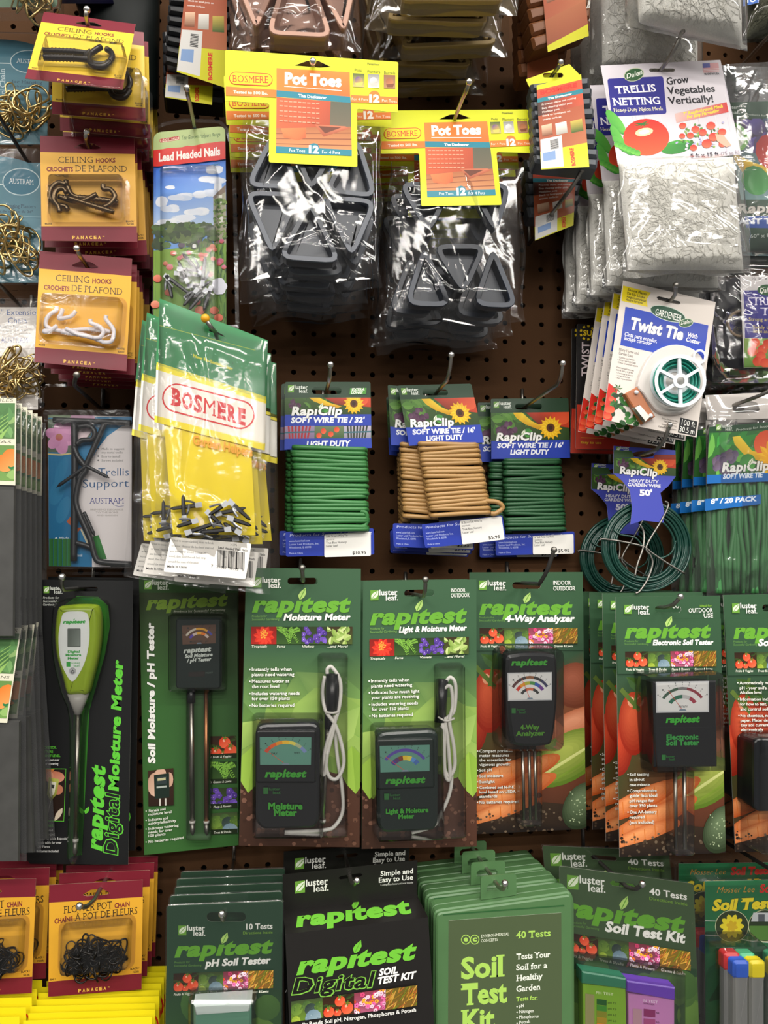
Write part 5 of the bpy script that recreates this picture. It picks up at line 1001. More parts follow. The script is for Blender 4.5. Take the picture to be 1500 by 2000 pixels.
# ---------------------------------------------------------------- heavy duty garden wire
f8 = lambda x, y: (1100 + x / 3.75, 800 + y / 3.75)
c = Card('garden_wire_coil', 'dark green garden wire coil under a violet tag, front one', 'wire coil', [f8(370, 265), f8(822, 297), f8(735, 830), f8(495, 838)], .09, f8(585, 325), 2, 0, group='garden wire coils')
tagp = [f8(*p) for p in ((370, 265), (822, 298), (824, 490), (770, 560), (712, 610), (742, 760), (735, 828), (580, 812), (492, 842), (504, 720), (488, 590), (430, 520), (368, 468))]
c.sheet(tagp, '4750b8', [f8(*p) for p in ell(585, 328, 82, 24, 16)], back='cfcbd2'); 
c.poly([f8(370, 265), f8(822, 298), f8(822, 330), f8(370, 312)], '2c4630', [[f8(*p) for p in ell(585, 328, 82, 24, 16)]] if False else ()) if False else None
clip_pic(Pic(c, [f8(370, 352), f8(824, 362), f8(824, 488), f8(370, 468)]), 9, (.76, .5, .5), (.16, .4)); logo(c, *f8(388, 272), 8, 'dfe6dc'); c.poly([f8(370, 296), f8(500, 304), f8(520, 352), f8(370, 352)], '3a5a34'); c.poly([f8(672, 330), f8(823, 332), f8(823, 364), f8(660, 360)], '9a3420')
c.text('RapıClip', *f8(412, 468), *f8(690, 490), 13.5, 'f4f2f0', .04, .15, sp=1.06, out='2a2040', out_b=.03); c.text('HEAVY DUTY', *f8(480, 530), *f8(700, 541), 6, 'e8e8f6', .035, .12); c.text('GARDEN WIRE', *f8(470, 560), *f8(714, 572), 6, 'e8e8f6', .035, .12); c.text("50'", *f8(558, 630), *f8(652, 630), 11, 'eeeef8', .055); c.done('tag')
g = random.Random(71); DGW = mat('dark_green_wire', '0f3d33', .3, coat=.3)
b = MB()
for i in range(18):
    r = 225 + (i % 9) * 11.5 + g.uniform(-4, 4); z = -6 - (i // 9) * 5 + g.uniform(-2, 2); ox, oy = g.uniform(-7, 7), g.uniform(-7, 7); ph = g.uniform(0, 6); b.tube([c.pt(*f8(607 + ox + (r + 5 * math.sin(2 * a + ph)) * math.cos(a), 1005 + oy + (r * 1.02 + 4 * math.cos(3 * a + ph)) * math.sin(a)), z * .001) for a in (2 * math.pi * k / 44 for k in range(44))], .0015, 6, closed=True)
b.tube(spline([c.pt(*f8(x, y), z * .001) for x, y, z in ((370, 880, -4), (420, 915, -2), (530, 940, 0), (600, 1020, 0), (700, 1085, 0), (790, 1050, -2), (825, 960, -6))], 6), .0011, 6)
c.part('wire_coil', b, DGW)
for pts in (((265, 955), (300, 948), (450, 970), (590, 1005), (650, 1050), (770, 1130), (890, 1200)), ((745, 672), (770, 700), (720, 810), (610, 1000), (640, 1070), (655, 1130), (620, 1240), (560, 1330), (530, 1345)), ((560, 840), (590, 900), (585, 1010), (545, 1130), (525, 1220))):
    b = MB(); b.tube(spline([c.pt(*f8(*p), (-1 if i < 2 else 1) * .001) for i, p in enumerate(pts)], 5), .0013, 7); c.part('steel_former', b, DSTEEL)
c.copy('dark green garden wire coil under a violet tag, rear one', 66, -1, -12, 0, 0, 0); hook(f8(560, 335), .09, f8(780, 112), .155, 'bent steel hook in the violet garden wire tag', DSTEEL)
# ---------------------------------------------------------------- soft wire tie bags at the right edge
c = Card('soft_tie_bag', 'clear bag of green soft ties marked 20 pack at the right edge', 'tie bag', [(1380, 770), (1640, 765), (1640, 1168), (1382, 1165)], .095, (1450, 792), 1, 0, group='bags of green soft ties')
c.base = .006; c.sheet([f8(1050, 140), f8(2000, 80), f8(2000, 700), f8(1055, 545)], '1f4a2c') if False else c.sheet([f8(1050, 135), f8(2000, 60), f8(2000, 500), f8(1030, 548)], '1f4a2c', t=.2)
p = Pic(c, [f8(1050, 178), f8(2000, 130), f8(2000, 480), f8(1035, 485)]); p.bg('2f7a2c', '2a5a28')
for i in range(14): p.leaf(g.uniform(-.1, .35), g.uniform(0, .9), .7, .35, g.uniform(0, 360), g.choice(['2c8a34', '4aa440', '1f6a28', '6ab04a']), g.choice(['3a9a3c', '247030']))
p.poly([(.2, .12), (.26, .1), (.36, .45), (.55, .62), (.5, .75), (.32, .6), (.22, .3)], ['e8c830', 'f0d848', 'e8c020', 'e0b020', 'c89414', 'd8ac1c', 'e0b828']); p.disc(.47, .3, .3, 'd8481c', 'ea7440')
for i in range(30): q, r = g.uniform(0, 6.28), math.sqrt(g.random()); p.disc(.17 + r * .11 * math.cos(q), .74 + r * .26 * math.sin(q), .1, g.choice(['3a2a4a', '4c3a5e', '5a4a5a']), '7a6a86', n=10)
p.disc(.33, .72, .2, '2c7a34', '58aa4c')
for k in range(13): p.leaf(.52, .65, .42, .15, k * 28, 'f0c020', 'e8ac14')
logo(c, *f8(1100, 118), 10, 'e6ece2', -.02); c.text('Products for Successful Gardening', *f8(1245, 165), *f8(1680, 110), 4.5, 'c8d8c8', .0, .1); c.text('RapıClip', *f8(1140, 462), *f8(1488, 446), 17, 'f2f2ee', .04, .15, sp=1.06, out='2c3a2c', out_b=.03); leafmark(c, *f8(1352, 372), 11, 'e8ecd8')
c.poly([f8(1030, 485), f8(2000, 452), f8(2000, 510), f8(1030, 548)], '1568b4'); c.text('SOFT WIRE TIE', *f8(1148, 512), *f8(1440, 500), 9, 'e6eef6', .045, .15)
s = c.sub(9.); s.sheet([f8(1040, 655), f8(1447, 622), f8(1447, 692), f8(1040, 742)], '1568b4', t=.2); s.text('8" / 20 PACK', *f8(1080, 690), *f8(1418, 668), 9, 'e6eef6', .045, .12); s.done('size_band'); c.done()
STM = mat('green_soft_tie', '3f7f48', .5, noise=.15, nscale=200.)
for i in range(22):
    x0 = 1100 + i * 19 + g.uniform(-8, 8); x1 = 1115 + i * 18 + g.uniform(-45, 45); z = g.uniform(-5, 3); b = MB(); b.tube(spline([c.pt(*f8(x0, 530), z * .001), c.pt(*f8((x0 + x1) / 2 + g.uniform(-18, 18), 850), (z + 2) * .001), c.pt(*f8(x1, 1100), (z + 1) * .001), c.pt(*f8(x1 + g.uniform(-14, 14), 1345), z * .001)], 5), .0031, 7); c.part('soft_tie', b, STM)
s = c.sub(1.); s.sheet([f8(1040, -105), f8(2000, -150), f8(2000, 55), f8(1055, 75)], 'cfc9c4', [f8(*p) for p in ((1240, 0), (1260, -55), (1330, -75), (1420, -50), (1440, 0), (1420, 20), (1270, 25))], t=.2, back='bdb7b2'); s.done('hang_strip')
bag(c, [(1378, 772), (1640, 765), (1640, 1170), (1380, 1168)], 14, 74, film_mat('tie_bag_film', 1.2, .02, .07, .12, 14.), wr=1.3)
for i, (dd, dx) in enumerate(((24, -3), (48, -5), (70, -6))): c.copy(f'clear bag of green soft ties, {ords[i]} from the front at the right edge', dd, dx, 0, .5, 0, 0)
hook((1432, 792), .095, (1520, 748), .16, 'steel hook in the white strip of the soft tie bag', DSTEEL, DSTEEL)
# ================================================================ soil meters
DKB = mat('meter_black', '15171a', .28); DKGN = mat('meter_green_black', '13211d', .28); WCAB = mat('white_cable', 'dcd9d2', .4); ROD = mat('probe_steel', 'a9a49a', .3, 1.); COP = mat('probe_copper', 'b07a52', .35, 1.); LIME = mat('lime_plastic', '8fa81e', .3); LGREY = mat('light_grey_plastic', 'a3a09a', .4)
def devbox(c, outline, z0, z1, m, name='meter_body', bev=3): return c.solid(name, outline, [(z0, 1), (z1 - 4, 0), (z1 - 1.2, bev * .35), (z1, bev)], m)
def rod(c, p, q, z, r, m, name='probe'):
    b = MB(); b.tube([c.pt(*p, z * .001), c.pt(*q, z * .001)], r, 9); return c.part(name, b, m)
def dial(s, q, bgc, arcs, ticks=11, needle=None, words=()):
    """a meter scale printed in the quad q: arcs = [(radius, width, [colours])] about the lower middle"""
    h = homog([(0, 0), (1, 0), (1, 1), (0, 1)], q); Q = lambda u, v: happly(h, u, v); s.poly([Q(0, 0), Q(1, 0), Q(1, 1), Q(0, 1)], bgc)
    A = lambda r, t: Q(.5 + r * .62 * math.cos(R(215 + 110 * t)), 1.02 + r * 1.1 * math.sin(R(215 + 110 * t)))
    for r, w, cols in arcs:
        n = len(cols)
        for i, cc in enumerate(cols):
            t0, t1 = i / n, (i + 1) / n; s.poly([A(r, t0), A(r, (t0 + t1) / 2), A(r, t1), A(r - w, t1), A(r - w, (t0 + t1) / 2), A(r - w, t0)], cc)
    for i in range(ticks): t = i / (ticks - 1); s.line([A(.86, t), A(.9, t)], .8, '2a3030'); x, y = A(.95, t); s.text(str(i if ticks < 12 else 10 - i), x - 1.4, y + 1.5, x + 1.4, y + 1.5, 2.8, '2a3030', .0)
    if needle is not None: s.line([Q(.5, .98), A(.84, needle)], .9, 'd05038')
    s.poly([Q(.42, 1), Q(.45, .93), Q(.55, .93), Q(.58, 1)], '7a8a98')
    for t, u, v, w in words: s.text(t, *Q(u, v), *Q(u + w, v), 3.6, '2a3030', .01)
# ---------------------------------------------------------------- digital moisture meter
f = lambda x, y: (x / 3.125, 1100 + y / 3.125)
c = Card('digital_moisture_meter', 'lime green digital moisture meter on a black card', 'soil meter', [f(232, 100), f(812, 108), f(782, 1840), f(165, 1812)], .075, f(520, 158), 0, 0, group='digital moisture meters')
BK = '151617'; sl = [f(*p) for p in rrect(440, 145, 597, 172, 12)]
c.sheet([f(232, 100), f(812, 108), f(782, 1840), f(185, 1835), f(165, 1812)], BK, sl, back='c8c6c0')
c.poly([f(*p) for p in ((400, 250), (470, 200), (600, 205), (660, 260), (672, 380), (640, 560), (590, 740), (545, 900), (530, 1200), (500, 1780), (430, 1790), (440, 1200), (450, 900), (360, 640), (345, 400))], ['2a5a1c', '2f7a24', '3f9a2c', '3f9a2c', '3a9028', '3a9028', '2f7a20', '2c7020', '2a6a1c', '2a6a1c', '204f14', '1a3a10', '1a3a10', '1a3a10', '1f4a14'])
logo(c, *f(266, 142), 11.5, 'd8dcd4')
for i, t in enumerate(('Products for', 'Successful', 'Gardening!')): c.text(t, *f(262, 217 + 21 * i), *f((361, 345, 347)[i], 217 + 21 * i), 4.4, 'c8ccc4', .01, .15)
LG = '5cc238'
c.text('rapıtest', *f(618, 1758), *f(640, 1232), 27, LG, .05, .22, sp=1.08, res=3); leafmark(c, *f(530, 1495), 11, LG)
c.text('Digital', *f(716, 1785), *f(728, 1400), 26, LG, .05, .15, sp=1.08); c.text('Digital', *f(713, 1780), *f(726, 1404), 25, '1a1b1c', .018, .15, sp=1.12); c.text('Moisture Meter', *f(720, 1392), *f(748, 590), 18, LG, .05, .1, sp=1.05)
for t, x1, y, col in (('CHECKS SOIL', 345, 1133, LG), ('MOISTURE', 323, 1158, LG), ('AT ROOT LEVEL', 368, 1183, LG), ('Helps prevent over', 363, 1207, 'dcdcd8'), ('& under watering', 356, 1232, 'dcdcd8')): c.text(t, *f(233, y), *f(x1, y - 1), 4.6, col, .015)
for t, x1, y, col, b in (('FEATURES', 325, 1610, LG, 0), ('Easy to read', 322, 1636, 'dcdcd8', 1), ('digital output', 335, 1661, 'dcdcd8', 0), ('Watering guide & special', 410, 1687, 'dcdcd8', 1), ('needs table for over', 376, 1712, 'dcdcd8', 0), ('150 Plants', 305, 1737, 'dcdcd8', 0), ('Batteries included', 357, 1764, 'dcdcd8', 1)):
    c.text(t, *f(233 - (y - 1610) * .06, y), *f(x1, y), 4.6, col, .015)
    if b: c.disc(*f(219 - (y - 1610) * .05, y - 8), 1.1, 1.1, 'dcdcd8')
q = [f(232, 1252), f(404, 1254), f(391, 1577), f(217, 1572)]; c.poly(q, LG); p = Pic(c, [f(235, 1256), f(401, 1257), f(388, 1573), f(220, 1569)]); p.bg('201410', '2a1a12'); p.poly([(0, 0), (.6, 0), (.3, .2), (0, .3)], 'c8783a'); p.disc(.6, .16, .2, 'b86a4c', 'd8947a', .12); p.disc(.75, .4, .1, 'c07a5c'); p.disc(.42, .14, .08, 'd09072', None, .1)
p.poly([(.4, .16), (.78, .2), (.7, .5), (.5, .62), (.36, .5)], ['a8ac4a', 'b8bc5a', '8a8e3a', '6a6c30', '8a8e3a']); p.poly([(.46, .24), (.68, .26), (.62, .48), (.5, .55), (.44, .45)], 'd8d4c0'); p.poly([(.5, .3), (.62, .31), (.6, .38), (.5, .37)], '3a3c38'); p.poly([(.48, .62), (.52, .62), (.44, .85), (.42, .85)], '8a8478'); p.leaf(.95, .75, .3, .1, 120, 'd8c8b0')
c.done()
body = [f(*p) for p in spline([(355, 285, 0), (400, 256, 0), (560, 250, 0), (608, 275, 0), (622, 400, 0), (605, 560, 0), (570, 700, 0), (540, 795, 0), (478, 800, 0), (415, 795, 0), (385, 690, 0), (348, 560, 0), (338, 420, 0)], 4, True) for p in [p[:2]]]
c.solid('meter_body', body, [(1, 3), (8, 0), (17, 1), (21, 6), (22, 11)], LIME, z_ref=14, smooth=True)
s = c.sub(22.4); face = [f(*p) for p in spline([(372, 350, 0), (392, 302, 0), (460, 294, 0), (525, 302, 0), (543, 350, 0), (545, 470, 0), (522, 590, 0), (480, 680, 0), (441, 722, 0), (405, 680, 0), (368, 590, 0), (357, 450, 0)], 4, True) for p in [p[:2]]]; s.sheet(face, 'd5d8d6', t=.8)
s.poly([f(*p) for p in rrect(411, 398, 492, 512, 6)], '5a605c'); s.poly([f(*p) for p in ((418, 405), (486, 405), (486, 505), (418, 505))], ['4a524c', '6a736c', '7a847c', '5a625a']); s.text('rapıtest', *f(384, 368), *f(522, 366), 6.4, '2f9a3c', .05, .2); leafmark(s, *f(452, 340), 3, '2f9a3c')
for i, t in enumerate(('Digital', 'Moisture', 'Meter')): s.text(t, *f((413, 400, 413)[i], 547 + 20 * i), *f((487, 496, 482)[i], 546 + 20 * i), 4.4, '2f9a3c', .05)
s.poly([f(405, 602), f(430, 602), f(430, 632), f(405, 632)], '2f9a3c'); s.text('luster', *f(432, 615), *f(490, 614), 4, '2f9a3c', .01); s.text('leaf.', *f(450, 632), *f(490, 631), 4, '2f9a3c', .01); s.disc(*f(443, 660), 7.2, 7.4, '8a8c8c', 'c8caca'); s.disc(*f(443, 660), 5.4, 5.6, 'b8baba', '7a7c7c'); s.poly(ell(*f(443, 661), 3, 3, 14), '3a3c3c'); s.poly(ell(*f(443, 661), 2, 2, 14), 'a0a2a2'); s.line([f(443, 648), f(443, 660)], 1, '3a3c3c'); s.done('display_face')
b = MB(); P0, P1 = c.pt(*f(478, 795), .011), c.pt(*f(476, 922), .011); b.tube([P0, P0.lerp(P1, .5), P1], [.0118, .0078, .0036], 14, flat=.7); c.part('neck', b, LGREY)
rod(c, f(476, 920), f(462, 1690), 10, .0026, ROD); rod(c, f(462, 1682), f(461, 1700), 10, .0031, WCAB, 'probe_ring'); b = MB(); b.tube([c.pt(*f(461, 1700), .01), c.pt(*f(460, 1765), .01), c.pt(*f(459, 1785), .01)], [.0027, .0026, .001], 9); c.part('probe_tip', b, DSTEEL)
c.solid('blister', [f(*p) for p in spline([(350, 250, 0), (420, 215, 0), (590, 210, 0), (655, 250, 0), (665, 380, 0), (640, 560, 0), (575, 800, 0), (525, 930, 0), (500, 1400, 0), (490, 1770, 0), (430, 1770, 0), (440, 1400, 0), (440, 940, 0), (390, 780, 0), (340, 560, 0), (335, 380, 0)], 3, True) for p in [p[:2]]], [(.8, -2), (18, 0), (24, 5)], CLEAR, z_ref=6, cap0=False)
hook(f(470, 155), .075, (121, 1127), .15, 'steel hook bent to the left above the black digital meter card', DSTEEL)
c.copy('lime green digital moisture meter on a black card, hidden behind the front one', 34, 1, 3, 0, 0, 0)
# ---------------------------------------------------------------- soil moisture / pH tester
c = Card('soil_ph_tester', 'two pronged soil tester on a long green card below the nail bags', 'soil meter', [f(848, 74), f(1447, 78), f(1456, 1722), f(880, 1782)], .05, f(1150, 120), 0, 0)
c.sheet(roundpoly([f(848, 74), f(1447, 78), f(1456, 1722), f(880, 1782)], 4), '2a4a20'); c.poly([f(850, 180), f(1447, 180), f(1452, 900), f(866, 900)], ['2f3c20', '2f3c20', '30522a', '36642e']); c.poly([f(866, 900), f(1452, 900), f(1456, 1720), f(880, 1780)], ['36642e', '30522a', '305e2a', '386630'])
c.text('rapıtest', *f(890, 282), *f(1392, 256), 24, '6f8f2a', .05, .22, sp=1.08, res=3); logo(c, *f(880, 105), 15, 'c8d0c0'); c.text('Products for Successful Gardening', *f(1060, 303), *f(1376, 290), 4.4, 'b8bca8', .0, .12); c.text('Soil Moisture / pH Tester', *f(946, 1222), *f(938, 362), 13, 'f0f0ea', .05, .06, sp=1.03, out='1f3018', out_b=.03)
for k, (q, fn, nm, y) in enumerate((([f(1284, 1056), f(1442, 1053), f(1444, 1190), f(1287, 1193)], tomato_pic, 'Fruits & Veggies', 1190), ([f(1289, 1212), f(1445, 1208), f(1447, 1338), f(1291, 1345)], fern_pic, 'Grasses & Lawns', 1342), ([f(1291, 1372), f(1447, 1366), f(1449, 1488), f(1293, 1500)], violet_pic, 'Plants & Flowers', 1492), ([f(1293, 1524), f(1449, 1514), f(1451, 1640), f(1295, 1652)], shrub_pic, 'Trees & Shrubs', 1648))): fn(Pic(c, q)); c.poly([f(1287 + 2 * k, y - 26), f(1444 + 2 * k, y - 32), f(1444 + 2 * k, y - 2), f(1287 + 2 * k, y + 4)], '1c2a14'); c.text(nm, *f(1300 + 2 * k, y), *f(1412, y - 7), 4.4, 'dce0d0', .01, .15)
p = Pic(c, [f(905, 1264), f(1060, 1248), f(1062, 1474), f(908, 1480)]); p.bg('3a2418', '2a1a10'); p.disc(.28, .4, .22, 'c09880', 'dcb8a0', .34); p.disc(.5, .12, .16, 'd0a890'); p.disc(.85, .3, .1, 'c8a088', None, .2); p.poly([(.24, .14), (.84, .12), (.84, .78), (.26, .8)], '1a2a22'); p.poly([(.34, .2), (.74, .19), (.74, .4), (.34, .41)], '2f3a3a'); p.poly([(.38, .24), (.7, .23), (.7, .3), (.38, .31)], 'b8b48a'); p.poly([(.34, .46), (.74, .45), (.74, .5), (.34, .51)], 'a8b0a8')
for x in (.44, .66): p.poly([(x, .8), (x + .06, .8), (x + .06, 1), (x, 1)], 'c8c4ba')
for i, (t, y, x1, b) in enumerate((('Signals soil', 1516, 1012, 1), ('moisture level', 1538, 1048, 0), ('Indicates soil', 1572, 1028, 1), ('acidity/alkalinity', 1594, 1078, 0), ('Indicates watering', 1625, 1092, 1), ('needs for over', 1647, 1054, 0), ('100 plants', 1668, 1012, 0), ('No batteries required', 1704, 1122, 1))):
    c.text(t, *f(908, y), *f(x1, y - (x1 - 908) * .12), 5, 'dfe2d6', .02)
    if b: c.disc(*f(894, y - 6), 1.2, 1.2, 'dfe2d6')
c.done()
devbox(c, [f(*p) for p in rrect(1070, 335, 1348, 768, 22)], 1, 20, DKGN); s = c.sub(20.3); dial(s, [f(1110, 380), f(1316, 374), f(1316, 488), f(1114, 496)], '5f4638', [(.8, .1, ['c8c0b0', 'c8c0b0', 'd8a03a', 'd8a03a', '4a4a9a']), (.6, .12, ['5a4aa8', 'c8b8b0', 'e0a83a', 'e07a2c', 'c8b8b0'])], 6, None, (('MOISTURE / pH', .22, .92, .56),))
for t, x0, x1, y, h in (('rapıtest', 1120, 1290, 548, 9), ('Soil Moisture', 1128, 1298, 578, 6.5), ('/ pH Tester', 1140, 1290, 606, 6.5)): s.text(t, *f(x0, y), *f(x1, y - 12), h, 'c8d0c8', .05, .18, sp=1.05)
s.poly([f(1150, 665), f(1250, 660), f(1250, 690), f(1150, 694)], '241f1c'); s.text('MOIST', *f(1255, 675), *f(1300, 672), 3, '5a6a60', .0); s.done('meter_face')
c.solid('meter_lip', [f(*p) for p in rrect(1080, 505, 1338, 625, 8)], [(19, -1), (21.2, 1), (21.4, 2)], DKGN, cap1=False) if False else None
rod(c, f(1168, 770), f(1174, 1600), 9, .0029, ROD); rod(c, f(1258, 770), f(1260, 1600), 9, .0027, COP); rod(c, f(1167, 768), f(1168, 850), 9, .0046, DKB, 'probe_sleeve')
for x in (1174, 1260):
    rod(c, f(x, 1572), f(x, 1585), 9, .0034, WCAB, 'probe_ring'); b = MB(); b.tube([c.pt(*f(x, 1585), .009), c.pt(*f(x + 2, 1640), .009), c.pt(*f(x + 3, 1660), .009)], [.003, .0028, .0008], 9); c.part('probe_tip', b, DSTEEL)
c.solid('blister', [f(*p) for p in rrect(1035, 305, 1378, 778, 24)], [(.8, -2), (20, 0), (24, 5)], CLEAR, z_ref=10, cap0=False); c.solid('blister_stem', [f(*p) for p in rrect(1138, 780, 1288, 1680, 14)], [(.8, -2), (12, 0), (14, 4)], CLEAR, z_ref=6, cap0=False)
c.copy('two pronged soil tester card hidden behind the front one below the nail bags', 26, 0, 0, 0, 0, 0)
# ---------------------------------------------------------------- moisture meter and light meter cards
f = lambda x, y: (460 + x / 3.125, 1090 + y / 3.125)
MQ = [f(65, 60), f(765, 65), f(757, 1765), f(20, 1755)]
def leafy(c, seed):
    g = random.Random(seed); p = Pic(c, [f(57, 555), f(763, 555), f(757, 1765), f(20, 1755)]); p.poly([(0, 0), (1, 0), (1, .4), (0, .4)], ['3a5c40', '3a5c40', '74964a', '648a42']); p.poly([(0, .4), (1, .4), (1, 1), (0, 1)], ['648a42', '74964a', '4f7438', '4f7438'])
    def soft(x, y, L, W, a, A, B):
        ca, sa = math.cos(R(a)), math.sin(R(a)); sh = [(0, 0), (.2, .38), (.45, .5), (.75, .36), (1, 0)]
        for sg, col in ((1, A), (-1, B)):
            P_ = [(x + (u * L * ca - v * W * sg * sa) / p.asp, y + u * L * sa + v * W * sg * ca) for u, v in sh]; p.poly(P_, [mixc(mixc(col, '5f8a3a', .35 if k in (0, 4) else 0), '3a5c40', max(0, min(1, 1 - q[1] / .3))) for k, q in enumerate(P_)])
        p.poly([(x, y), (x + L * ca / p.asp, y + L * sa), (x + L * ca / p.asp, y + L * sa + .004)], '6f9a48') if y > .25 else None
    for x, y, L, W, a, A, B in ((.1, .1, .3, .24, 70, '6c9450', '789e56'), (.45, .12, .36, .3, 60, '86a856', '92b25e'), (.85, .14, .3, .26, 100, '86a856', '789e52'), (.2, .3, .34, .3, 40, '96b65a', '86a84e'), (.6, .32, .4, .34, 30, 'a2c060', '94b456'), (1., .3, .4, .34, 160, '96b65a', 'a6c468'), (.12, .5, .32, .26, 80, '76984a', '88aa54'), (.5, .48, .36, .3, 100, '98b858', '86a44e'), (.95, .5, .34, .3, 110, 'a4c262', '96b456'), (.3, .42, .3, .24, 150, 'a8c866', '9cb85a'), (.02, .62, .3, .2, 50, '94b84c', '86a844'), (.98, .62, .3, .2, 130, '94b84c', 'a4c658'), (.75, .55, .3, .22, 80, '86a84a', '94b654')): soft(x, y, L, W, a, A, B)
    p.poly([(0, .64), (.1, .6), (.3, .63), (.6, .6), (.8, .64), (1, .6), (1, 1), (0, 1)], ['4a3024', '54362a', '5a3a2c', '4f3226', '5a3a2c', '54362a', '4a2e22', '3c261c'])
    for i in range(140): x, y = g.random(), g.uniform(.62, 1); p.disc(x, y, g.uniform(.004, .014), g.choice(['6a4838', '3c261c', '7a5646', '503428']), n=6)
    for x, a in ((.1, 95), (.93, 85), (.3, 100)): p.leaf(x, .5, .24, .13, a, '9cc24c', '8ab040')
def leaf_card(name, label, quad, d, hang, title, tx, bullets, group=None, indoor=True):
    c = Card(name, label, 'soil meter', quad, d, hang, 0, 0, design=MQ, group=group); sl = [f(*p) for p in rrect(318, 120, 502, 162, 19)]
    c.sheet(MQ, '3a5c40', sl, back='cfccc4'); leafy(c, 4)
    logo(c, *f(108, 118), 17, 'eef0e8'); rapitest(c, *f(100, 326), *f(705, 326), 29); c.text(title, *f(tx, 380), *f(703, 378), 12 if tx < 280 or len(title) < 16 else 10.5, 'f4f4ee', .045, .18, sp=1.03)
    c.text('Products for', *f(100, 362), *f(192, 360), 4.6, '7fae5a', .0, .15); c.text('Successful Gardening', *f(100, 381), *f(268, 379), 4.6, '7fae5a', .0, .15)
    if indoor: c.text('INDOOR', *f(605, 140), *f(695, 140), 7, 'eef0e8', .015); c.line([f(605, 148), f(722, 148)], .8, '9ab89a'); c.text('OUTDOOR', *f(605, 172), *f(720, 172), 7, 'eef0e8', .015)
    strip4(c, *f(97, 419), *f(713, 418), 34, (tropical_pic, fern_pic, violet_pic, hosta_pic), ('Tropicals', 'Ferns', 'Violets', '...and More!'), 6.5)
    for t, y, x1, b in bullets:
        c.text(t, *f(100, y), *f(x1, y - 2), 6.4, 'f2f4ea', .018, out='2c4a24', out_b=.028)
        if b: c.disc(*f(88, y - 9), 1.5, 1.5, 'f2f4ea')
    c.done(); return c
def boxmeter(c, light):
    y0 = 985 if not light else 975
    c.solid('meter_body', roundpoly([f(122, y0 + 25), f(520, y0 + 15), f(512, 1600), f(480, 1650), f(160, 1655), f(118, 1600)], [22, 22, 22, 12, 22, 22]), [(1, 1), (24, 0), (29, 2), (31, 6)], DKB if not light else DKGN, z_ref=28)
    c.solid('meter_bezel', [f(*p) for p in rrect(130, 1055, 488, 1370, 14)], [(31, -2), (33, 0), (33.5, 2)], DKB if not light else DKGN); s = c.sub(33.8); q = [f(148, 1092), f(463, 1094), f(460, 1262), f(150, 1262)]
    if light: dial(s, q, '5f9080', [(.82, .1, ['5a4a9a'] * 8), (.58, .16, ['4a3f8a', '5a3a6a', '7a4030', 'd8b83a', 'd8c84a', '5a8ac8', '4a6aa8'])], 9, .06)
    else: dial(s, q, '5f9080', [(.82, .11, ['c84a34', 'd8602c', 'e0902c', 'e8b83a', 'd8c85a', 'a8b08a', '7a8ab8'])], 9, .04, (('DRY', .22, .62, .12), ('WET', .66, .6, .12)))
    s.text('rapıtest', *f(178, 1336), *f(434, 1336), 13, '3f9a34', .05, .2, sp=1.06); leafmark(s, *f(302, 1290), 6, '3f9a34')
    s.text('luster', *f(205, 1418), *f(272, 1418), 5.5, '2f6a34', .01); s.text('leaf.', *f(228, 1440), *f(278, 1440), 5.5, '2f6a34', .01); s.poly([f(170, 1400), f(200, 1400), f(200, 1440), f(170, 1440)], '2f6a34')
    if light: s.text('Light & Moisture', *f(178, 1530), *f(450, 1528), 9, '3f9a34', .05, sp=1.04); s.text('Meter', *f(258, 1565), *f(358, 1565), 9, '3f9a34', .05, sp=1.04)
    else: s.text('Moisture', *f(200, 1532), *f(410, 1532), 12, '3f9a34', .05, sp=1.04); s.text('Meter', *f(234, 1572), *f(376, 1572), 12, '3f9a34', .05, sp=1.04)
    s.done('meter_face')
    c.solid('blister', [f(*p) for p in rrect(108, 965, 530, 1680, 24)], [(.8, -3), (30, 0), (36, 6)], CLEAR, z_ref=14, cap0=False); c.solid('cable_blister', [f(*p) for p in rrect(512, 590, 680, 1690, 20)], [(.8, -3), (16, 0), (20, 5)], CLEAR, z_ref=8, cap0=False)
def cable(c, paths, r=.0021, name='cable'):
    for pts in paths:
        b = MB(); b.tube(spline([c.pt(*f(x, y), z * .001) for x, y, z in pts], 6), r, 8); c.part(name, b, WCAB)
c = leaf_card('moisture_meter', 'black moisture meter with a white cable on a leafy card', MQ, .11, f(410, 140), 'Moisture Meter', 292, (('Instantly tells when', 687, 342, 1), ('plants need watering', 719, 358, 0), ('Measures water at', 760, 328, 1), ('the root level', 792, 266, 0), ('Includes watering needs', 834, 392, 1), ('for over 150 plants', 865, 332, 0), ('No batteries required', 906, 358, 1)), indoor=False)
boxmeter(c, False); b = MB(); b.tube([c.pt(*f(592, 705), .009), c.pt(*f(590, 920), .009), c.pt(*f(570, 935), .009), c.pt(*f(566, 1040), .009)], [.0072, .0078, .0046, .0042], 12); c.part('probe_handle', b, DKB); rod(c, f(562, 1035), f(532, 1620), 9, .0026, ROD); rod(c, f(533, 1596), f(532, 1610), 9, .0034, WCAB, 'probe_ring')
cable(c, [((560, 705, 9), (562, 675, 10), (590, 668, 10), (640, 760, 12), (628, 930, 13), (560, 1120, 14), (525, 1290, 13), (545, 1315, 13), (560, 1180, 15)), ((545, 720, 8), (530, 820, 8), (550, 930, 12), (610, 1020, 14), (650, 1150, 14), (660, 1260, 13), (620, 1345, 13), (570, 1330, 13), (555, 1230, 13), (600, 1040, 14), (612, 960, 14)), ((600, 960, 8), (620, 1200, 7), (650, 1400, 7), (655, 1540, 7), (610, 1630, 7), (540, 1660, 7), (300, 1672, 7))])
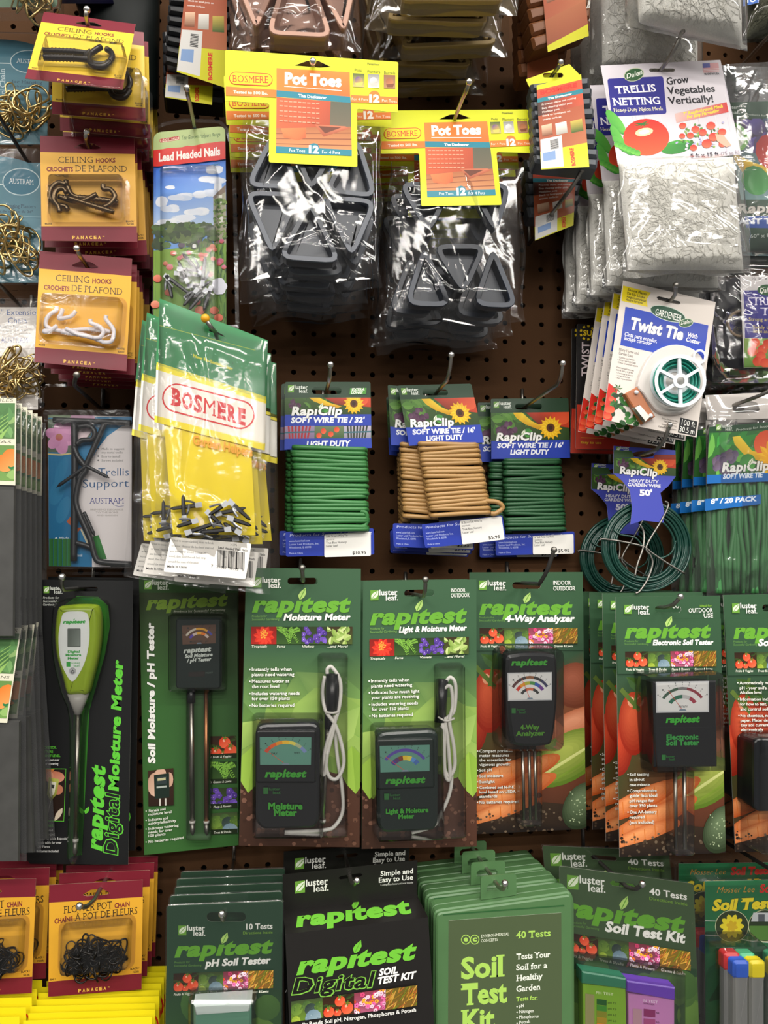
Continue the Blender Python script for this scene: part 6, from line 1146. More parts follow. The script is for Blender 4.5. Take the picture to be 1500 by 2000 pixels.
cable(c, [((548, 940, 14), (590, 945, 17), (628, 938, 14), (590, 935, 6), (548, 940, 14))], .0012, 'cable_tie'); hook(f(410, 138), .11, (590, 1109), .15, 'short hook above the leafy moisture meter card', DSTEEL, DSTEEL)
c.copy('black moisture meter on a leafy card, hidden behind the front one', 44, 0, 0, 0, 0, 0)
c = leaf_card('light_moisture_meter', 'dark green light and moisture meter with bundled white cable on a leafy card', [f(778, 140), f(1470, 130), f(1472, 1760), f(770, 1775)], .105, f(1140, 205), 'Light & Moisture Meter', 280, (('Instantly tells when', 687, 338, 1), ('plants need watering', 719, 356, 0), ('Indicates how much light', 760, 400, 1), ('your plants are receiving', 792, 398, 0), ('Includes watering needs', 834, 390, 1), ('for over 150 plants', 865, 332, 0), ('No batteries required', 906, 356, 1)))
boxmeter(c, True); b = MB(); b.tube([c.pt(*f(548, 680), .008), c.pt(*f(530, 950), .008)], [.0068, .0066], 12); c.part('probe_handle', b, DKB)
cable(c, [((575, 690, 10), (600, 670, 11), (630, 720, 12), (620, 880, 13), (570, 940, 13), (555, 1100, 12), (560, 1290, 12), (590, 1310, 13), (580, 1100, 13), (560, 920, 12)), ((540, 800, 9), (560, 740, 12), (600, 730, 14), (610, 850, 14), (590, 950, 15), (615, 1100, 14), (620, 1240, 12), (580, 1300, 12), (550, 1200, 11), (545, 950, 12), (540, 800, 9)), ((585, 930, 10), (580, 1150, 8), (600, 1300, 8), (580, 1430, 8), (520, 1560, 8), (480, 1620, 6), (340, 1660, 6))])
cable(c, [((520, 920, 14), (570, 945, 18), (620, 930, 14), (570, 925, 5), (520, 920, 14))], .001, 'cable_tie'); hook((820, 1163), .105, (831, 1132), .15, 'short hook above the light and moisture meter card', DSTEEL, DSTEEL)
c.copy('dark green light and moisture meter, hidden behind the front one', 44, 0, 0, 0, 0, 0)
# ---------------------------------------------------------------- vegetable cards: analyzer and soil testers
f = lambda x, y: (900 + x / 2.5, 1090 + y / 2.5)
EQ = [f(755, 190), f(1266, 183), f(1292, 1438), f(775, 1460)]
def veggie_bg(c):
    g = random.Random(12); p = Pic(c, [f(762, 560), f(1272, 556), f(1292, 1438), f(775, 1460)]); p.poly([(0, 0), (1, 0), (1, .35), (0, .35)], ['33503a', '33503a', '8a4a30', '3a4a24']); p.poly([(0, .35), (1, .35), (1, 1), (0, 1)], ['3a4a24', '8a4a30', '2a1c14', '4a2c1a'])
    E_ = lambda x, y, rx, ry, rot, lo, hi, n=24, ph=0.: p.poly([(x + (u * math.cos(R(rot)) - v * math.sin(R(rot))), y + (u * math.sin(R(rot)) + v * math.cos(R(rot))) * .58) for u, v in ell(0, 0, rx, ry, n)], [mixc(lo, hi, .5 - .5 * math.sin(2 * math.pi * k / n + R(rot) + ph)) for k in range(n)])
    def body(x, y, rx, ry, rot, lo, hi):           # nested ellipses make a rounded vegetable
        for k in range(7): t = k / 7; E_(x - .12 * rx * t, y - .12 * ry * t, rx * (1 - t * .85), ry * (1 - t * .85), rot, mixc(lo, hi, t * .75), mixc(lo, hi, .25 + t * .75), 22)
    for i in range(9): p.leaf(g.uniform(.0, .6), g.uniform(.02, .22), .2, .07, g.uniform(20, 70), mixc('4a6a2c', '33503a', .5), '38561f')
    body(.92, .2, .2, .22, 10, '6a3420', 'a86048'); body(.32, .3, .14, .26, 0, '7a2414', 'b84a30'); body(.0, .42, .13, .25, 0, '8a2010', 'd04a2c'); body(.15, .28, .14, .3, 0, '962412', 'd8603c'); E_(.13, .16, .035, .05, 0, 'd8906c', 'eab090', 10)
    p.poly([(.02, .1), (.05, .08), (.22, .2), (.2, .22)], '5a7030'); p.poly([(.2, .02), (.23, .02), (.17, .2), (.14, .2)], '4f6a2c')
    body(.92, .42, .3, .14, -24, 'b05a34', 'e8a07c'); body(.84, .6, .4, .22, -32, '56741f', 'b9c45c')
    E_(.82, .62, .34, .015, -32, 'c8d07a', 'd8dc90', 12); E_(.9, .66, .26, .012, -32, '6f8a2c', '7f9a34', 12)
    for x, y, rx, ry, rot in ((.5, .66, .3, .09, -24), (.2, .7, .42, .1, -24), (.32, .8, .46, .1, -24), (.2, .9, .4, .1, -20)):
        body(x, y, rx, ry, rot, 'b8501c', 'f2a468')
        for k in range(6): t = -.7 + .26 * k; q = R(rot); px, py = x + rx * t * math.cos(q), y + rx * t * math.sin(q) * .58; p.poly([(px, py - ry * .4), (px + .008, py - ry * .4), (px + .014, py + ry * .3), (px + .006, py + ry * .3)], 'd0702c')
    p.poly([(0, .95), (.3, .91), (.6, .84), (.85, .86), (1, .92), (1, 1), (0, 1)], ['2c2018', '3a2a1c', '3a2a1c', '30241a', '2c2018', '1c1410', '1c1410'])
    for i in range(90): p.disc(g.random(), g.uniform(.88, 1), g.uniform(.004, .01), g.choice(['4a3a2c', '5a4a3a', '2a1c14', '6a5a48']), n=6)
    body(.97, .87, .17, .24, 28, '24321c', '6f8460')
    for i in range(30): p.disc(.95 + g.uniform(-.1, .08), .87 + g.uniform(-.09, .1), .004, 'a8b890', n=5)
def veggie_card(name, label, quad, d, hang, title, tx, use, bullets, group=None, bx=810):
    c = Card(name, label, 'soil meter', quad, d, hang, 0, 0, design=EQ, group=group); sl = [f(*p) for p in rrect(948, 234, 1076, 266, 15)]
    c.sheet(EQ, '36583c', sl, back='d8d6d0'); veggie_bg(c); c.poly([f(757, 300), f(1268, 296), f(1272, 560), f(763, 566)], ['36583c', '36583c', '33503a', '33503a']); logo(c, *f(796, 228), 15.5, 'eef0e8')
    if use: c.text('Ideal for', *f(1165, 238), *f(1225, 236), 4, '7fae3a', .02); c.text('OUTDOOR', *f(1110, 266), *f(1228, 264), 8, 'eef0e8', .015); c.text('USE', *f(1184, 291), *f(1229, 290), 8, 'eef0e8', .015)
    else: c.text('INDOOR', *f(1132, 246), *f(1212, 245), 8, 'eef0e8', .015); c.line([f(1132, 254), f(1230, 253)], .8, '9ab89a'); c.text('OUTDOOR', *f(1132, 273), *f(1232, 272), 8, 'eef0e8', .015)
    rapitest(c, *f(798, 388), *f(1222, 386), 26); c.text(title, *f(tx, 424), *f(1232, 422), 9.5 if len(title) > 14 else 12, 'f4f4ee', .045, .18, sp=1.02); c.text('Products for', *f(797, 410), *f(866, 409), 4, '6a9a4a', .0, .15); c.text('Successful Gardening', *f(797, 424), *f(915, 423), 4, '6a9a4a', .0, .15)
    strip4(c, *f(800, 456), *f(1240, 452), 30, VEG, VEGN, 7, th=4.2)
    for t, y, w, b in bullets:
        c.text(t, *f(bx + 8, y), *f(bx + 8 + w, y - 2), 5.6, 'f0f0e6', .015, out='2a2014', out_b=.025)
        if b: c.disc(*f(bx, y - 7), 1.3, 1.3, 'f0f0e6')
    c.done(); return c
ES = (('Soil testing', 1060, 95, 1), ('in about', 1085, 72, 0), ('one minute', 1110, 98, 0), ('Comprehensive', 1139, 132, 1), ('guide lists ideal', 1163, 134, 0), ('pH ranges for', 1188, 118, 0), ('over 350 plants', 1212, 134, 0), ('One AA-battery', 1243, 132, 1), ('required', 1268, 72, 0), ('(not included)', 1293, 120, 0))
def electro(c):
    c.solid('meter_body', [f(*p) for p in ((912, 596), (1216, 590), (1220, 1004), (916, 1008))], [(1, 3), (26, 2), (32, 0), (34, 3)], DKB, z_ref=20)
    s = c.sub(34.3); q = [f(958, 612), f(1206, 608), f(1206, 744), f(960, 748)]; s.poly([f(952, 604), f(1212, 600), f(1212, 752), f(954, 756)], 'c8cacc'); dial(s, q, 'dcdcda', [(.8, .09, ['3f5a4a', '3f5a4a', '7a7a7a', '8a3a44', '8a3a44']), (.55, .12, ['2f6a54', '2f6a54', 'b8b8b8', '9a3a4a'])], 9, .2, (('FERTILITY', .42, .88, .18),))
    s.text('rapıtest', *f(1000, 803), *f(1168, 800), 12, '3fae3a', .05, .2, sp=1.06); leafmark(s, *f(1082, 768), 5, '3fae3a'); s.text('Electronic', *f(1004, 886), *f(1160, 884), 9.5, '3a9a48', .05, sp=1.04); s.text('Soil Tester', *f(1002, 914), *f(1165, 912), 9.5, '3a9a48', .05, sp=1.04); s.poly([f(960, 826), f(1212, 826), f(1212, 829), f(960, 829)], '2a2c2e'); s.poly([f(980, 960), f(1000, 960), f(1000, 986), f(980, 986)], '2f7a3a'); s.text('luster', *f(1002, 974), *f(1045, 974), 4.4, '2f7a3a', .01); s.text('leaf.', *f(1018, 988), *f(1046, 988), 4.4, '2f7a3a', .01); s.done('meter_face')
    for x in (1047, 1091): rod(c, f(x, 1010), f(x + 3, 1420), 16, .0022, ROD)
    c.solid('blister', [f(*p) for p in ((872, 565), (1222, 552), (1232, 1012), (905, 1022))], [(.8, -3), (26, -1), (35, 1), (37, 4)], CLEAR, z_ref=10, cap0=False); c.solid('probe_blister', [f(*p) for p in rrect(1022, 1020, 1118, 1438, 16)], [(.8, -2), (18, 0), (21, 4)], CLEAR, z_ref=8, cap0=False)
c = veggie_card('soil_fertility_tester', 'boxy black soil tester with a white dial, front card of its row', EQ, .135, f(1010, 250), 'Electronic Soil Tester', 935, True, ES, 'soil fertility testers'); electro(c)
for i, (dd, dx) in enumerate(((41, 2), (82, 3), (121, 7))): c.copy(f'boxy black soil tester card on the same hook, {ords[i]} from the front', dd, dx, 3, 0, 0, 0)
hook(f(975, 240), .135, (1329, 1165), .165, 'steel hook bent up over the boxy soil tester card', DSTEEL)
c = veggie_card('four_way_analyzer', 'rounded black soil analyzer with three prongs on a vegetable card', [f(42, 70), f(595, 68), f(612, 1322), f(62, 1348)], .065, f(320, 120), '4-Way Analyzer', 915, False, (('Compact portable', 1056, 150, 1), ('meter measures', 1078, 135, 0), ('the essentials for', 1100, 145, 0), ('vigorous growth:', 1122, 140, 0), ('Soil pH', 1150, 56, 1), ('Soil moisture', 1178, 108, 1), ('Sunlight', 1206, 70, 1), ('Combined soil N-P-K', 1234, 160, 1), ('level based on USDA', 1256, 165, 0), ('standards', 1278, 82, 0), ('No batteries required', 1306, 178, 1)), bx=790)
cc = object.__new__(Card); cc.__dict__.update(c.__dict__); cc.h = None; c = cc
c.solid('meter_body', [f(*p) for p in spline([(210, 490, 0), (250, 462, 0), (340, 455, 0), (430, 462, 0), (462, 490, 0), (466, 640, 0), (460, 760, 0), (440, 890, 0), (400, 914, 0), (330, 918, 0), (270, 914, 0), (236, 890, 0), (216, 760, 0), (208, 640, 0)], 3, True) for p in [p[:2]]], [(1, 2), (26, 0), (33, 2), (36, 7)], DKB, z_ref=28)
s = c.sub(36.3); s.text('rapıtest', *f(246, 524), *f(424, 522), 11, '3f9a34', .05, .2, sp=1.06); leafmark(s, *f(335, 492), 5, '3f9a34'); s.poly([f(228, 560), f(446, 556), f(446, 694), f(230, 698)], 'b8babc'); dial(s, [f(233, 566), f(441, 562), f(441, 688), f(235, 692)], 'd6d6d4', [(.85, .1, ['5a3a3a', '3a3a3a', '8a5a3a', '3a3a3a', '3a3a5a']), (.66, .12, ['c83a2c', 'd8902c', 'a8a83a', '4a8a4a', '3a5aa8', '6a3a8a']), (.44, .1, ['3a3a3a', 'c86a4a', '3a3a3a'])], 9, .3); s.text('4-Way', *f(290, 838), *f(384, 836), 9, '4f8a2c', .04); s.text('Analyzer', *f(268, 868), *f(410, 865), 9, '4f8a2c', .04); s.text('luster', *f(275, 744), *f(316, 744), 4, '2f6a34', .01); s.text('leaf.', *f(285, 758), *f(320, 758), 4, '2f6a34', .01); s.poly([f(248, 733), f(268, 733), f(268, 758), f(248, 758)], '2f6a34'); s.done('meter_face')
for x in (305, 336, 364): rod(c, f(x - 4, 915), f(x + 4, 1278), 14, .002, ROD)
c.solid('blister', [f(*p) for p in rrect(178, 435, 478, 925, 40)], [(.8, -3), (34, 0), (40, 5)], CLEAR, z_ref=16, cap0=False); c.solid('probe_blister', [f(*p) for p in rrect(280, 925, 386, 1300, 16)], [(.8, -2), (16, 0), (19, 4)], CLEAR, z_ref=8, cap0=False); hook(f(300, 122), .065, (1082, 1074), .15, 'dark hook reaching up from the four way analyzer card', HDARK, DSTEEL)
c = veggie_card('soil_ph_meter', 'vegetable card with dark soil meter cut by the right edge', [f(1280, 180), f(1790, 170), f(1815, 1425), f(1340, 1435)], .12, f(1535, 240), 'Soil pH Meter', 920, False, (('Automatically measures', 606, 210, 1), ("pH - your soil's Acid /", 630, 195, 0), ('Alkaline level', 652, 110, 0), ('Information included', 684, 190, 1), ('for how to test, balance', 708, 205, 0), ('and control soil pH', 732, 175, 0), ('No chemicals, no litmus', 764, 205, 1), ('paper. Meter detects', 787, 180, 0), ('tiny soil currents', 810, 150, 0), ('electronically', 833, 115, 0), ('No batteries required', 866, 190, 1)), bx=808)
cc = object.__new__(Card); cc.__dict__.update(c.__dict__); cc.h = None; c = cc; devbox(c, [f(*p) for p in rrect(1432, 880, 1700, 1240, 30)], 1, 34, DKB); c.solid('blister', [f(*p) for p in rrect(1412, 860, 1720, 1420, 24)], [(.8, -3), (34, 0), (40, 5)], CLEAR, z_ref=16, cap0=False)
for x in (1530, 1580): rod(c, f(x, 1240), f(x, 1400), 14, .0022, ROD)
c.copy('vegetable card with dark soil meter behind the one at the right edge', 44, 0, 0, 0, 0, 0)
# ================================================================ illustrated netting sleeves at the left edge
SLV = film_mat('grey_sleeve', 1.0, .03, .1, .5, 20., 'd8d8d8'); DARKF = mat('dark_fill', '3c3c3a', .5, noise=.4, nscale=50.)
def pole_pack(label, quad, d, words, top, bot, group):
    (x0, y0), (x1, y1), (x2, y2), (x3, y3) = quad; c = Card('pole_net_pack', label, 'net pack', quad, d, ((x0 + x1) / 2, y0), 0, 0, group=group); g = random.Random(len(label))
    h = homog([(0, 0), (1, 0), (1, 1), (0, 1)], quad); Q = lambda u, v: happly(h, u, v)
    c.sheet(quad, 'd9d6c0', back='a8a598'); c.text(words[0], *Q(.25, .045), *Q(.95, .045), 6.5, '4a4a38', .0, .12); c.text(words[1], *Q(.6, .52), *Q(.93, .52), 5, '4a4a38', .0, .12)
    p = Pic(c, [Q(0, .06), Q(.98, .06), Q(.98, .47), Q(0, .47)]); p.bg('4c7a46', '4f7440')
    for i in range(24): p.leaf(g.random(), g.random(), .45, .3, g.uniform(0, 360), g.choice(['5a8a50', '74a060', '46703f', '88aa68']), g.choice(['628f54', '4a7442']))
    for i in range(5): p.poly([(.1 * i + .3, 1), (.12 * i + .32, 1), (.9, .3 + .1 * i), (.9, .28 + .1 * i)], '8fb862')
    p = Pic(c, [Q(0, .545), Q(.98, .545), Q(.98, .95), Q(0, .95)]); p.bg('648a48', '729a50')
    for i in range(12): p.leaf(g.random(), g.random(), .4, .25, g.uniform(0, 360), g.choice(['78a456', '90b468', '587f46']))
    for x, y in ((.25, .4), (.6, .45), (.85, .5), (.95, .35)): p.disc(x, y, .26, 'd8782c', 'ea9a54'); p.disc(x + .1, y + .1, .08, '2f7a44')
    c.done('picture_label')
    b = MB(); xl, xr = min(x0, x3) - 2, max(x1, x2) + 1
    for k in range(5): t = .2 + .16 * k; b.tube([c.pt(xl + (xr - xl) * t, y2 + 8, -.004), c.pt(xl + (xr - xl) * t + 1, bot - 8, -.004)], .0045, 6)
    c.part('net_pole', b, DARKF) if False else c.solid('folded_net', [(xl + 4, y2 - 4), (xr - 4, y2 - 4), (xr - 6, bot - 6), (xl + 6, bot - 6)], [(-7, 3), (-5, 0), (-2, 2)], DARKF)
    bag(c, [(xl, top), (xr, top), (xr + 2, bot), (xl + 2, bot)], 8, 5, SLV, 'grey_sleeve', 16, 34, wr=2.2, zf=-11); return c
c = pole_pack('bean and pumpkin pole net pack at the left edge, front of the upper row', [(-90, 777), (32, 777), (30, 948), (-92, 944)], .165, ('BEAN POLES', 'PEAS'), 786, 1250, 'pole net packs')
for i in range(5): c.copy(f'bean and pumpkin pole net pack in the upper left row, {ords[i]} from the front', 17 * (i + 1), 0, -2, 0, 0, 0)
c = pole_pack('bean and pumpkin pole net pack at the left edge, front of the lower row', [(-90, 1222), (42, 1226), (14, 1412), (-110, 1408)], .15, ('PEAS POLES', 'BEANS'), 1232, 1690, 'pole net packs')
for i in range(4): c.copy(f'bean and pumpkin pole net pack in the lower left row, {ords[i]} from the front', 19 * (i + 1), (0, 1, -1, 1)[i], 0, (-2, -1, -3, -2.5)[i], 0, 0)
# ================================================================ flower pot chain cards
f = lambda x, y: (x / 2.6786, 1640 + y / 2.6786)
BLK = mat('black_chain', '15120f', .3, .4)
def pot_chain(label, quad, d, hang, seed):
    c = panacea('pot_chain_card', label, quad, d, hang, 0, 0, gold='d9a230', words='chain', group='flower pot chain cards'); blister(c, 100, 346, 240, 436, 15, 10)
    b = MB(); b.add([], []); chain_links(c, 170, 410, 58, 20, 74, seed, BLK, s=.66, zm=.009); chain_links(c, 168, 394, 54, 12, 26, seed + 1, BLK, s=.66, zm=.009); c.done(); return c
c = pot_chain('flower pot chain card with black links, right front card above the yellow bags', [f(257, 237), f(747, 210), f(740, 783), f(252, 822)], .1, f(505, 268), 21)
for i, (dd, dx) in enumerate(((26, 3), (48, 4), (68, 5))): c.copy(f'flower pot chain card, {ords[i]} from the front on the right hook', dd, dx, 1, 1, 0, 0)
hook(f(525, 258), .1, f(415, 348), .15, 'wire hook crossing the right flower pot chain card')
c = pot_chain('flower pot chain card cut by the left edge, front card', [f(-310, 215), f(188, 203), f(166, 803), f(-320, 825)], .11, f(-60, 262), 25)
for i, (dd, dx) in enumerate(((26, 6), (48, 7), (68, 9))): c.copy(f'flower pot chain card at the left edge, {ords[i]} from the front', dd, dx, 1, 0, 0, 0)
# ---------------------------------------------------------------- yellow topped bags
def yellow(label, quad, d, group):
    c = Card('yellow_bag', label, 'bag', quad, d, ((quad[0][0] + quad[1][0]) / 2, quad[0][1] + 18), 0, 0, group=group); c.sheet(quad, 'e8d818', back='ddd020', t=.5); h = homog([(0, 0), (1, 0), (1, 1), (0, 1)], quad); Q = lambda u, v: happly(h, u, v)
    A, B = Q(.16, .3), Q(.84, .3); c.poly(capsule(*A, *B, 40), 'd2241c'); c.poly(capsule(*A, *B, 36), 'e8d818'); c.text('BOSMERE', *Q(.12, .39), *Q(.88, .39), 38, 'd2241c', .03, serif=True); c.done('header'); c.solid('bag_pouch', [Q(.02, .7), Q(.98, .7), Q(.97, 1.6), Q(.03, 1.6)], [(-3, 4), (0, 0), (2.5, 8)], SLV); return c
c = yellow('yellow header bag at the lower edge, front of the row below the right chain card', [(45, 1994), (297, 1986), (296, 2190), (44, 2198)], .145, 'yellow header bags')
for i in range(8): c.copy(f'yellow header bag below the right chain card, {ords[i]} from the front', 12.5 * (i + 1), random.Random(i).uniform(-1.5, 1.5), 0, random.Random(i + 9).uniform(-.6, .8), -1, 0)
c = yellow('yellow header bag with red oval in the lower left corner, front one', [(-205, 1990), (38, 1986), (38, 2190), (-205, 2198)], .15, 'yellow header bags')
for i, dd in enumerate((16, 34, 50, 68)): c.copy(f'yellow header bag in the lower left corner, {ords[i]} from the front', dd, 1, 0, 0, -1, 0)
# ---------------------------------------------------------------- pH soil tester packs
TQ = [f(875, 345), f(1480, 320), f(1470, 1290), f(862, 1310)]
def leaf_round(p, seed):
    g = random.Random(seed); p.bg('2a4a30', '3f6a34')
    for i in range(16): x, y = g.random(), g.uniform(.1, 1); r = g.uniform(.12, .22); a = mixc('3f6a38', '8ab04a', y * .8); p.disc(x, y, r, a, mixc(a, '2a4a28', .4), n=16)
c = Card('ph_tester_pack', 'small green pH soil tester clamshell marked 10 tests, front of its row', 'soil test pack', TQ, .15, f(1180, 400), 0, 0, group='pH soil tester packs')
sl = [f(*p) for p in rrect(1082, 380, 1286, 428, 22)]; c.sheet(roundpoly(TQ, 6), '2b4a36', sl, back='cfccc4'); leaf_round(Pic(c, [f(868, 800), f(1472, 780), f(1466, 1290), f(862, 1310)]), 3)
logo(c, *f(933, 449), 16.5, 'eef0e8'); c.text('10 Tests', *f(1288, 470), *f(1426, 466), 11, 'f2f2ec', .02); c.text('Directions Inside', *f(1272, 495), *f(1426, 491), 5.4, '7fae3a', .0); rapitest(c, *f(912, 612), *f(1430, 590), 27); c.text('pH Soil Tester', *f(1072, 664), *f(1418, 646), 13, 'f4f4ee', .045, .18, sp=1.02); c.text('Products for', *f(912, 648), *f(994, 645), 4.4, '6a9a4a', .0, .15); c.text('Successful Gardening', *f(910, 665), *f(1055, 662), 4.4, '6a9a4a', .0, .15); strip4(c, *f(908, 700), *f(1430, 677), 35, VEG, VEGN, 8, th=4.8); c.done()
c.solid('test_chamber', [f(*p) for p in rrect(1010, 870, 1315, 1250, 16)], [(1, 0), (16, 0), (20, 5)], mat('pale_green_chamber', '5f8f78', .3)); c.solid('chamber_lid', [f(*p) for p in ((1010, 868), (1318, 845), (1305, 905), (1022, 925))], [(1, 0), (19, 0), (22, 3)], mat('clear_lid', 'b9c4c0', .15)); c.solid('clamshell', roundpoly([(p[0], p[1]) for p in (f(868, 340), f(1486, 314), f(1476, 1300), f(856, 1315))], 8), [(-.8, 0), (1, 0), (1.4, 1.5)], CLEAR, cap0=False); c.solid('clamshell_bubble', [f(*p) for p in rrect(985, 838, 1340, 1270, 18)], [(1.4, -2), (22, 0), (25, 5)], CLEAR, z_ref=22, cap0=False)
for i, dd in enumerate((26, 48, 70, 90)): c.copy(f'small green pH soil tester clamshell, {ords[i]} from the front of its row', dd, (-1, 1, 0, 2)[i], -1, 0, 0, 0)
hook(f(1175, 398), .15, f(1160, 388), .168, 'short hook tip in the slot of the pH tester clamshell')
# ---------------------------------------------------------------- digital soil test kit boxes
f = lambda x, y: (520 + x / 2.4194, 1640 + y / 2.4194)
def face_on(c, name, quad, origin_world, U, V, art):
    """print on another face of the same box: a plane through origin_world spanned by U and V"""
    s = object.__new__(Card); s.__dict__.update(c.__dict__); s.h = None; s.O = origin_world; s.U = U.normalized(); N = U.cross(V).normalized(); s.V = N.cross(s.U); s.N = N; s.mb = MB(); s.lay = 0; s.base = .0003
    s.M = Matrix(((s.U.x, s.V.x, s.N.x, s.O.x), (s.U.y, s.V.y, s.N.y, s.O.y), (s.U.z, s.V.z, s.N.z, s.O.z), (0, 0, 0, 1))); v = Vector(quad[3]) + Vector(quad[2]) - Vector(quad[0]) - Vector(quad[1]); s.vd = v / v.y
    art(s); o = s.mb.build(name, PRINT, c.root); o.matrix_parent_inverse = c.M.inverted(); o.matrix_basis = s.M; return o
FQ = [f(78, 165), f(715, 97), f(712, 262), f(80, 335)]
c = Card('soil_kit_box', 'black digital soil test kit box with green lettering, front one', 'soil test kit', FQ, .105, f(400, 170), 0, 0, group='black soil test kit boxes')
sl = [f(*p) for p in ((340, 182), (352, 172), (445, 158), (456, 166), (444, 176), (352, 188))]; c.sheet([f(78, 165), f(715, 97), f(712, 266), f(80, 340)], '161512', sl, back='2a2826'); logo(c, *f(136, 198), 20.5, 'e6e6e0', -.12); c.text('Simple and', *f(540, 172), *f(694, 158), 9.5, 'e8e8e2', .02); c.text('Easy to Use', *f(532, 203), *f(694, 188), 9.5, 'e8e8e2', .02); c.text('Complete Instructions Inside', *f(540, 218), *f(694, 206), 3.6, 'd0d0ca', .0)
c.done('hang_flap'); BXM = mat('black_box_board', '1a1816', .4, noise=.1)
zb = .056; A = [c.pt(*f(80, 336), 0), c.pt(*f(712, 263), 0)]; Bf = [c.pt(*f(90, 447), zb)]; Bf.append(Bf[0] + (A[1] - A[0]))
b = MB(); dn = Vector((0, -.17, 0)); b.rings([[A[0] + Vector((0, 0, -.0005)), A[1] + Vector((0, 0, -.0005)), A[1] + dn, A[0] + dn], [Bf[0], Bf[1], Bf[1] + dn, Bf[0] + dn]]); c.part('box', b, BXM, False)
s = c.sub(56.4); rapitest(s, *f(142, 636), *f(712, 560), 32, '6fc03a'); s.text('Digital', *f(117, 732), *f(522, 694), 30, '7fc048', .05, .2, sp=1.08); s.text('Digital', *f(122, 729), *f(516, 692), 29, '161512', .022, .2, sp=1.12); s.text('SOIL', *f(532, 643), *f(622, 629), 12.5, 'f2f2ec', .045, .2); s.text('TEST KIT', *f(527, 683), *f(710, 652), 12.5, 'f2f2ec', .045, .2); strip4(s, *f(118, 765), *f(712, 683), 40, (shrub_pic, tomato_pic, flower_pic, grass_pic), None, 0); s.text('Actually Reads Soil pH, Nitrogen, Phosphorus & Potash', *f(105, 886), *f(706, 806), 7.4, 'f0f0ea', .02); s.done('box_front_print')
W = lambda v: c.M @ v
face_on(c, 'box_top_print', [f(80, 336), f(712, 263), f(755, 373), f(90, 447)], W(Bf[0]), W(Bf[1]) - W(Bf[0]), W(A[0]) - W(Bf[0]), lambda s: rapitest(s, *f(140, 412), *f(700, 344), 26, '6fc03a'))
hook(f(395, 172), .105, f(428, 193), .14, 'hook end over the black box flap'); c.copy('black digital soil test kit box, rear one half hidden above', 62, 1, 0, 2, 0, 0)
# ---------------------------------------------------------------- green plastic soil test cases
GC = mat('green_case', '4d7247', .36, noise=.06); GCD = mat('green_case_panel', '3c5230', .45)
c = Card('soil_test_case', 'green plastic soil test case marked 40 tests, front one', 'soil test case', [f(800, 330), f(1447, 245), f(1452, 1090), f(790, 1110)], .145, f(1100, 215), 0, 0, group='green soil test cases')
out = roundpoly([f(792, 335), f(1440, 245), f(1456, 290), f(1460, 1150), f(786, 1170)], [14, 10, 10, 10, 10]); c.solid('case_body', out, [(-28, 4), (-26, 0), (-14, 0), (-13, 4), (-12, 0), (-2, 0), (0, 4)], GC, z_ref=0); c.solid('case_lid', inset(out, 4.5), [(-.5, 0), (3, 0), (4, 3)], GC, z_ref=2)
pan = [f(862, 382), f(1394, 345), f(1398, 1150), f(858, 1170)]; s = c.sub(4.3); s.poly([f(835, 352), f(1408, 308), f(1410, 314), f(836, 358)], '2c5a30'); s.sheet(pan, '4b593c', t=.2); LM = 'a6cf5c'
for x, ch in ((943, 'e'), (985, 'c')): s.poly(ell(*f(x, 472), 9.2, 9.6, 18), LM); s.poly(ell(*f(x, 472), 7.6, 8, 18), '4b593c'); s.text(ch, *f(x - 10, 481), *f(x + 10, 480), 10.5, LM, .04, serif=True)
s.text('ENVIRONMENTAL', *f(1015, 463), *f(1148, 452), 5.6, 'e0e6d0', .0, serif=True); s.text('CONCEPTS', *f(1015, 485), *f(1094, 478), 5.6, 'e0e6d0', .0, serif=True); s.text('40 Tests', *f(1180, 467), *f(1344, 455), 13, LM, .02, serif=True)
for t, x1, y in (('Soil', 1126, 656), ('Test', 1138, 780), ('Kit', 1080, 905)): s.text(t, *f(920, y), *f(x1, y - 15), 39, LM, .035, serif=True)
for t, x1, y in (('Tests Your', 1342, 566), ('Soil for a', 1328, 617), ('Healthy', 1306, 668), ('Garden', 1296, 719)): s.text(t, *f(1181, y), *f(x1, y - 12), 11, 'e8ecde', .02, serif=True)
s.text('Tests for:', *f(1181, 763), *f(1282, 755), 8, LM, .02, serif=True)
for i, t in enumerate(('pH', 'Nitrogen', 'Phosphorus', 'Potash')): s.text(t, *f(1195, 793 + 26 * i), *f(1195 + (22, 70, 92, 52)[i], 790 + 26 * i - i), 6, 'e8ecde', .01, serif=True); s.disc(*f(1185, 789 + 26 * i), 1.4, 1.4, 'e8ecde')
s.done('label'); s = c.sub(-8.); s.m = GC; s.sheet(roundpoly([f(1014, 175), f(1182, 160), f(1182, 262), f(1014, 285)], [7, 7, 1, 1]), '4d7247', [f(*p) for p in ((1042, 222), (1056, 208), (1130, 200), (1144, 212), (1142, 234), (1044, 244))], t=2.2, back='446640'); s.done('hang_tab', GC)
for i, dd in enumerate((36, 70, 102)): c.copy(f'green plastic soil test case, {ords[i]} from the front', dd, -2 * i - 2, 1, .8, 0, 0)
hook(f(1095, 218), .148, f(1128, 206), .172, 'wire hook in the tab of the green soil test case')
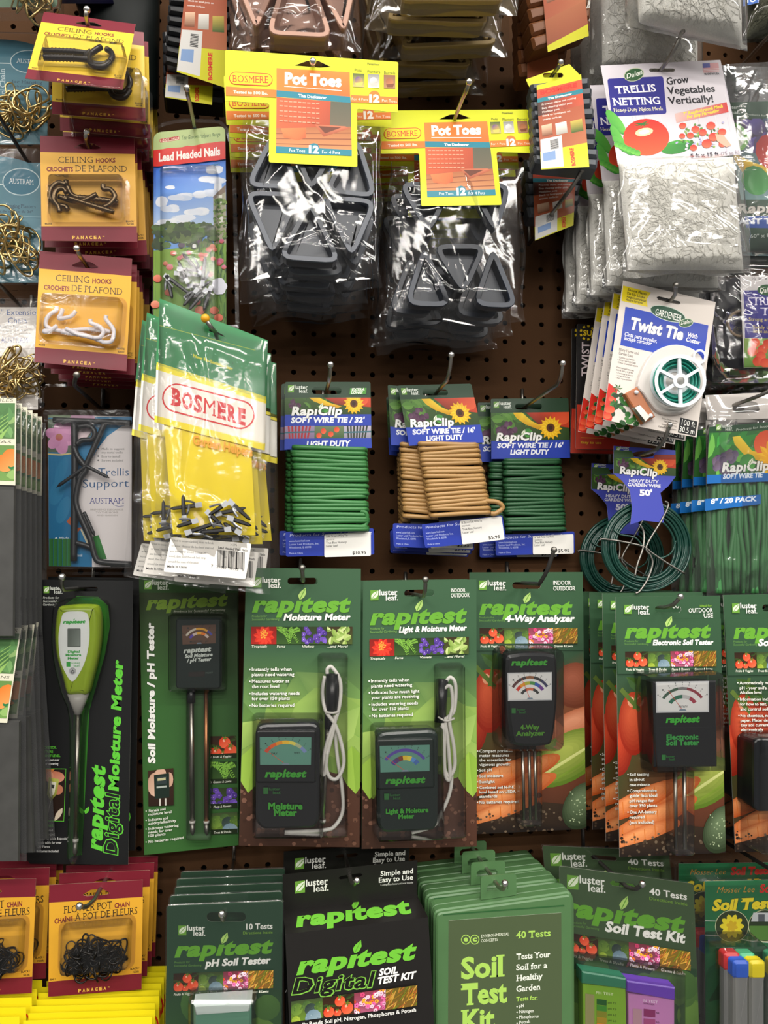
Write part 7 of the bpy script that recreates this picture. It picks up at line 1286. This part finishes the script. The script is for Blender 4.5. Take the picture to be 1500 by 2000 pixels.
# ---------------------------------------------------------------- soil test kit clamshell
f = lambda x, y: (1020 + x / 3.125, 1640 + y / 3.125)
c = Card('soil_test_kit', 'green soil test kit clamshell with lime and pink comparators, front one', 'soil test kit', [f(228, 160), f(1045, 268), f(1085, 1260), f(240, 1260)], .12, f(630, 280), 0, 0, group='soil test kit clamshells')
sl = [f(*p) for p in ((535, 262), (550, 250), (690, 275), (708, 290), (696, 302), (548, 280))]; c.sheet(roundpoly([f(228, 160), f(1045, 268), f(1085, 1260), f(240, 1260)], [3, 9, 3, 3]), '42593a', sl, back='cfccc4'); leaf_round(Pic(c, [f(236, 720), f(1064, 790), f(1085, 1260), f(240, 1260)]), 8)
logo(c, *f(273, 214), 23.5, 'eef0e8', .1); c.text('40 Tests', *f(776, 334), *f(1006, 368), 12.5, 'f2f2ec', .02); c.text('Directions Inside', *f(776, 367), *f(1008, 404), 6.2, '7fae3a', .0); rapitest(c, *f(232, 452), *f(1000, 568), 33); c.text('Soil Test Kit', *f(505, 557), *f(998, 632), 19, 'f4f4ee', .045, .18, sp=1.02); c.text('Products for', *f(300, 512), *f(392, 518), 4.8, '6a9a4a', .0, .15); c.text('Successful Gardening', *f(300, 530), *f(470, 552), 4.8, '6a9a4a', .0, .15); strip4(c, *f(275, 566), *f(1020, 680), 37, VEG, VEGN, 9, th=5.4); c.done()
c.solid('comparator', [f(370, 880), f(632, 900), f(640, 1260), f(375, 1260)], [(1, 0), (14, 0), (15, 1)], mat('lime_comparator', '7fae2c', .35)); c.solid('comparator', [f(645, 940), f(930, 970), f(930, 1260), f(650, 1260)], [(1, 0), (14, 0), (15, 1)], mat('pink_comparator', 'c684bc', .35))
c.solid('comparator_cap', [f(366, 805), f(636, 850), f(636, 915), f(366, 880)], [(1, 0), (17, 0), (18.5, 2)], mat('green_cap', '2f7a5c', .3)); c.solid('comparator_cap', [f(640, 862), f(936, 905), f(936, 985), f(640, 930)], [(1, 0), (17, 0), (18.5, 2)], mat('violet_cap', '6a3fb4', .3)); s = c.sub(15.4)
for i, k in enumerate(('1f5a24', '3f8a2c', '8a8a24', 'b09024', 'd88a1c', 'e09a2c')): s.poly([f(455, 972 + 36 * i), f(515, 980 + 36 * i), f(515, 1013 + 36 * i), f(455, 1006 + 36 * i)], k); s.text(('pH 7.5', 'pH 7.0', 'pH 6.5', 'pH 6.0', 'pH 5.5', 'pH 5')[i], *f(524, 1000 + 36 * i), *f(575, 1006 + 36 * i), 3.4, '3a4a20', .0)
for i, k in enumerate(('8a2f64', 'a84f80', 'b8709a', 'c88ab0')): s.poly([f(742, 1032 + 58 * i), f(812, 1040 + 58 * i), f(812, 1085 + 58 * i), f(742, 1078 + 58 * i)], k); s.text(('N4', 'N3', 'N2', 'N1')[i], *f(818, 1062 + 58 * i), *f(836, 1064 + 58 * i), 3.4, '5a2a4a', .0)
s.text('PH TEST', *f(450, 940), *f(556, 952), 5, 'd8e8b0', .02); s.text('N TEST', *f(740, 990), *f(828, 1000), 5, 'ecd0e8', .02); s.text('NITROGEN', *f(742, 1004), *f(806, 1012), 3.2, '6a3a5a', .0); s.poly([f(385, 938), f(440, 946), f(440, 1260), f(385, 1260)], '9a9464'); s.poly([f(676, 1030), f(730, 1036), f(730, 1260), f(676, 1260)], 'b8909c'); s.done('colour_chart')
c.solid('blister', [f(335, 725), f(985, 815), f(985, 1280), f(335, 1280)], [(.8, -3), (18, 0), (22, 5)], CLEAR, z_ref=14, cap0=False); c.solid('clamshell', [f(222, 150), f(1052, 260), f(1092, 1275), f(232, 1275)], [(.9, 0), (1.2, 2)], CLEAR, cap0=False); hook(f(620, 272), .12, f(733, 270), .15, 'dark hook through the soil test kit clamshell', HDARK); c.copy('green soil test kit clamshell, rear one half hidden above', 66, 5, 6, -5, 0, 0)
# ---------------------------------------------------------------- boxed soil test with coloured vials
c = Card('vial_soil_test', 'green soil test clamshell with coloured vial caps at the lower right', 'soil test pack', [f(1112, 250), f(1900, 235), f(1900, 1260), f(1118, 1260)], .12, f(1500, 130), 0, 0, group='vial soil test packs')
c.sheet([f(1115, 252), f(1900, 238), f(1900, 1260), f(1118, 1260)], '1f6a40'); c.poly([f(1116, 490), f(1180, 498), f(1180, 500), f(1116, 600)], '1f6a40'); p = Pic(c, [f(1116, 590), f(1900, 590), f(1900, 1260), f(1118, 1260)]); p.bg('2a7a4c', '14402a'); p.leaf(.02, .6, .5, .3, -60, '0f3a24', '1a5a38'); p.leaf(.1, .9, .6, .3, -40, '14482c', '1f6a42'); p.leaf(.6, .8, .6, .3, -120, '0f3a24', '1a5a38')
c.line([f(1116, 495), f(1190, 497)], 1.4, 'e0e4dc'); c.line([f(1116, 582), f(1250, 590), f(1400, 620), f(1700, 640)], 2, 'e0e4dc'); c.text('Mosser Lee', *f(1188, 324), *f(1418, 320), 11.5, 'e0902c', -.012, .35); c.text('Soil Tester', *f(1448, 322), *f(1740, 316), 15, 'c82a20', .05, .15, serif=True); c.text('Soil Test Kit', *f(1158, 432), *f(1680, 410), 20, 'e8d42a', .05, .18, serif=True, out='14402a', out_b=.03)
for x, y in ((1280, 528), (1482, 525)): c.poly(ell(*f(x, y), 33, 31.5, 28), 'd0d4a8'); c.poly(ell(*f(x, y), 31.8, 30.3, 28), '2a3a20')
for a in range(0, 360, 36): x, y = f(1280, 528); c.poly(ell(x + 11 * math.cos(R(a)), y + 11 * math.sin(R(a)), 13, 6, 10, a), 'e8d82c')
for a in range(15, 360, 60): x, y = f(1280, 528); c.poly(ell(x + 5 * math.cos(R(a)), y + 5 * math.sin(R(a)), 7, 4, 8, a), 'd0b020')
c.poly(ell(*f(1482, 525), 31, 29, 24, 0, 0, 180), '5a8a3a'); c.poly([f(1410, 445), f(1560, 445), f(1560, 500), f(1396, 500)], 'c8ccd0'); c.poly([f(1440, 455), f(1480, 455), f(1480, 500), f(1440, 500)], '5a5f66'); c.done()
VC = film_mat('vial_clear', 1., .22, .1, tint='d8d8d0')
for x, y, k in ((1262, 675, 'c0282c'), (1355, 678, '3fae7a'), (1316, 722, '2c5fd0'), (1414, 722, 'ecd818')):
    z = 12 if y < 700 else 24; c.solid('vial', [f(*p) for p in rrect(x - 44, y + 90, x + 45, y + 540, 6)], [(z - 7, 2), (z - 4, 0), (z + 4, 0), (z + 7, 3)], VC, z_ref=z); c.solid('vial_cap', [f(*p) for p in rrect(x - 49, y, x + 50, y + 110, 20)], [(z - 8, 3), (z - 5, 0), (z + 5, 0), (z + 8, 4)], mat('cap_' + {'c0282c': 'red', '3fae7a': 'mint', '2c5fd0': 'blue', 'ecd818': 'yellow'}[k], k, .35), z_ref=z)
c.solid('blister', [f(*p) for p in rrect(1195, 640, 1490, 1280, 22)], [(.8, -3), (34, 0), (38, 5)], CLEAR, z_ref=28, cap0=False); c.solid('clamshell', [f(1030, 200), f(1910, 190), f(1910, 1280), f(1040, 1280)], [(-14, 0), (-4, 1), (2, 14), (2.5, 18)], CLEAR, z_ref=-2, cap0=False)
c.copy('green soil test clamshell with coloured vials, rear one', 48, -6, 2, 0, 0, 0)
hook(f(1480, 160), .12, f(1560, 190), .16, 'dark hook at the right edge above the vial soil test', HDARK)
